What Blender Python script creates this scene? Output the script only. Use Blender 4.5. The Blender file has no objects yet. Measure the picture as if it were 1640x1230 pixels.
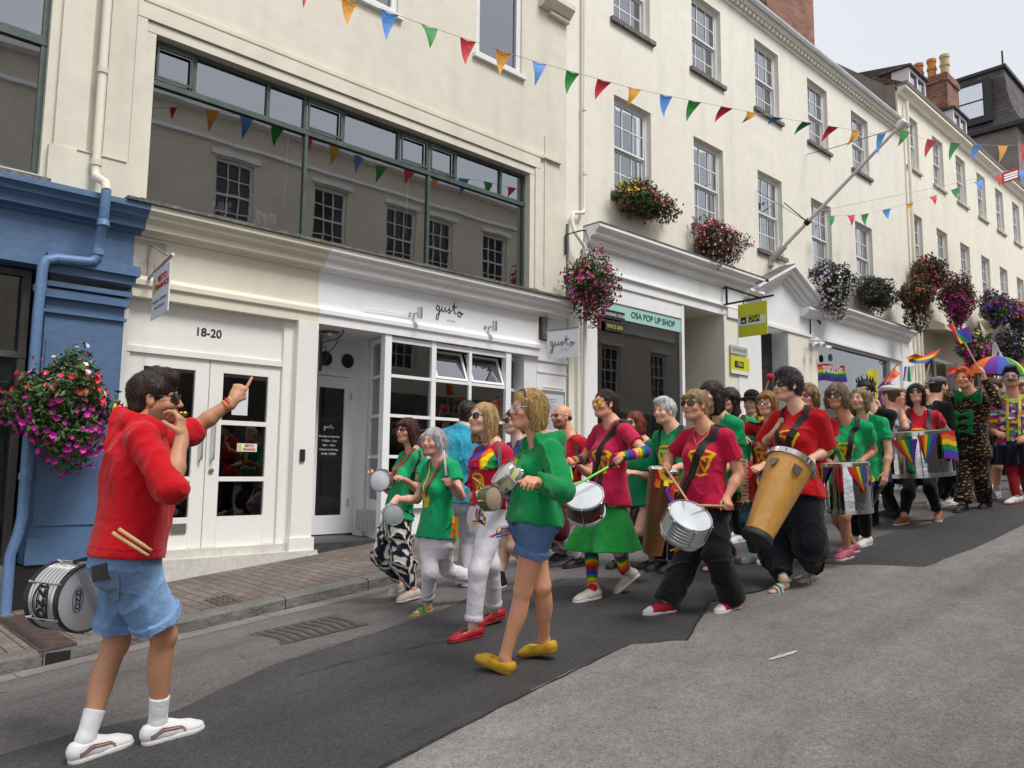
import bpy, bmesh, math, random
import numpy as np
from mathutils import Vector, Matrix
random.seed(7)
rad = math.radians
scn = bpy.context.scene
COL = scn.collection
# ---------------------------------------------------------------- camera
CAM_F = 1250.0; PIT = rad(6.27); ROLL = rad(.58); YAW = rad(46.8); EYE = 1.45
Fv = np.array([math.cos(YAW)*math.cos(PIT), math.sin(YAW)*math.cos(PIT), math.sin(PIT)])
_R = np.array([math.sin(YAW), -math.cos(YAW), 0.0]); _U = np.cross(_R, Fv)
Rv = math.cos(ROLL)*_R + math.sin(ROLL)*_U; Uv = -math.sin(ROLL)*_R + math.cos(ROLL)*_U
Fh = np.array([math.cos(YAW), math.sin(YAW), 0.0])
CAMP = np.array([0, 0, EYE])
cd = bpy.data.cameras.new("camera"); cam = bpy.data.objects.new("camera", cd); COL.objects.link(cam)
cd.sensor_fit = 'HORIZONTAL'; cd.sensor_width = 36; cd.lens = 36*CAM_F/1640; cd.clip_end = 400; cd.clip_start = .05
m = Matrix(((Rv[0], Uv[0], -Fv[0], 0), (Rv[1], Uv[1], -Fv[1], 0), (Rv[2], Uv[2], -Fv[2], EYE), (0, 0, 0, 1)))
cam.matrix_world = m
scn.camera = cam
# ---------------------------------------------------------------- overcast sky and a very soft sun
world = bpy.data.worlds.new("World"); scn.world = world; world.use_nodes = True
nt = world.node_tree; nt.nodes.clear(); NW = nt.nodes.new; LW = nt.links.new
SUN_EL, SUN_AZ = 56, 280
sky = NW('ShaderNodeTexSky'); sky.sky_type = 'NISHITA'; sky.sun_disc = False
sky.sun_elevation = rad(SUN_EL); sky.sun_rotation = rad(90-SUN_AZ)
tc = NW('ShaderNodeTexCoord'); mp = NW('ShaderNodeMapping'); mp.inputs['Scale'].default_value = (1, 1, 2.4); LW(tc.outputs['Generated'], mp.inputs['Vector'])
nz = NW('ShaderNodeTexNoise'); nz.inputs['Scale'].default_value = 1.6; nz.inputs['Detail'].default_value = 6; LW(mp.outputs[0], nz.inputs['Vector'])
cr = NW('ShaderNodeValToRGB'); cr.color_ramp.elements[0].position = .3; cr.color_ramp.elements[0].color = (3.8, 3.85, 4.0, 1)
cr.color_ramp.elements[1].position = .75; cr.color_ramp.elements[1].color = (4.55, 4.58, 4.7, 1); LW(nz.outputs[0], cr.inputs[0])
mx = NW('ShaderNodeMixRGB'); mx.inputs[0].default_value = .9; LW(sky.outputs[0], mx.inputs[1]); LW(cr.outputs[0], mx.inputs[2])
bg = NW('ShaderNodeBackground'); bg.inputs['Strength'].default_value = .098; LW(mx.outputs[0], bg.inputs[0])
ow = NW('ShaderNodeOutputWorld'); LW(bg.outputs[0], ow.inputs[0])
sd = bpy.data.lights.new("sun", 'SUN'); sd.energy = 1.5; sd.angle = rad(22); sd.color = (1, .965, .92)
so = bpy.data.objects.new("sun", sd); COL.objects.link(so)
sv = Vector((math.cos(rad(SUN_AZ))*math.cos(rad(SUN_EL)), math.sin(rad(SUN_AZ))*math.cos(rad(SUN_EL)), math.sin(rad(SUN_EL))))
so.rotation_euler = sv.to_track_quat('Z', 'Y').to_euler(); so.location = (0, 0, 30)
scn.view_settings.view_transform = 'Standard'; scn.view_settings.look = 'None'; scn.view_settings.exposure = 1.12; scn.view_settings.gamma = 1
scn.cycles.max_bounces = 6; scn.cycles.transparent_max_bounces = 12; scn.cycles.caustics_reflective = False; scn.cycles.caustics_refractive = False

# ---------------------------------------------------------------- geometry of the view (measuring helpers)
def ray(x, y): return Fv + Rv*(x-820)/CAM_F - Uv*(y-615)/CAM_F
def onY(x, y, Y): r = ray(x, y); return CAMP + r*(Y/r[1])
def onG(x, y, off=0.0): r = ray(x, y); return CAMP + r*((off-EYE)/(r[2]-.1*r[0]))
def atD(x, y, D): r = ray(x, y); return CAMP + r*(D/(r @ Fh))     # point at horizontal distance D
def dep(p): return (np.asarray(p)-CAMP) @ Fh
def gz(X, Y=0):                                                   # height of the road and pavement
    z = .1*X
    if Y > 5.2: z -= .1*min(1, (Y-5.2)/1.1)
    return z
# ---------------------------------------------------------------- materials
def s2l(c):
    if isinstance(c, str): c = [int(c[i:i+2], 16)/255 for i in (0, 2, 4)]
    return tuple(((v+.055)/1.055)**2.4 if v > .04045 else v/12.92 for v in c)
MATS = {}
def mat(name, col=(.5, .5, .5), rough=.6, metal=0., bump=None, var=None, attr=False, spec=.5, sss=0., sheen=0., coat=0., emit=None, streak=None):
    if name in MATS: return MATS[name]
    m = bpy.data.materials.new(name); m.use_nodes = True; t = m.node_tree; N = t.nodes.new; L = t.links.new
    b = t.nodes['Principled BSDF']
    b.inputs['Roughness'].default_value = rough; b.inputs['Metallic'].default_value = metal
    b.inputs['Specular IOR Level'].default_value = spec
    if sheen: b.inputs['Sheen Weight'].default_value = sheen
    if coat: b.inputs['Coat Weight'].default_value = coat; b.inputs['Coat Roughness'].default_value = .08
    if sss:
        b.inputs['Subsurface Weight'].default_value = sss; b.inputs['Subsurface Radius'].default_value = (1, .4, .25); b.inputs['Subsurface Scale'].default_value = .012
    tc = N('ShaderNodeTexCoord')
    if attr:
        a = N('ShaderNodeAttribute'); a.attribute_name = 'Col'; c = a.outputs['Color']
    else:
        a = N('ShaderNodeRGB'); a.outputs[0].default_value = (*col, 1); c = a.outputs[0]
    if var:
        for sc, amt in (var if isinstance(var[0], tuple) else (var,)):
            n = N('ShaderNodeTexNoise'); n.inputs['Scale'].default_value = sc; n.inputs['Detail'].default_value = 5; n.inputs['Roughness'].default_value = .65
            L(tc.outputs['Object'], n.inputs['Vector'])
            r = N('ShaderNodeMapRange'); r.inputs[1].default_value = .3; r.inputs[2].default_value = .7; r.inputs[3].default_value = 1-amt; r.inputs[4].default_value = 1+amt*.6
            L(n.outputs[0], r.inputs[0])
            x = N('ShaderNodeMixRGB'); x.blend_type = 'MULTIPLY'; x.inputs[0].default_value = 1; L(c, x.inputs[1]); L(r.outputs[0], x.inputs[2]); c = x.outputs[0]
    if streak:
        mpg = N('ShaderNodeMapping'); mpg.inputs['Scale'].default_value = (streak[0], streak[0], streak[0]*.09); L(tc.outputs['Object'], mpg.inputs['Vector'])
        n = N('ShaderNodeTexNoise'); n.inputs['Scale'].default_value = 1; n.inputs['Detail'].default_value = 6; L(mpg.outputs[0], n.inputs['Vector'])
        r = N('ShaderNodeMapRange'); r.inputs[1].default_value = .5; r.inputs[2].default_value = .8; r.inputs[3].default_value = 0; r.inputs[4].default_value = streak[1]; L(n.outputs[0], r.inputs[0])
        x = N('ShaderNodeMixRGB'); x.inputs[2].default_value = (*streak[2], 1); L(r.outputs[0], x.inputs[0]); L(c, x.inputs[1]); c = x.outputs[0]
    L(c, b.inputs['Base Color'])
    if bump:
        bs = bump if isinstance(bump[0], tuple) else (bump,); last = None
        for sc, st in bs:
            n = N('ShaderNodeTexNoise'); n.inputs['Scale'].default_value = sc; n.inputs['Detail'].default_value = 4; L(tc.outputs['Object'], n.inputs['Vector'])
            bp = N('ShaderNodeBump'); bp.inputs['Strength'].default_value = st; bp.inputs['Distance'].default_value = .6/sc; L(n.outputs[0], bp.inputs['Height'])
            if last: L(last.outputs[0], bp.inputs['Normal'])
            last = bp
        L(last.outputs[0], b.inputs['Normal'])
    if emit: b.inputs['Emission Color'].default_value = (*emit[0], 1); b.inputs['Emission Strength'].default_value = emit[1]
    MATS[name] = m; return m
def glass(name, tint=(.8, .85, .85), base=.07, k=2.0, rough=.015):
    if name in MATS: return MATS[name]
    m = bpy.data.materials.new(name); m.use_nodes = True; t = m.node_tree; t.nodes.clear(); N = t.nodes.new; L = t.links.new
    fr = N('ShaderNodeFresnel'); fr.inputs[0].default_value = 1.5
    ma = N('ShaderNodeMath'); ma.operation = 'MULTIPLY_ADD'; ma.inputs[1].default_value = k; ma.inputs[2].default_value = base; ma.use_clamp = True; L(fr.outputs[0], ma.inputs[0])
    tr = N('ShaderNodeBsdfTransparent'); tr.inputs[0].default_value = (*tint, 1); gl = N('ShaderNodeBsdfGlossy'); gl.inputs['Roughness'].default_value = rough
    gl.inputs[0].default_value = (.93, .95, 1, 1)
    tc = N('ShaderNodeTexCoord'); n = N('ShaderNodeTexNoise'); n.inputs['Scale'].default_value = 1.3; L(tc.outputs['Object'], n.inputs['Vector'])
    bp = N('ShaderNodeBump'); bp.inputs['Strength'].default_value = .05; bp.inputs['Distance'].default_value = .02; L(n.outputs[0], bp.inputs['Height']); L(bp.outputs[0], gl.inputs['Normal'])
    mi = N('ShaderNodeMixShader'); L(ma.outputs[0], mi.inputs[0]); L(tr.outputs[0], mi.inputs[1]); L(gl.outputs[0], mi.inputs[2])
    o = N('ShaderNodeOutputMaterial'); L(mi.outputs[0], o.inputs[0]); MATS[name] = m; return m

# ---------------------------------------------------------------- objects
def tag(o, label=None, cat=None, group=None, kind=None):
    if label: o['label'] = label
    if cat: o['category'] = cat
    if group: o['group'] = group
    if kind: o['kind'] = kind
    return o
def thing(name, label, cat, loc, group=None):
    o = bpy.data.objects.new(name, None); COL.objects.link(o); o.location = [float(v) for v in loc]; o.empty_display_size = .1
    return tag(o, label, cat, group)
def worldloc(o):
    v = Vector((0, 0, 0))
    while o: v += o.location; o = o.parent
    return np.array(v)
def mkmesh(name, V, Fc, m, smooth=False, col=None, mats=None, midx=None):
    me = bpy.data.meshes.new(name)
    V = np.asarray(V, dtype=np.float32)
    if isinstance(Fc, np.ndarray):
        n = len(Fc); k = Fc.shape[1]
        me.vertices.add(len(V)); me.vertices.foreach_set('co', V.ravel())
        me.loops.add(n*k); me.loops.foreach_set('vertex_index', Fc.astype(np.int32).ravel())
        me.polygons.add(n); me.polygons.foreach_set('loop_start', np.arange(n, dtype=np.int32)*k)
        me.update(calc_edges=True)
    else:
        me.from_pydata(V.tolist(), [], Fc)
    if mats:
        for q in mats: me.materials.append(q)
        me.polygons.foreach_set('material_index', np.asarray(midx, dtype=np.int32))
    elif m: me.materials.append(m)
    if col is not None:
        ca = me.color_attributes.new('Col', 'FLOAT_COLOR', 'POINT')
        c4 = np.ones((len(V), 4), np.float32); c4[:, :3] = col; ca.data.foreach_set('color', c4.ravel())
    if smooth: me.polygons.foreach_set('use_smooth', np.ones(len(me.polygons), dtype=bool))
    me.update(); return me
def link(name, me, parent=None, loc=(0, 0, 0)):
    o = bpy.data.objects.new(name, me); COL.objects.link(o)
    if parent: o.parent = parent
    o.location = [float(v) for v in loc]; return o
def place(name, V, Fc, m, parent=None, smooth=False, col=None, **kw):
    """mesh given in world coordinates -> object (origin at the parent's base, or at its own base)"""
    V = np.asarray(V, dtype=np.float64)
    if parent: off = worldloc(parent); loc = (0, 0, 0)
    else:
        off = np.array([V[:, 0].mean(), V[:, 1].mean(), V[:, 2].min()]); loc = off
    return link(name, mkmesh(name, V-off, Fc, m, smooth, col, **kw), parent, loc)
class MB:
    def __init__(s): s.v = []; s.f = []; s.sm = []
    def add(s, V, Fc):
        n = len(s.v); s.v += [tuple(float(q) for q in v) for v in V]; s.f += [tuple(n+i for i in f) for f in Fc]; return s
    def box(s, x0, x1, y0, y1, z0, z1, b=0.0):
        if b <= 0:
            V = [(x, y, z) for x in (x0, x1) for y in (y0, y1) for z in (z0, z1)]
            return s.add(V, [(0, 1, 3, 2), (4, 6, 7, 5), (0, 4, 5, 1), (2, 3, 7, 6), (0, 2, 6, 4), (1, 5, 7, 3)])
        bm = bmesh.new(); bmesh.ops.create_cube(bm, size=1)
        for v in bm.verts: v.co = Vector(((x0+x1)/2+v.co.x*(x1-x0), (y0+y1)/2+v.co.y*(y1-y0), (z0+z1)/2+v.co.z*(z1-z0)))
        bmesh.ops.bevel(bm, geom=bm.edges[:], offset=b, segments=1, affect='EDGES'); return s.bm(bm)
    def bm(s, bm, M=None):
        bm.verts.index_update(); s.add([(M @ v.co if M else v.co) for v in bm.verts], [[v.index for v in f.verts] for f in bm.faces]); bm.free(); return s
    def sheared(s, x0, x1, y0, y1, z0a, z1a, sl=.1):  # box whose bottom and top follow the slope
        V = [(x, y, z+sl*(x-x0)) for x in (x0, x1) for y in (y0, y1) for z in (z0a, z1a)]
        return s.add(V, [(0, 1, 3, 2), (4, 6, 7, 5), (0, 4, 5, 1), (2, 3, 7, 6), (0, 2, 6, 4), (1, 5, 7, 3)])
    def prof(s, pts, x0, x1, closed=True):            # (y,z) profile swept along X
        n = len(pts); V = [(x0, y, z) for y, z in pts]+[(x1, y, z) for y, z in pts]
        Fc = [(i, (i+1) % n, n+(i+1) % n, n+i) for i in range(n if closed else n-1)]
        if closed: Fc += [tuple(range(n))[::-1], tuple(range(n, 2*n))]
        return s.add(V, Fc)
    def tube(s, P, r, n=8, cap=True, r2=None):
        P = [np.asarray(p, float) for p in P]; k = len(P); V = []
        rs = [r+(r2-r)*i/(k-1) for i in range(k)] if r2 is not None else (r if isinstance(r, (list, tuple)) else [r]*k)
        up = None
        for i in range(k):
            t = P[min(i+1, k-1)]-P[max(i-1, 0)]; t = t/(np.linalg.norm(t)+1e-9)
            if up is None: up = np.array([0, 0, 1.]) if abs(t[2]) < .9 else np.array([1., 0, 0])
            a = np.cross(t, up); a /= np.linalg.norm(a)+1e-9; up = np.cross(a, t)
            for j in range(n):
                th = 2*math.pi*j/n; V.append(P[i]+rs[i]*(a*math.cos(th)+up*math.sin(th)))
        Fc = [(i*n+j, i*n+(j+1) % n, (i+1)*n+(j+1) % n, (i+1)*n+j) for i in range(k-1) for j in range(n)]
        if cap: Fc += [tuple(range(n))[::-1], tuple(range((k-1)*n, k*n))]
        return s.add(V, Fc)
    def lathe(s, c, ax, prof, n=24, ref=None):        # prof: (r, h) along ax from c
        c = np.asarray(c, float); ax = np.asarray(ax, float); ax = ax/np.linalg.norm(ax)
        ref = np.array(ref if ref is not None else ((0, 0, 1.) if abs(ax[2]) < .9 else (1., 0, 0)), float)
        a = np.cross(ref, ax); a /= np.linalg.norm(a); b = np.cross(ax, a); V = []
        for r, h in prof:
            for j in range(n): th = 2*math.pi*j/n; V.append(c+ax*h+r*(a*math.cos(th)+b*math.sin(th)))
        k = len(prof)
        return s.add(V, [(i*n+j, i*n+(j+1) % n, (i+1)*n+(j+1) % n, (i+1)*n+j) for i in range(k-1) for j in range(n)])
    def ribbon(s, P, N, w, th=.004):                  # flat strip through points P with surface normals N
        P = [np.asarray(p, float) for p in P]; V = []; k = len(P)
        for i in range(k):
            t = P[min(i+1, k-1)]-P[max(i-1, 0)]; t /= np.linalg.norm(t)+1e-9; nn = np.asarray(N[i], float); nn = nn/np.linalg.norm(nn)
            b = np.cross(t, nn); b /= np.linalg.norm(b)+1e-9
            for sb, sn in ((-1, 0), (1, 0), (1, 1), (-1, 1)): V.append(P[i]+b*w/2*sb+nn*th*sn)
        Fc = [(i*4+j, i*4+(j+1) % 4, (i+1)*4+(j+1) % 4, (i+1)*4+j) for i in range(k-1) for j in range(4)]+[(0, 1, 2, 3), (4*k-1, 4*k-2, 4*k-3, 4*k-4)]
        return s.add(V, Fc)
    def build(s, name, m, parent=None, smooth=False):
        return place(name, s.v, s.f, m, parent, smooth)
    def struct(s, name, m, smooth=False):
        return tag(s.build(name, m, None, smooth), kind='structure')
def autosmooth(o, ang=35):
    me = o.data; me.polygons.foreach_set('use_smooth', np.ones(len(me.polygons), dtype=bool))
    if hasattr(me, 'set_sharp_from_angle'): me.set_sharp_from_angle(angle=rad(ang))
    return o
def wallholes(mb, x0, x1, z0, z1, Y, holes, depth=.2, zb=None):
    """facade sheet at Y with rectangular openings (a,b,c,d = x0,x1,z0,z1) and their reveals"""
    xs = sorted({x0, x1, *[h[0] for h in holes], *[h[1] for h in holes]}); zs = sorted({z0, z1, *[h[2] for h in holes], *[h[3] for h in holes]})
    for i in range(len(xs)-1):
        for j in range(len(zs)-1):
            cx = (xs[i]+xs[i+1])/2; cz = (zs[j]+zs[j+1])/2
            if any(h[0] < cx < h[1] and h[2] < cz < h[3] for h in holes): continue
            mb.add([(xs[i], Y, zs[j]), (xs[i+1], Y, zs[j]), (xs[i+1], Y, zs[j+1]), (xs[i], Y, zs[j+1])], [(0, 1, 2, 3)])
    for h in holes:
        a, b, c, d = h[:4]; D = Y+(h[4] if len(h) > 4 else depth)
        mb.add([(a, Y, c), (b, Y, c), (b, Y, d), (a, Y, d), (a, D, c), (b, D, c), (b, D, d), (a, D, d)], [(0, 4, 5, 1), (1, 5, 6, 2), (2, 6, 7, 3), (3, 7, 4, 0)])
def textmesh(body, size, extrude=.002, bold=0.0):
    c = bpy.data.curves.new('lettering', 'FONT'); c.body = body; c.size = size; c.extrude = extrude; c.offset = bold; c.align_x = 'CENTER'; c.align_y = 'CENTER'
    o = bpy.data.objects.new('tmp', c); COL.objects.link(o); dg = bpy.context.evaluated_depsgraph_get(); me = bpy.data.meshes.new_from_object(o.evaluated_get(dg))
    bpy.data.objects.remove(o); bpy.data.curves.remove(c)
    V = np.array([v.co[:] for v in me.vertices]); Fc = [tuple(p.vertices) for p in me.polygons]; bpy.data.meshes.remove(me); return V, Fc
def lettering(body, size, c, right, up, m, parent, bold=0.0, name='lettering', sx=1.0):
    V, Fc = textmesh(body, size, .0015, bold); right = np.asarray(right, float); up = np.asarray(up, float); n = np.cross(right, up)
    W = np.asarray(c)+V[:, :1]*sx*right+V[:, 1:2]*up+V[:, 2:3]*n
    return place(name, W, Fc, m, parent)
GUSTO = [[(-.78, .12), (-.92, .2), (-1, .05), (-.93, -.1), (-.8, -.05), (-.77, .15), (-.78, -.3), (-.86, -.62), (-.98, -.62), (-.95, -.4), (-.7, -.12), (-.6, .05), (-.58, .15), (-.6, -.05), (-.5, -.12), (-.38, 0), (-.35, .16), (-.36, -.05), (-.28, -.1), (-.12, .05), (-.03, .18), (-.05, .05), (.03, -.05), (-.03, -.14), (-.12, -.1)],
 [(.03, -.05), (.2, .1), (.3, .55), (.3, .1), (.34, -.1), (.45, -.08)], [(.15, .25), (.5, .28)], [(.72, .05), (.6, .02), (.55, -.12), (.65, -.25), (.8, -.2), (.84, -.05), (.72, .05), (.68, -.02), (.98, -.05)]]
def strokes(lines, c, right, up, sc, r, m, parent, name='lettering'):
    mb = MB(); c = np.asarray(c, float); right = np.asarray(right, float); up = np.asarray(up, float)
    for ln in lines: mb.tube([c+right*x*sc+up*y*sc for x, y in ln], r, 5)
    return mb.build(name, m, parent)
# ================================================================ SETTING
X0, X1 = -14, 75
def asphalt(name, col, rough, spk, crack=0.):
    m = bpy.data.materials.new(name); m.use_nodes = True; t = m.node_tree; N = t.nodes.new; L = t.links.new; b = t.nodes['Principled BSDF']
    tc = N('ShaderNodeTexCoord'); b.inputs['Roughness'].default_value = rough
    v = N('ShaderNodeTexVoronoi'); v.inputs['Scale'].default_value = 150; L(tc.outputs['Object'], v.inputs['Vector'])
    r = N('ShaderNodeValToRGB'); e = r.color_ramp.elements; e[0].position = 0; e[0].color = (*[c*.55 for c in col], 1); e[1].position = 1; e[1].color = (*[min(1, c*spk) for c in col], 1)
    k = r.color_ramp.elements.new(.5); k.color = (*col, 1); L(v.outputs['Color'], r.inputs[0])
    c = r.outputs[0]
    for sc, lo, hi in ((.55, .78, 1.14), (4.5, .86, 1.1), (28, .78, 1.16)):
        n = N('ShaderNodeTexNoise'); n.inputs['Scale'].default_value = sc; n.inputs['Detail'].default_value = 6; n.inputs['Roughness'].default_value = .7; L(tc.outputs['Object'], n.inputs['Vector'])
        q = N('ShaderNodeMapRange'); q.inputs[1].default_value = .3; q.inputs[2].default_value = .7; q.inputs[3].default_value = lo; q.inputs[4].default_value = hi; L(n.outputs[0], q.inputs[0])
        x = N('ShaderNodeMixRGB'); x.blend_type = 'MULTIPLY'; x.inputs[0].default_value = 1; L(c, x.inputs[1]); L(q.outputs[0], x.inputs[2]); c = x.outputs[0]
    # long stains along the street
    mpg = N('ShaderNodeMapping'); mpg.inputs['Scale'].default_value = (.25, 2.2, 1); L(tc.outputs['Object'], mpg.inputs['Vector'])
    n = N('ShaderNodeTexNoise'); n.inputs['Scale'].default_value = 1.; n.inputs['Detail'].default_value = 5; L(mpg.outputs[0], n.inputs['Vector'])
    q = N('ShaderNodeMapRange'); q.inputs[1].default_value = .42; q.inputs[2].default_value = .72; q.inputs[3].default_value = 1; q.inputs[4].default_value = .74; L(n.outputs[0], q.inputs[0])
    x = N('ShaderNodeMixRGB'); x.blend_type = 'MULTIPLY'; x.inputs[0].default_value = 1; L(c, x.inputs[1]); L(q.outputs[0], x.inputs[2]); c = x.outputs[0]
    # dark gum spots
    v2 = N('ShaderNodeTexVoronoi'); v2.inputs['Scale'].default_value = 1.1; L(tc.outputs['Object'], v2.inputs['Vector'])
    q = N('ShaderNodeMapRange'); q.inputs[1].default_value = .018; q.inputs[2].default_value = .03; q.inputs[3].default_value = .45; q.inputs[4].default_value = 1; L(v2.outputs['Distance'], q.inputs[0])
    x = N('ShaderNodeMixRGB'); x.blend_type = 'MULTIPLY'; x.inputs[0].default_value = 1; L(c, x.inputs[1]); L(q.outputs[0], x.inputs[2]); c = x.outputs[0]
    L(c, b.inputs['Base Color'])
    n = N('ShaderNodeTexNoise'); n.inputs['Scale'].default_value = 110; n.inputs['Detail'].default_value = 3; L(tc.outputs['Object'], n.inputs['Vector'])
    bp = N('ShaderNodeBump'); bp.inputs['Strength'].default_value = .75; bp.inputs['Distance'].default_value = .006; L(n.outputs[0], bp.inputs['Height']); L(bp.outputs[0], b.inputs['Normal'])
    return m
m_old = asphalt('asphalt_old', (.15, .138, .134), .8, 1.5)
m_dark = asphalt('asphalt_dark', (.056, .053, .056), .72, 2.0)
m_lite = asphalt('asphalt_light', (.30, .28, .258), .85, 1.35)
# road: grid following camber and slope
V = []; Fc = []; ys = [-4.0, 0, 4.0, 5.2, 5.6, 6.0, 6.36]; xs = list(np.linspace(X0, X1, 60))
for x in xs:
    for y in ys: V.append((x, y, gz(x, y)))
for i in range(len(xs)-1):
    for j in range(len(ys)-1): a = i*len(ys)+j; Fc.append((a, a+len(ys), a+len(ys)+1, a+1))
tag(place('road', V, Fc, m_old), kind='structure')
def sheet(name, px, m, h):
    P = [onG(x, y) for x, y in px]; V = [(p[0], min(p[1], 5.19), .1*p[0]+h) for p in P]
    bm = bmesh.new(); vs = [bm.verts.new(v) for v in V]; bm.faces.new(vs); bmesh.ops.triangulate(bm, faces=bm.faces[:])
    bm.verts.index_update(); Vv = [v.co[:] for v in bm.verts]; Ff = [tuple(v.index for v in f.verts) for f in bm.faces]
    bm.free(); return tag(place(name, Vv, Ff, m), kind='structure')
def jag(px, amp=2.2, n=5):
    o = []; rr = random.Random(3)
    for (a, b), (c, d) in zip(px[:-1], px[1:]):
        for i in range(n): t = i/n; o.append((a+(c-a)*t+rr.uniform(-amp, amp)*.6*(i > 0), b+(d-b)*t+rr.uniform(-amp, amp)*.5*(i > 0)))
    return o+[px[-1]]
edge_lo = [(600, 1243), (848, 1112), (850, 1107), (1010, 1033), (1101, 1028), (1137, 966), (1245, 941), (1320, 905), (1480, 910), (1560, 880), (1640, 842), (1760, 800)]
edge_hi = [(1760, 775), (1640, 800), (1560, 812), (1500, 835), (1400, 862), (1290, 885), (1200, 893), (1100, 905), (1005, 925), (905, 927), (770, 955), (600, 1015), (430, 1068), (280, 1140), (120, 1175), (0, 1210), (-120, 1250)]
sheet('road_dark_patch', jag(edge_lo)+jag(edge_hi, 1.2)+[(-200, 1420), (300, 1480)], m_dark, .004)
lo2 = [(x, y) for x, y in jag(edge_lo)]
P = [onG(x, y) for x, y in lo2]; V = [(p[0], p[1], .1*p[0]+.008) for p in P]
V = [(-14, -4.0, -1.392), (-14, .6, -1.392), (1.4, .6, .148)]+V+[(75, 2.9, 7.508), (75, -4.0, 7.508)]
bm = bmesh.new(); bm.faces.new([bm.verts.new(v) for v in V]); bmesh.ops.triangulate(bm, faces=bm.faces[:]); bm.verts.index_update()
tag(place('road_light_surface', [v.co[:] for v in bm.verts], [tuple(v.index for v in f.verts) for f in bm.faces], m_lite), kind='structure'); bm.free()
# paint scuffs on the light surface
m_scuff = mat('worn_paint', (.62, .61, .58), .8, var=(14, .35))
for i, (a, b, w) in enumerate((((1232, 1060), (1276, 1046), .022), ((362, 1002), (378, 996), .012), ((455, 975), (470, 979), .01))):
    A = onG(*a); B = onG(*b)
    if i == 0:
        d = (B-A)/np.linalg.norm(B-A); n = np.array([-d[1], d[0], 0]); V = []; Fc = []; rr = random.Random(i); K = 14
        for k in range(K):
            c = A+(B-A)*k/(K-1); h = w*(.35+.65*math.sin(math.pi*(k+.5)/K))*rr.uniform(.5, 1.1)
            for q in (-1, 1): p = c+n*h*q; V.append((p[0], p[1], .1*p[0]+.0125))
        for k in range(K-1): Fc.append((2*k, 2*k+2, 2*k+3, 2*k+1))
        tag(place('road_marking', V, Fc, m_scuff), kind='structure')
m_tar = mat('tar_seal', (.022, .02, .02), .45)
def crack(px, w, seed, h=.0135, nm='road_crack', m=m_tar):
    rr = random.Random(seed); V = []; Fc = []
    for (a, b), (c, d) in zip(px[:-1], px[1:]):
        n = max(2, int(math.hypot(c-a, d-b)/14))
        for i in range(n):
            t = i/n; p = onG(a+(c-a)*t+rr.uniform(-2.4, 2.4), b+(d-b)*t+rr.uniform(-1.6, 1.6)); q = w*rr.uniform(.4, 1.2); V += [(p[0]-q*.3, p[1]-q, .1*p[0]+h), (p[0]+q*.3, p[1]+q, .1*p[0]+h)]
    for i in range(len(V)//2-1): Fc.append((2*i, 2*i+2, 2*i+3, 2*i+1))
    tag(place(nm, V, Fc, m), kind='structure')
crack([(480, 1082), (600, 1052), (700, 1030), (790, 1012)], .006, 1); crack([(600, 1236), (848, 1112), (1010, 1033), (1101, 1028)], .007, 2); crack([(1101, 1028), (1137, 966), (1245, 941)], .014, 3)
crack([(360, 1040), (420, 1066)], .005, 4); crack([(905, 927), (770, 955), (600, 1015), (430, 1068)], .006, 5)
# ground beyond
MB().add([(-80, -60, -8.6), (120, -60, 11.4), (120, 90, 11.4), (-80, 90, -8.6)], [(0, 1, 2, 3)]).struct('ground', mat('far_ground', (.12, .115, .105), .9, var=(2, .2)))
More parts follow.
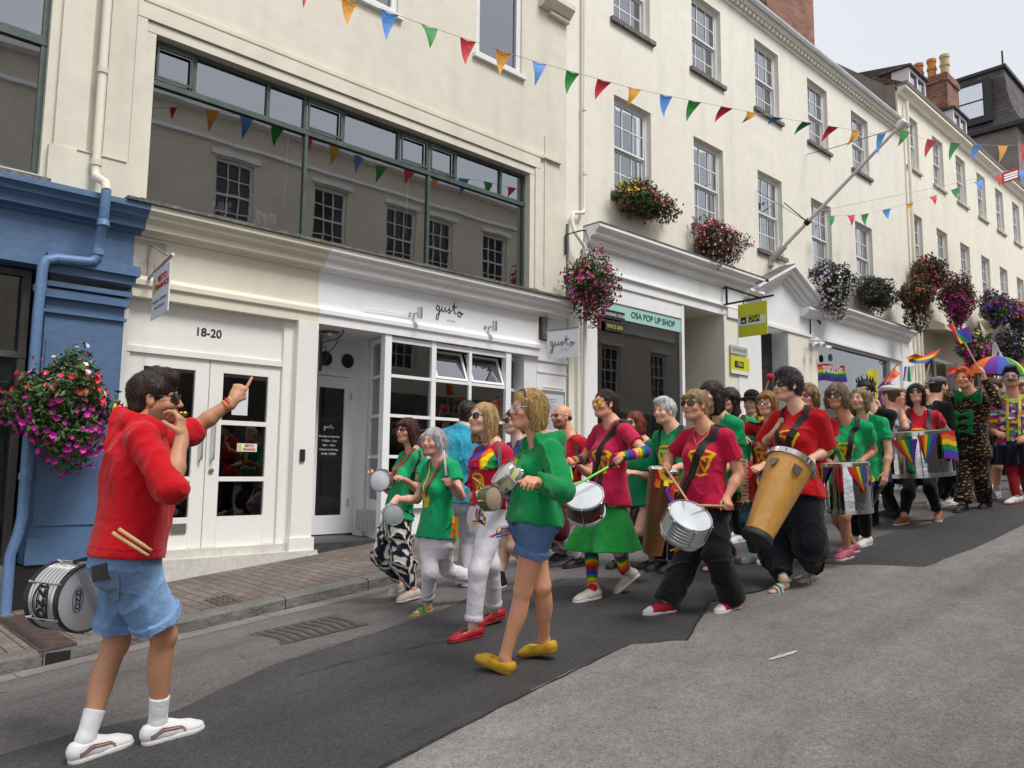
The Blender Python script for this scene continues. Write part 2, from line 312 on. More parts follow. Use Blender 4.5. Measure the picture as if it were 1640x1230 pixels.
# pavement of clay pavers
def brickmat(name, c1, c2, mo, bw, bh, ms=.012, rot=0, bump=.5, plane='XY', off=.5):
    m = bpy.data.materials.new(name); m.use_nodes = True; t = m.node_tree; N = t.nodes.new; L = t.links.new; b = t.nodes['Principled BSDF']; b.inputs['Roughness'].default_value = .85
    tc = N('ShaderNodeTexCoord'); v = tc.outputs['Object']
    if plane == 'XZ':
        sp = N('ShaderNodeSeparateXYZ'); cb = N('ShaderNodeCombineXYZ'); L(v, sp.inputs[0]); ad = N('ShaderNodeMath'); L(sp.outputs[0], ad.inputs[0]); L(sp.outputs[1], ad.inputs[1]); L(ad.outputs[0], cb.inputs[0]); L(sp.outputs[2], cb.inputs[1]); v = cb.outputs[0]
    mpg = N('ShaderNodeMapping'); mpg.inputs['Rotation'].default_value = (0, 0, rad(rot)); L(v, mpg.inputs['Vector'])
    k = N('ShaderNodeTexBrick'); k.inputs['Scale'].default_value = 1; k.inputs['Brick Width'].default_value = bw; k.inputs['Row Height'].default_value = bh; k.inputs['Mortar Size'].default_value = ms; k.offset = off
    k.inputs['Color1'].default_value = (*c1, 1); k.inputs['Color2'].default_value = (*c2, 1); k.inputs['Mortar'].default_value = (*mo, 1); L(mpg.outputs[0], k.inputs['Vector'])
    c = k.outputs[0]
    for sc, lo, hi in ((1.7, .7, 1.15), (22, .78, 1.15)):
        n = N('ShaderNodeTexNoise'); n.inputs['Scale'].default_value = sc; n.inputs['Detail'].default_value = 5; L(tc.outputs['Object'], n.inputs['Vector'])
        q = N('ShaderNodeMapRange'); q.inputs[1].default_value = .3; q.inputs[2].default_value = .7; q.inputs[3].default_value = lo; q.inputs[4].default_value = hi; L(n.outputs[0], q.inputs[0])
        x = N('ShaderNodeMixRGB'); x.blend_type = 'MULTIPLY'; x.inputs[0].default_value = 1; L(c, x.inputs[1]); L(q.outputs[0], x.inputs[2]); c = x.outputs[0]
    L(c, b.inputs['Base Color'])
    iv = N('ShaderNodeMath'); iv.operation = 'SUBTRACT'; iv.inputs[0].default_value = 1; L(k.outputs['Fac'], iv.inputs[1])
    bp = N('ShaderNodeBump'); bp.inputs['Strength'].default_value = bump; bp.inputs['Distance'].default_value = .008; L(iv.outputs[0], bp.inputs['Height']); L(bp.outputs[0], b.inputs['Normal']); return m
m_pave = brickmat('clay_pavers', (.15, .118, .098), (.19, .158, .135), (.05, .045, .04), .21, .105, .006, rot=90)
V = []; Fc = []; xs = np.linspace(X0, X1, 40)
for x in xs: V += [(x, 6.52, .1*x), (x, 9.6, .1*x+.01)]
for i in range(len(xs)-1): Fc.append((2*i, 2*i+2, 2*i+3, 2*i+1))
tag(place('pavement', V, Fc, m_pave), kind='structure')
mb = MB(); x = X0; rr = random.Random(5)
while x < X1:
    w = rr.uniform(.75, 1.15); g = .012; a, b = x+g/2, x+w-g/2; j = rr.uniform(-.006, .006); c = .018
    pr = [(6.53, -.3), (6.53, .004), (6.365+c+j, .004), (6.35+j, -.014), (6.345+j, -.3)]
    V = [(a, y, z+.1*a) for y, z in pr]+[(b, y, z+.1*b) for y, z in pr]; n = 5
    mb.add(V, [(i, (i+1) % n, n+(i+1) % n, n+i) for i in range(n)]+[(4, 3, 2, 1, 0), (5, 6, 7, 8, 9)]); x += w
mb.struct('kerb', mat('kerb_granite', (.17, .16, .148), .85, bump=((9, .7), (70, .5)), var=((1.4, .3), (30, .22))))
# concrete channel beside the kerb
mb = MB(); x = X0
while x < 30:
    a, b = x+.004, x+.9-.004
    V = [(a, 6.10, gz(a, 6.10)+.004), (b, 6.10, gz(b, 6.10)+.004), (b, 6.345, gz(b, 6.345)+.004), (a, 6.345, gz(a, 6.345)+.004)]
    mb.add(V, [(0, 1, 2, 3)]); x += .9
mb.struct('gutter', mat('gutter_concrete', (.23, .21, .19), .85, bump=(60, .4), var=((1.2, .3), (20, .2))))
# iron manhole cover, drain grate, pavement cover
m_iron = mat('cast_iron', (.065, .056, .052), .62, .35, bump=(60, .5), var=(12, .3))
m_cover = mat('cover_iron', (.115, .10, .092), .75, .2, bump=(70, .5), var=(9, .3))
def cover(px, label, rows, cols, m, h=.006, cat='manhole cover', name='manhole_cover', Yr=None):
    P = [onG(x, y) if Yr is None else onG(x, y, Yr) for x, y in px]; c = sum(P)/4; o = thing(name, label, cat, c); m_fr_ = m_cover
    yo = 0 if Yr is None else Yr
    def at(u, v, k=0): p = (P[0]*(1-u)+P[1]*u)*(1-v)+(P[3]*(1-u)+P[2]*u)*v; return (p[0], p[1], gz(p[0], p[1] if Yr is None else 0)+yo+k)
    mb = MB(); mb.add([at(0, 0, h), at(1, 0, h), at(1, 1, h), at(0, 1, h)], [(0, 1, 2, 3)]); mb.build('frame', m_fr_, o)
    mb = MB()
    for i in range(rows):
        for j in range(cols):
            u0 = .04+.92*j/cols; v0 = .05+.9*i/rows; du = .92/cols*.72; dv = .9/rows*.72
            if rows > 8: du, dv = .92/cols*.6, .9/rows*.5
            a, b, c_, d = at(u0, v0, h), at(u0+du, v0, h), at(u0+du, v0+dv, h), at(u0, v0+dv, h); t = .006 if rows < 9 else .0022
            tp = [(q[0], q[1], q[2]+t) for q in (a, b, c_, d)]; mb.add([a, b, c_, d]+tp, [(4, 5, 6, 7), (0, 1, 5, 4), (1, 2, 6, 5), (2, 3, 7, 6), (3, 0, 4, 7)])
    mb.build('tread_pattern', m, o); return o
cover([(398, 1008), (452, 1033), (592, 1000), (540, 978)], 'rectangular iron manhole cover in the road with studded tread, below the dark step', 9, 18, m_cover)
cover([(325, 962), (352, 972), (392, 962), (366, 952)], 'small rectangular cover set in the brick pavement near the kerb', 4, 3, mat('rusty_cover', (.11, .072, .055), .8, var=(15, .3)), .004, 'inspection cover', 'inspection_cover', 0.0)
# drain channel across the pavement at lower left
o = thing('drain_grate', 'rusty iron drain channel across the pavement below the blue pilaster', 'drain', (1.55, 7.0, .16))
mb = MB(); mb.sheared(1.46, 1.70, 6.36, 7.9, -.10+.146, .146+.008); mb.build('channel', mat('rusty_iron', (.085, .055, .045), .75, .2, bump=(50, .6), var=(9, .4)), o)
mb = MB()
for i in range(9): mb.sheared(1.485+.022*i, 1.495+.022*i, 6.42, 7.86, .146+.008, .146+.016)
mb.build('slats', m_iron, o)
MB().box(1.50, 1.66, 6.352, 6.358, .03, .135).build('outlet', mat('drain_void', (.01, .01, .01), .9), o)
# water line dirt etc is in the materials
W_CREAM = s2l('ddd6c4'); 
m_cream = mat('cream_render', (.70, .665, .565), .75, bump=((5, .05), (80, .08)), var=((.5, .07), (4, .05)), streak=(3.2, .24, (.42, .38, .31)))
m_cream2 = mat('pale_render', (.79, .76, .675), .75, bump=((4, .05), (80, .08)), var=((.5, .06), (4, .04)), streak=(2.8, .22, (.46, .42, .34)))
m_cream3 = mat('ivory_render', (.80, .76, .65), .75, bump=((4, .05), (80, .08)), var=((.5, .07), (4, .05)), streak=(2.8, .22, (.46, .42, .34)))
m_white = mat('white_paint', (.84, .85, .86), .45, bump=(40, .05), var=((1.5, .05), (9, .03)))
m_shopcream = mat('cream_paint', (.73, .69, .575), .5, bump=(40, .05), var=((2, .06),), streak=(5, .12, (.42, .38, .3)))
m_offwhite = mat('door_white', (.82, .805, .765), .4, var=((1.5, .04), (12, .02)))
m_blue = mat('blue_paint', (.085, .16, .29), .5, bump=((70, .25), (6, .1)), var=((1.2, .12), (15, .1)), streak=(6, .2, (.03, .06, .12)))
m_bluepipe = mat('blue_pipe_paint', (.13, .235, .42), .5, var=((3, .15), (40, .22)), bump=(50, .3))
m_lead = mat('weathered_lead', (.17, .155, .14), .8, bump=((30, .7), (9, .5)), var=((14, .5), (3, .3)))
m_steel = mat('steel_frame', (.06, .095, .085), .5, var=((8, .35), (50, .2)), bump=(60, .2))
m_sash = mat('sash_white', (.76, .765, .76), .45, var=(8, .05))
m_glass = glass('window_glass', (.85, .88, .88), .25, 2.0)
m_glassu = glass('upper_glass', (.72, .76, .78), .2, 2.2)
m_glassd = glass('shop_glass', (.5, .53, .55), .075, 1.6)
m_dark_in = mat('interior_dark', (.045, .042, .04), .9)
m_mid_in = mat('interior_wall', (.16, .145, .125), .9, var=(2, .3))
m_curtain = mat('net_curtain', (.5, .5, .51), .9, bump=(20, .4))
m_blackmetal = mat('black_iron', (.015, .015, .016), .45, .4)
m_chrome = mat('brushed_steel', (.55, .54, .52), .3, .9)
m_black = mat('black_paint', (.018, .017, .017), .5, var=(10, .3))

FY = 8.3
# ---------------------------------------------------------------- building 1 (cream, strip window)
B1 = thing('cream_building', 'cream rendered building with a long green framed strip window above the small white shopfront', 'building', (4, 8.3, .2))
mb = MB()
holes = [(2.57, 8.10, 4.19, 5.98, .14), (-2.6, 1.61, 4.19, 7.1, .14), (4.55, 5.62, 7.5, 9.2, .1), (7.0, 7.93, 7.5, 9.2, .1), (1.7, 2.6, 7.5, 9.2, .1)]
wallholes(mb, -6, 8.95, 4.02, 11.5, FY, holes)
mb.add([(8.95, FY, 4.02), (8.95, 14, 4.02), (8.95, 14, 11.5), (8.95, FY, 11.5)], [(0, 1, 2, 3)])
mb.build('wall', m_cream, B1)
# stepped surround around the strip window, string course, pilasters
mb = MB()
def hood(x0, x1, z, y0, th, pr): mb.box(x0, x1, y0-pr, y0-.001, z, z+th)
for k, (dx, z, pr) in enumerate(((.10, 5.98, .035), (.20, 6.10, .06), (.30, 6.30, .045), )):
    mb.prof([(FY-.001, z), (FY-pr, z+.004), (FY-pr, z+(.11, .17, .05)[k]), (FY-.001, z+(.115, .18, .055)[k])], 2.57-dx, 8.10+dx)
for sx in (-1, 1):
    e = 2.57 if sx < 0 else 8.10
    a, b = sorted((e, e+sx*.10)); mb.box(a, b, FY-.034, FY-.001, 4.19, 5.975)
    a, b = sorted((e+sx*.10, e+sx*.20)); mb.box(a, b, FY-.058, FY-.001, 4.19, 6.095)
mb.box(8.36, 8.80, FY-.05, FY-.001, 6.32, 6.36); mb.box(8.44, 8.46, FY-.02, FY-.001, 4.3, 6.7)
mb.box(-6, 2.2, FY-.05, FY-.001, 7.18, 7.26); mb.prof([(FY-.001, 6.62), (FY-.07, 6.66), (FY-.07, 6.72), (FY-.001, 6.73)], 1.75, 2.5)
mb.box(1.70, 1.98, FY-.045, FY-.001, 4.24, 6.62); mb.box(2.13, 2.42, FY-.045, FY-.001, 4.24, 6.62); mb.box(1.66, 2.50, FY-.062, FY-.001, 4.05, 4.5)
mb.box(1.9, 2.35, FY-.075, FY-.062, 4.50, 4.512)
mb.box(8.5, 8.95, FY-.08, FY-.001, 8.75, 8.80); mb.prof([(FY-.001, 8.8), (FY-.1, 8.82), (FY-.2, 8.92), (FY-.2, 9.0), (FY-.001, 9.02)], 8.3, 8.95)
mb.build('moulding', m_cream, B1)
# strip window
def framed(parent, name, x0, x1, z0, z1, Y, mull, trans, m, mg, w=.05, d=.06, tw=None, extra=None):
    mb = MB(); mb.box(x0, x1, Y, Y+d, z0, z0+w); mb.box(x0, x1, Y, Y+d, z1-w, z1); mb.box(x0, x0+w, Y, Y+d, z0+w, z1-w); mb.box(x1-w, x1, Y, Y+d, z0+w, z1-w)
    for x, a, b in mull: mb.box(x-w/2, x+w/2, Y-.003, Y+d-.003, a, b)
    for z, a, b in trans: mb.box(a, b, Y-.008, Y+d+.01, z-(tw or w)/2, z+(tw or w)/2)
    if extra: extra(mb)
    o = mb.build(name, m, parent)
    MB().add([(x0+w*.5, Y+d*.6, z0+w*.5), (x1-w*.5, Y+d*.6, z0+w*.5), (x1-w*.5, Y+d*.6, z1-w*.5), (x0+w*.5, Y+d*.6, z1-w*.5)], [(0, 1, 2, 3)]).build('pane', mg, o)
    return o
def opn(mb):
    # small casements in the top lights
    for a, b in ((2.62, 3.0), (4.40, 4.87), (5.78, 6.21), (6.27, 6.7)):
        for q in ((a, b, 5.56, 5.585), (a, b, 5.895, 5.92), (a, a+.02, 5.56, 5.92), (b-.02, b, 5.56, 5.92)): mb.box(q[0]+.02, q[1]-.02, FY+.055, FY+.075, q[2], q[3])
strip = framed(B1, 'strip_window', 2.57, 8.10, 4.19, 5.97, FY+.08, [(4.40, 4.22, 5.5), (6.26, 4.22, 5.5)]+[(x, 5.5, 5.95) for x in (3.03, 3.89, 4.37, 4.90, 5.75, 6.24, 6.73, 7.60)], [(5.51, 2.57, 8.10)], m_steel, m_glass, .038, .05, .062, opn)
MB().tube([(4.22, FY+.2, 5.45), (4.2, FY+.2, 4.55)], .006, 6).tube([(6.0, FY+.2, 5.42), (5.98, FY+.2, 4.62)], .006, 6).build('blind_cord', mat('cord_white', (.7, .7, .7), .6), strip)
framed(B1, 'side_window', -2.6, 1.61, 4.19, 7.1, FY+.08, [(.1, 4.2, 7.1)], [(5.55, -2.6, 1.61)], m_steel, m_glass, .05, .05, .09)
for a, b in ((4.55, 5.62), (7.0, 7.93), (1.7, 2.6)):
    w = framed(B1, 'upper_window', a, b, 7.5, 9.2, FY+.03, [], [], m_sash, m_glassu, .09, .07)
    MB().box(a-.06, b+.06, FY-.06, FY+.03, 7.44, 7.5).build('sill', m_sash, w)
MB().box(2.57, 8.10, FY-.02, FY+.09, 4.16, 4.19).box(2.3, 8.75, FY-.36, FY-.0, 4.045, 4.075).build('ledge', m_lead, B1)
MB().box(-6, 1.65, FY-.3, FY, 4.05, 4.08).build('ledge', m_lead, B1)
# rooms behind the glass
mb = MB()
def room(mb, x0, x1, y0, y1, z0, z1):
    V = [(x, y, z) for x in (x0, x1) for y in (y0, y1) for z in (z0, z1)]
    mb.add(V, [(0, 1, 3, 2), (4, 6, 7, 5), (2, 3, 7, 6), (0, 2, 6, 4), (1, 5, 7, 3)])
room(mb, -6, 1.9, FY+.22, 12, 4.15, 7.2); room(mb, 2.4, 8.3, FY+.24, 12.5, 4.15, 6.1); room(mb, 1.2, 8.6, FY+.2, 10.5, 7.4, 9.4)
mb.build('interior', m_mid_in, B1)
mb = MB()
rr = random.Random(4)
for cx in (3.5, 3.95, 4.1):                       # white flowers standing on the inside ledge
    for k in range(26): a = rr.uniform(0, 6.3); r = rr.uniform(0, .1); mb.box(cx+r*math.cos(a)-.012, cx+r*math.cos(a)+.012, FY+.3+r*math.sin(a)*.5, FY+.32+r*math.sin(a)*.5, 4.3+rr.uniform(0, .16), 4.325+rr.uniform(.0, .16))
mb.build('window_flowers', mat('white_flower', (.7, .7, .66), .8), B1)
# cornice over the shops : blue / cream / white sections (projecting moulded profile)
def cornice(x0, x1, m, endcap=True, parent=B1, z=4.04, y=FY):
    P = [(y-.001, z), (y-.33, z), (y-.33, z-.055), (y-.30, z-.06), (y-.27, z-.085), (y-.27, z-.12), (y-.235, z-.125), (y-.20, z-.16), (y-.20, z-.22), (y-.10, z-.225), (y-.07, z-.26), (y-.001, z-.27)]
    mb = MB(); mb.prof(P, x0, x1); return mb.build('cornice', m, parent)
cornice(-6, 2.53, m_blue); cornice(2.53, 4.56, m_shopcream); cornice(4.56, 8.85, m_white)
def fascia(x0, x1, m, zt=3.775, zb=3.15, y=FY):
    mb = MB(); mb.box(x0, x1, y-.06, y+.2, zb+.12, zt)
    mb.prof([(y-.06, zb+.22), (y-.09, zb+.215), (y-.12, zb+.17), (y-.12, zb+.12), (y-.09, zb+.10), (y-.09, zb), (y+.2, zb), (y+.2, zb+.12), (y-.06, zb+.12)], x0, x1)
    return mb.build('fascia', m, B1)
fascia(2.47, 4.56, m_shopcream); fascia(4.56, 8.28, m_white)
MB().box(-6, 2.47, FY-.08, FY+.2, 3.40, 3.775).build('fascia', m_blue, B1)
# blue pilaster and the shop on the far left
mb = MB(); x0, x1 = 1.72, 2.40
mb.box(x0, x1, FY-.14, FY+.15, .62, 3.0)
mb.box(x0+.02, x1-.02, FY-.155, FY-.14, .9, 2.62)
for z, h, p in ((3.30, .10, .30), (3.22, .08, .25), (3.10, .05, .22), (3.0, .08, .20), (2.86, .03, .175)): mb.box(x0-.05, x1+(p-.14)*.5, FY-p, FY+.15, z, z+h-.002)
mb.box(x0-.02, x1+.02, FY-.18, FY+.15, .70, .80); mb.box(x0-.03, x1+.04, FY-.2, FY+.15, .56, .70)
mb.box(-6, 1.67, FY-.2, FY+.15, 3.28, 3.40)
mb.build('blue_pilaster', m_blue, B1)
MB().sheared(1.60, 2.46, FY-.17, FY+.15, -.2, .55, 0).build('plinth', m_black, B1)
lw = framed(B1, 'left_shop_window', -5, 1.62, .55, 3.26, FY+.02, [(-1.7, .5, 3.2)], [(2.46, -5, 1.62)], mat('aluminium_dark', (.09, .085, .08), .5, .5), m_glassd, .06, .08)
mb = MB(); room(mb, -6, 1.8, FY+.14, 12, .2, 3.4); mb.build('interior', m_mid_in, B1)
MB().box(-6, 1.60, FY-.05, FY+.12, -.5, .55).build('stall_riser', mat('grey_riser', (.36, .37, .35), .7, var=(2, .2)), B1)
MB().box(-5, 1.55, FY+.2, FY+.24, .5, 2.40).build('window_blind', mat('frosted_film', (.30, .33, .30), .5, var=(3, .2)), B1)
# door bay 18-20
mb = MB(); Yd = FY
mb.box(2.40, 2.47, Yd-.05, Yd+.2, .5, 3.16); mb.box(2.40, 4.56, Yd+.03, Yd+.1, 2.66, 3.15)
mb.box(4.17, 4.30, Yd-.01, Yd+.15, .5, 3.15); mb.box(4.30, 4.56, Yd-.10, Yd+.9, .5, 3.15)
mb.box(4.275, 4.585, Yd-.125, Yd+.85, .46, .66)
mb.box(2.42, 4.20, Yd+.0, Yd+.06, 2.60, 2.66); mb.box(2.47, 2.52, Yd+.01, Yd+.1, .62, 2.6)
mb.build('door_surround', m_offwhite, B1)
mb = MB(); mb.box(2.44, 4.62, Yd-.15, Yd+.3, -.2, .515); mb.box(2.44, 4.50, Yd-.06, Yd+.3, .515, .60); mb.box(4.5, 4.64, Yd-.16, Yd+.2, -.1, .47)
mb.build('step', mat('white_step', (.62, .60, .55), .7, var=((4, .15), (25, .12)), bump=(30, .2)), B1)
mb = MB(); mb.box(3.23, 3.41, 0, 0, 0, 0) if False else None
def doorleaf(x0, x1, hinge):
    y = Yd+.03; z0, z1 = .60, 2.60; st = .15
    mb = MB(); mb.box(x0, x0+st, y, y+.05, z0, z1, .004); mb.box(x1-st, x1, y, y+.05, z0, z1, .004)
    mb.box(x0+st, x1-st, y, y+.05, z0, z0+.32); mb.box(x0+st, x1-st, y, y+.05, z1-.13, z1)
    for z in (1.32, 1.93): mb.box(x0+st, x1-st, y+.002, y+.052, z-.025, z+.025)
    d = mb.build('door', m_offwhite, B1)
    MB().add([(x0+st-.01, y+.03, z0+.3), (x1-st+.01, y+.03, z0+.3), (x1-st+.01, y+.03, z1-.12), (x0+st-.01, y+.03, z1-.12)], [(0, 1, 2, 3)]).build('pane', m_glassd, d)
    hx = x1-.06 if hinge < 0 else x0+.06
    mb = MB(); mb.tube([(hx, y, 1.52), (hx, y-.05, 1.53), (hx, y-.055, 1.58), (hx, y-.055, 1.90), (hx, y-.05, 1.95), (hx, y, 1.96)], .012, 8)
    if hinge > 0: mb.lathe((hx, y-.012, 1.41), (0, -1, 0), [(0, .0), (.028, 0), (.028, .006), (.012, .01), (0, .01)], 12)
    mb.build('handle', m_chrome, d); return d
d1 = doorleaf(2.52, 3.345, -1); d2 = doorleaf(3.352, 4.17, 1)
MB().box(3.02, 3.18, Yd+.015, Yd+.03, .76, .86).build('letter_box', m_chrome, d1)
MB().box(3.62, 3.80, Yd+.052, Yd+.056, 2.02, 2.33).build('notice', mat('paper_white', (.66, .68, .70), .7), d2)
n2 = MB().box(3.70, 3.93, Yd+.052, Yd+.056, 1.62, 1.71).build('sticker', mat('sticker_white', (.74, .74, .7), .6), d2)
mb = MB(); room(mb, 2.42, 4.3, Yd+.12, 11, .5, 2.66); mb.build('interior', m_dark_in, B1)
lettering('BETO', .042, (3.84, Yd+.05, 1.685), (1, 0, 0), (0, 0, 1), mat('red_ink', (.55, .02, .02), .6), d2, .0008)
lettering('FINANCE', .034, (3.84, Yd+.05, 1.645), (1, 0, 0), (0, 0, 1), MATS['red_ink'], d2, .0008)
MB().box(3.71, 3.75, Yd+.049, Yd+.0515, 1.635, 1.70).build('emblem', mat('lime_ink', (.5, .6, .05), .6), d2)
lettering('18-20', .125, (3.31, Yd+.026, 2.885), (1, 0, 0), (0, 0, 1), mat('black_ink', (.01, .01, .01), .5), B1, .002)
MB().box(4.375, 4.435, Yd-.125, Yd-.10, 1.52, 1.66, .004).build('entry_phone', m_black, B1)
# ---- gusto shop
yb = FY+.80
mb = MB(); mb.box(4.56, 5.62, yb, yb+.1, 2.72, 3.3); mb.box(4.56, 4.96, yb-.0, yb+.1, .6, 2.72); mb.box(5.60, 5.9, yb-.001, yb+.1, .6, 3.3)
mb.box(4.94, 5.62, yb-.03, yb, 2.66, 2.73)
mb.box(5.66, 5.74, FY+.56, yb-.002, .5, 3.154); mb.build('porch_wall', m_white, B1)
MB().box(4.562, 8.9, FY+.202, FY+1.4, 3.155, 3.2).build('porch_ceiling', m_white, B1)
mb = MB(); mb.box(4.97, 5.60, yb-.01, yb+.05, .62, 2.65); 
d = MB(); d.box(4.97, 5.09, yb-.02, yb+.03, .60, 2.65).box(5.47, 5.60, yb-.02, yb+.03, .60, 2.65).box(5.09, 5.47, yb-.02, yb+.03, .60, .84).box(5.09, 5.47, yb-.02, yb+.03, 2.5, 2.65)
gd = d.build('shop_door', m_white, B1)
MB().box(5.08, 5.48, yb, yb+.015, .83, 2.51).build('pane', mat('door_dark_glass', (.012, .012, .014), .08, spec=.6), gd)
MB().box(5.555, 5.57, yb-.04, yb-.02, 2.35, 2.45).box(5.555, 5.57, yb-.04, yb-.02, .95, 1.05).build('hinge', m_chrome, gd)
m_wt = mat('white_vinyl', (.7, .7, .72), .6)
strokes(GUSTO, (5.26, yb-.004, 1.98), (1, 0, 0), (0, 0, 1), .075, .0035, m_wt, gd)
for k, tx in enumerate(('Monday to Saturday', '11:30am - 3pm', '6pm - 10pm', 'Closed on Sunday', '01481 723859')): lettering(tx, .038, (5.27, yb-.003, 1.86-k*.057), (1, 0, 0), (0, 0, 1), m_wt, gd, .0005, sx=1.0)
for x in (5.17, 5.50):
    mb = MB(); mb.lathe((x, yb-.001, 2.88), (0, -1, 0), [(.125, 0), (.125, .02), (.10, .02), (.10, .002)], 24); v = mb.build('round_vent', m_sash, B1)
    mb = MB(); mb.lathe((x, yb-.003, 2.88), (0, -1, 0), [(.1, 0), (0, 0.0)], 24)
    for k in range(6):
        z = 2.88-.075+k*.03; hw = math.sqrt(max(0, .095**2-(z-2.88)**2)); mb.box(x-hw, x+hw, yb-.014, yb-.004, z-.004, z+.004)
    mb.build('louvre', m_black, v)
mb = MB(); c = onY(545, 528, 8.75); mb.lathe((4.98, 8.68, 3.15), (0, 0, -1), [(0, .0), (.07, 0), (.07, .03), (.15, .035), (.15, .06), (.10, .065), (.05, .09), (0, .09)], 24); autosmooth(mb.build('ceiling_lamp', m_chrome, B1))
# dark slate porch step
mb = MB(); mb.box(4.60, 5.50, FY-.10, yb, -.2, .585); mb.build('slate_step', mat('slate', (.055, .052, .056), .45, bump=(8, .3), var=(5, .3)), B1)
# bay window : side panes, corner posts, front
mb = MB(); zb_, zt_ = 1.0, 3.15; xf0, xf1 = 5.58, 7.66
def post(x, y, w=.085): mb.box(x-w/2, x+w/2, y-w/2, y+w/2, .5, zt_)
post(5.57, FY-.02, .10); post(6.31, FY-.02, .075); post(6.955, FY-.022, .05); post(7.66, FY-.02, .10)
for z in (1.02, 1.60, 2.12, 2.63, 3.10):
    w = .07 if z in (1.02, 3.10) else .04
    mb.box(xf0+.03, xf1-.03, FY-.045, FY+.005, z-w/2, z+w/2)
def seg(a, b, z0, z1, th=.05):
    a = np.array(a); b = np.array(b); t = (b-a)/np.linalg.norm(b-a); n = np.array([-t[1], t[0]])*th/2
    V = [(*(p+q*n), z) for p in (a, b) for q in (-1, 1) for z in (z0, z1)]
    mb.add(V, [(0, 1, 3, 2), (4, 6, 7, 5), (0, 4, 5, 1), (2, 3, 7, 6), (0, 2, 6, 4), (1, 5, 7, 3)])
LA, LB = (5.72, FY+.52), (5.57, FY+.02); RA, RB = (7.68, FY), (8.12, FY+.28)
for A_, B_ in ((LA, LB), (RA, RB)):
    for z in (1.02, 1.60, 2.12, 2.63, 3.10): w = .07 if z in (1.02, 3.10) else .04; seg(A_, B_, z-w/2, z+w/2)
    seg(A_, tuple(np.array(A_)*.9+np.array(B_)*.1), .5, 3.15, .07)
    seg(tuple(np.array(B_)*.93+np.array(A_)*.07), B_, .5, 3.15, .07)
mb.box(8.02, 8.32, FY-.02, FY+.35, .5, 3.15)
mb.box(5.60, 7.64, FY-.09, FY-.03, .95, 1.0)
bay = mb.build('bay_window', m_white, B1)
mb = MB()
mb.add([(xf0, FY-.015, 1.0), (6.31, FY-.015, 1.0), (6.31, FY-.015, 3.1), (xf0, FY-.015, 3.1)], [(0, 1, 2, 3)])
mb.add([(6.31, FY-.015, 1.0), (xf1, FY-.015, 1.0), (xf1, FY-.015, 2.63), (6.31, FY-.015, 2.63)], [(0, 1, 2, 3)])
for A_, B_ in ((LA, LB), (RA, RB)): mb.add([(*A_, 1.0), (*B_, 1.0), (*B_, 3.1), (*A_, 3.1)], [(0, 1, 2, 3)])
mb.build('pane', m_glassd, bay)
for a, b in ((6.36, 6.92), (6.99, 7.60)):        # hopper lights tilted outwards at the top
    mb = MB(); z0, z1 = 2.66, 3.06; yo = .16
    def hp(x, t, o=0): return (x, FY-.05+yo*(t)*1.0+o, z0+(z1-z0)*t)
    for (u0, u1, t0, t1) in ((a, b, 0, .08), (a, b, .92, 1), (a, a+.035, .08, .92), (b-.035, b, .08, .92)):
        V = [hp(u, t, o) for u in (u0, u1) for o in (0, .03) for t in (t0, t1)]
        mb.add(V, [(0, 1, 3, 2), (4, 6, 7, 5), (0, 4, 5, 1), (2, 3, 7, 6), (0, 2, 6, 4), (1, 5, 7, 3)])
    mb.build('hopper_light', m_white, bay)
    MB().add([hp(a, 0, .015), hp(b, 0, .015), hp(b, 1, .015), hp(a, 1, .015)], [(0, 1, 2, 3)]).build('hopper_pane', glass('hopper_glass', (.6, .65, .68), .25, 2.0), bay)
mb = MB(); mb.box(5.60, 8.3, FY-.03, FY+.0, .4, .98); seg((5.72, FY+.52), (5.56, FY+.0), .5, 1.0, .05)
mb.build('stall_riser', m_white, B1)
mb = MB()
for i in range(8): mb.box(5.545, 5.555, FY+.08+.06*i, FY+.12+.06*i, .66, .92)
mb.build('air_brick', mat('vent_grey', (.45, .45, .45), .6), B1)
mb = MB(); room(mb, 5.68, 8.3, FY+.64, 11.5, .4, 3.15); mb.add([(5.75, 9.0, .4), (5.75, 11.5, .4), (5.75, 11.5, 3.15), (5.75, 9.0, 3.15)], [(0, 1, 2, 3)]); mb.build('interior', m_dark_in, B1)
# furniture seen in the restaurant
mb = MB(); mb.box(6.0, 6.9, 9.4, 9.9, 1.32, 1.36).box(6.05, 6.1, 9.45, 9.5, .6, 1.32).box(6.8, 6.85, 9.45, 9.5, .6, 1.32); mb.build('dining_table', mat('table_cloth', (.55, .55, .55), .8), B1)
# right hand panel with menu case
mb = MB(); mb.box(8.28, 8.93, FY-.03, FY+.1, .5, 3.82); mb.box(8.28, 8.93, FY-.06, FY-.03, 3.1, 3.16); mb.box(8.28, 8.93, FY-.045, FY-.03, 2.92, 2.95); mb.box(8.42, 8.86, FY-.04, FY-.03, 2.70, 2.72)
mb.build('end_pilaster', m_white, B1)
mc = MB().box(8.36, 8.86, FY-.07, FY-.03, 2.0, 2.66).build('menu_case', mat('aluminium', (.42, .42, .42), .4, .7), B1)
MB().box(8.39, 8.83, FY-.074, FY-.07, 2.03, 2.60).build('menu', mat('menu_paper', (.58, .63, .68), .5), mc)
mb = MB(); rr = random.Random(9)
for k in range(14): mb.box(8.44, 8.44+rr.uniform(.15, .34), FY-.0765, FY-.0745, 2.52-k*.034, 2.526-k*.034)
mb.build('menu_text', mat('ink_grey', (.15, .16, .18), .6), mc)
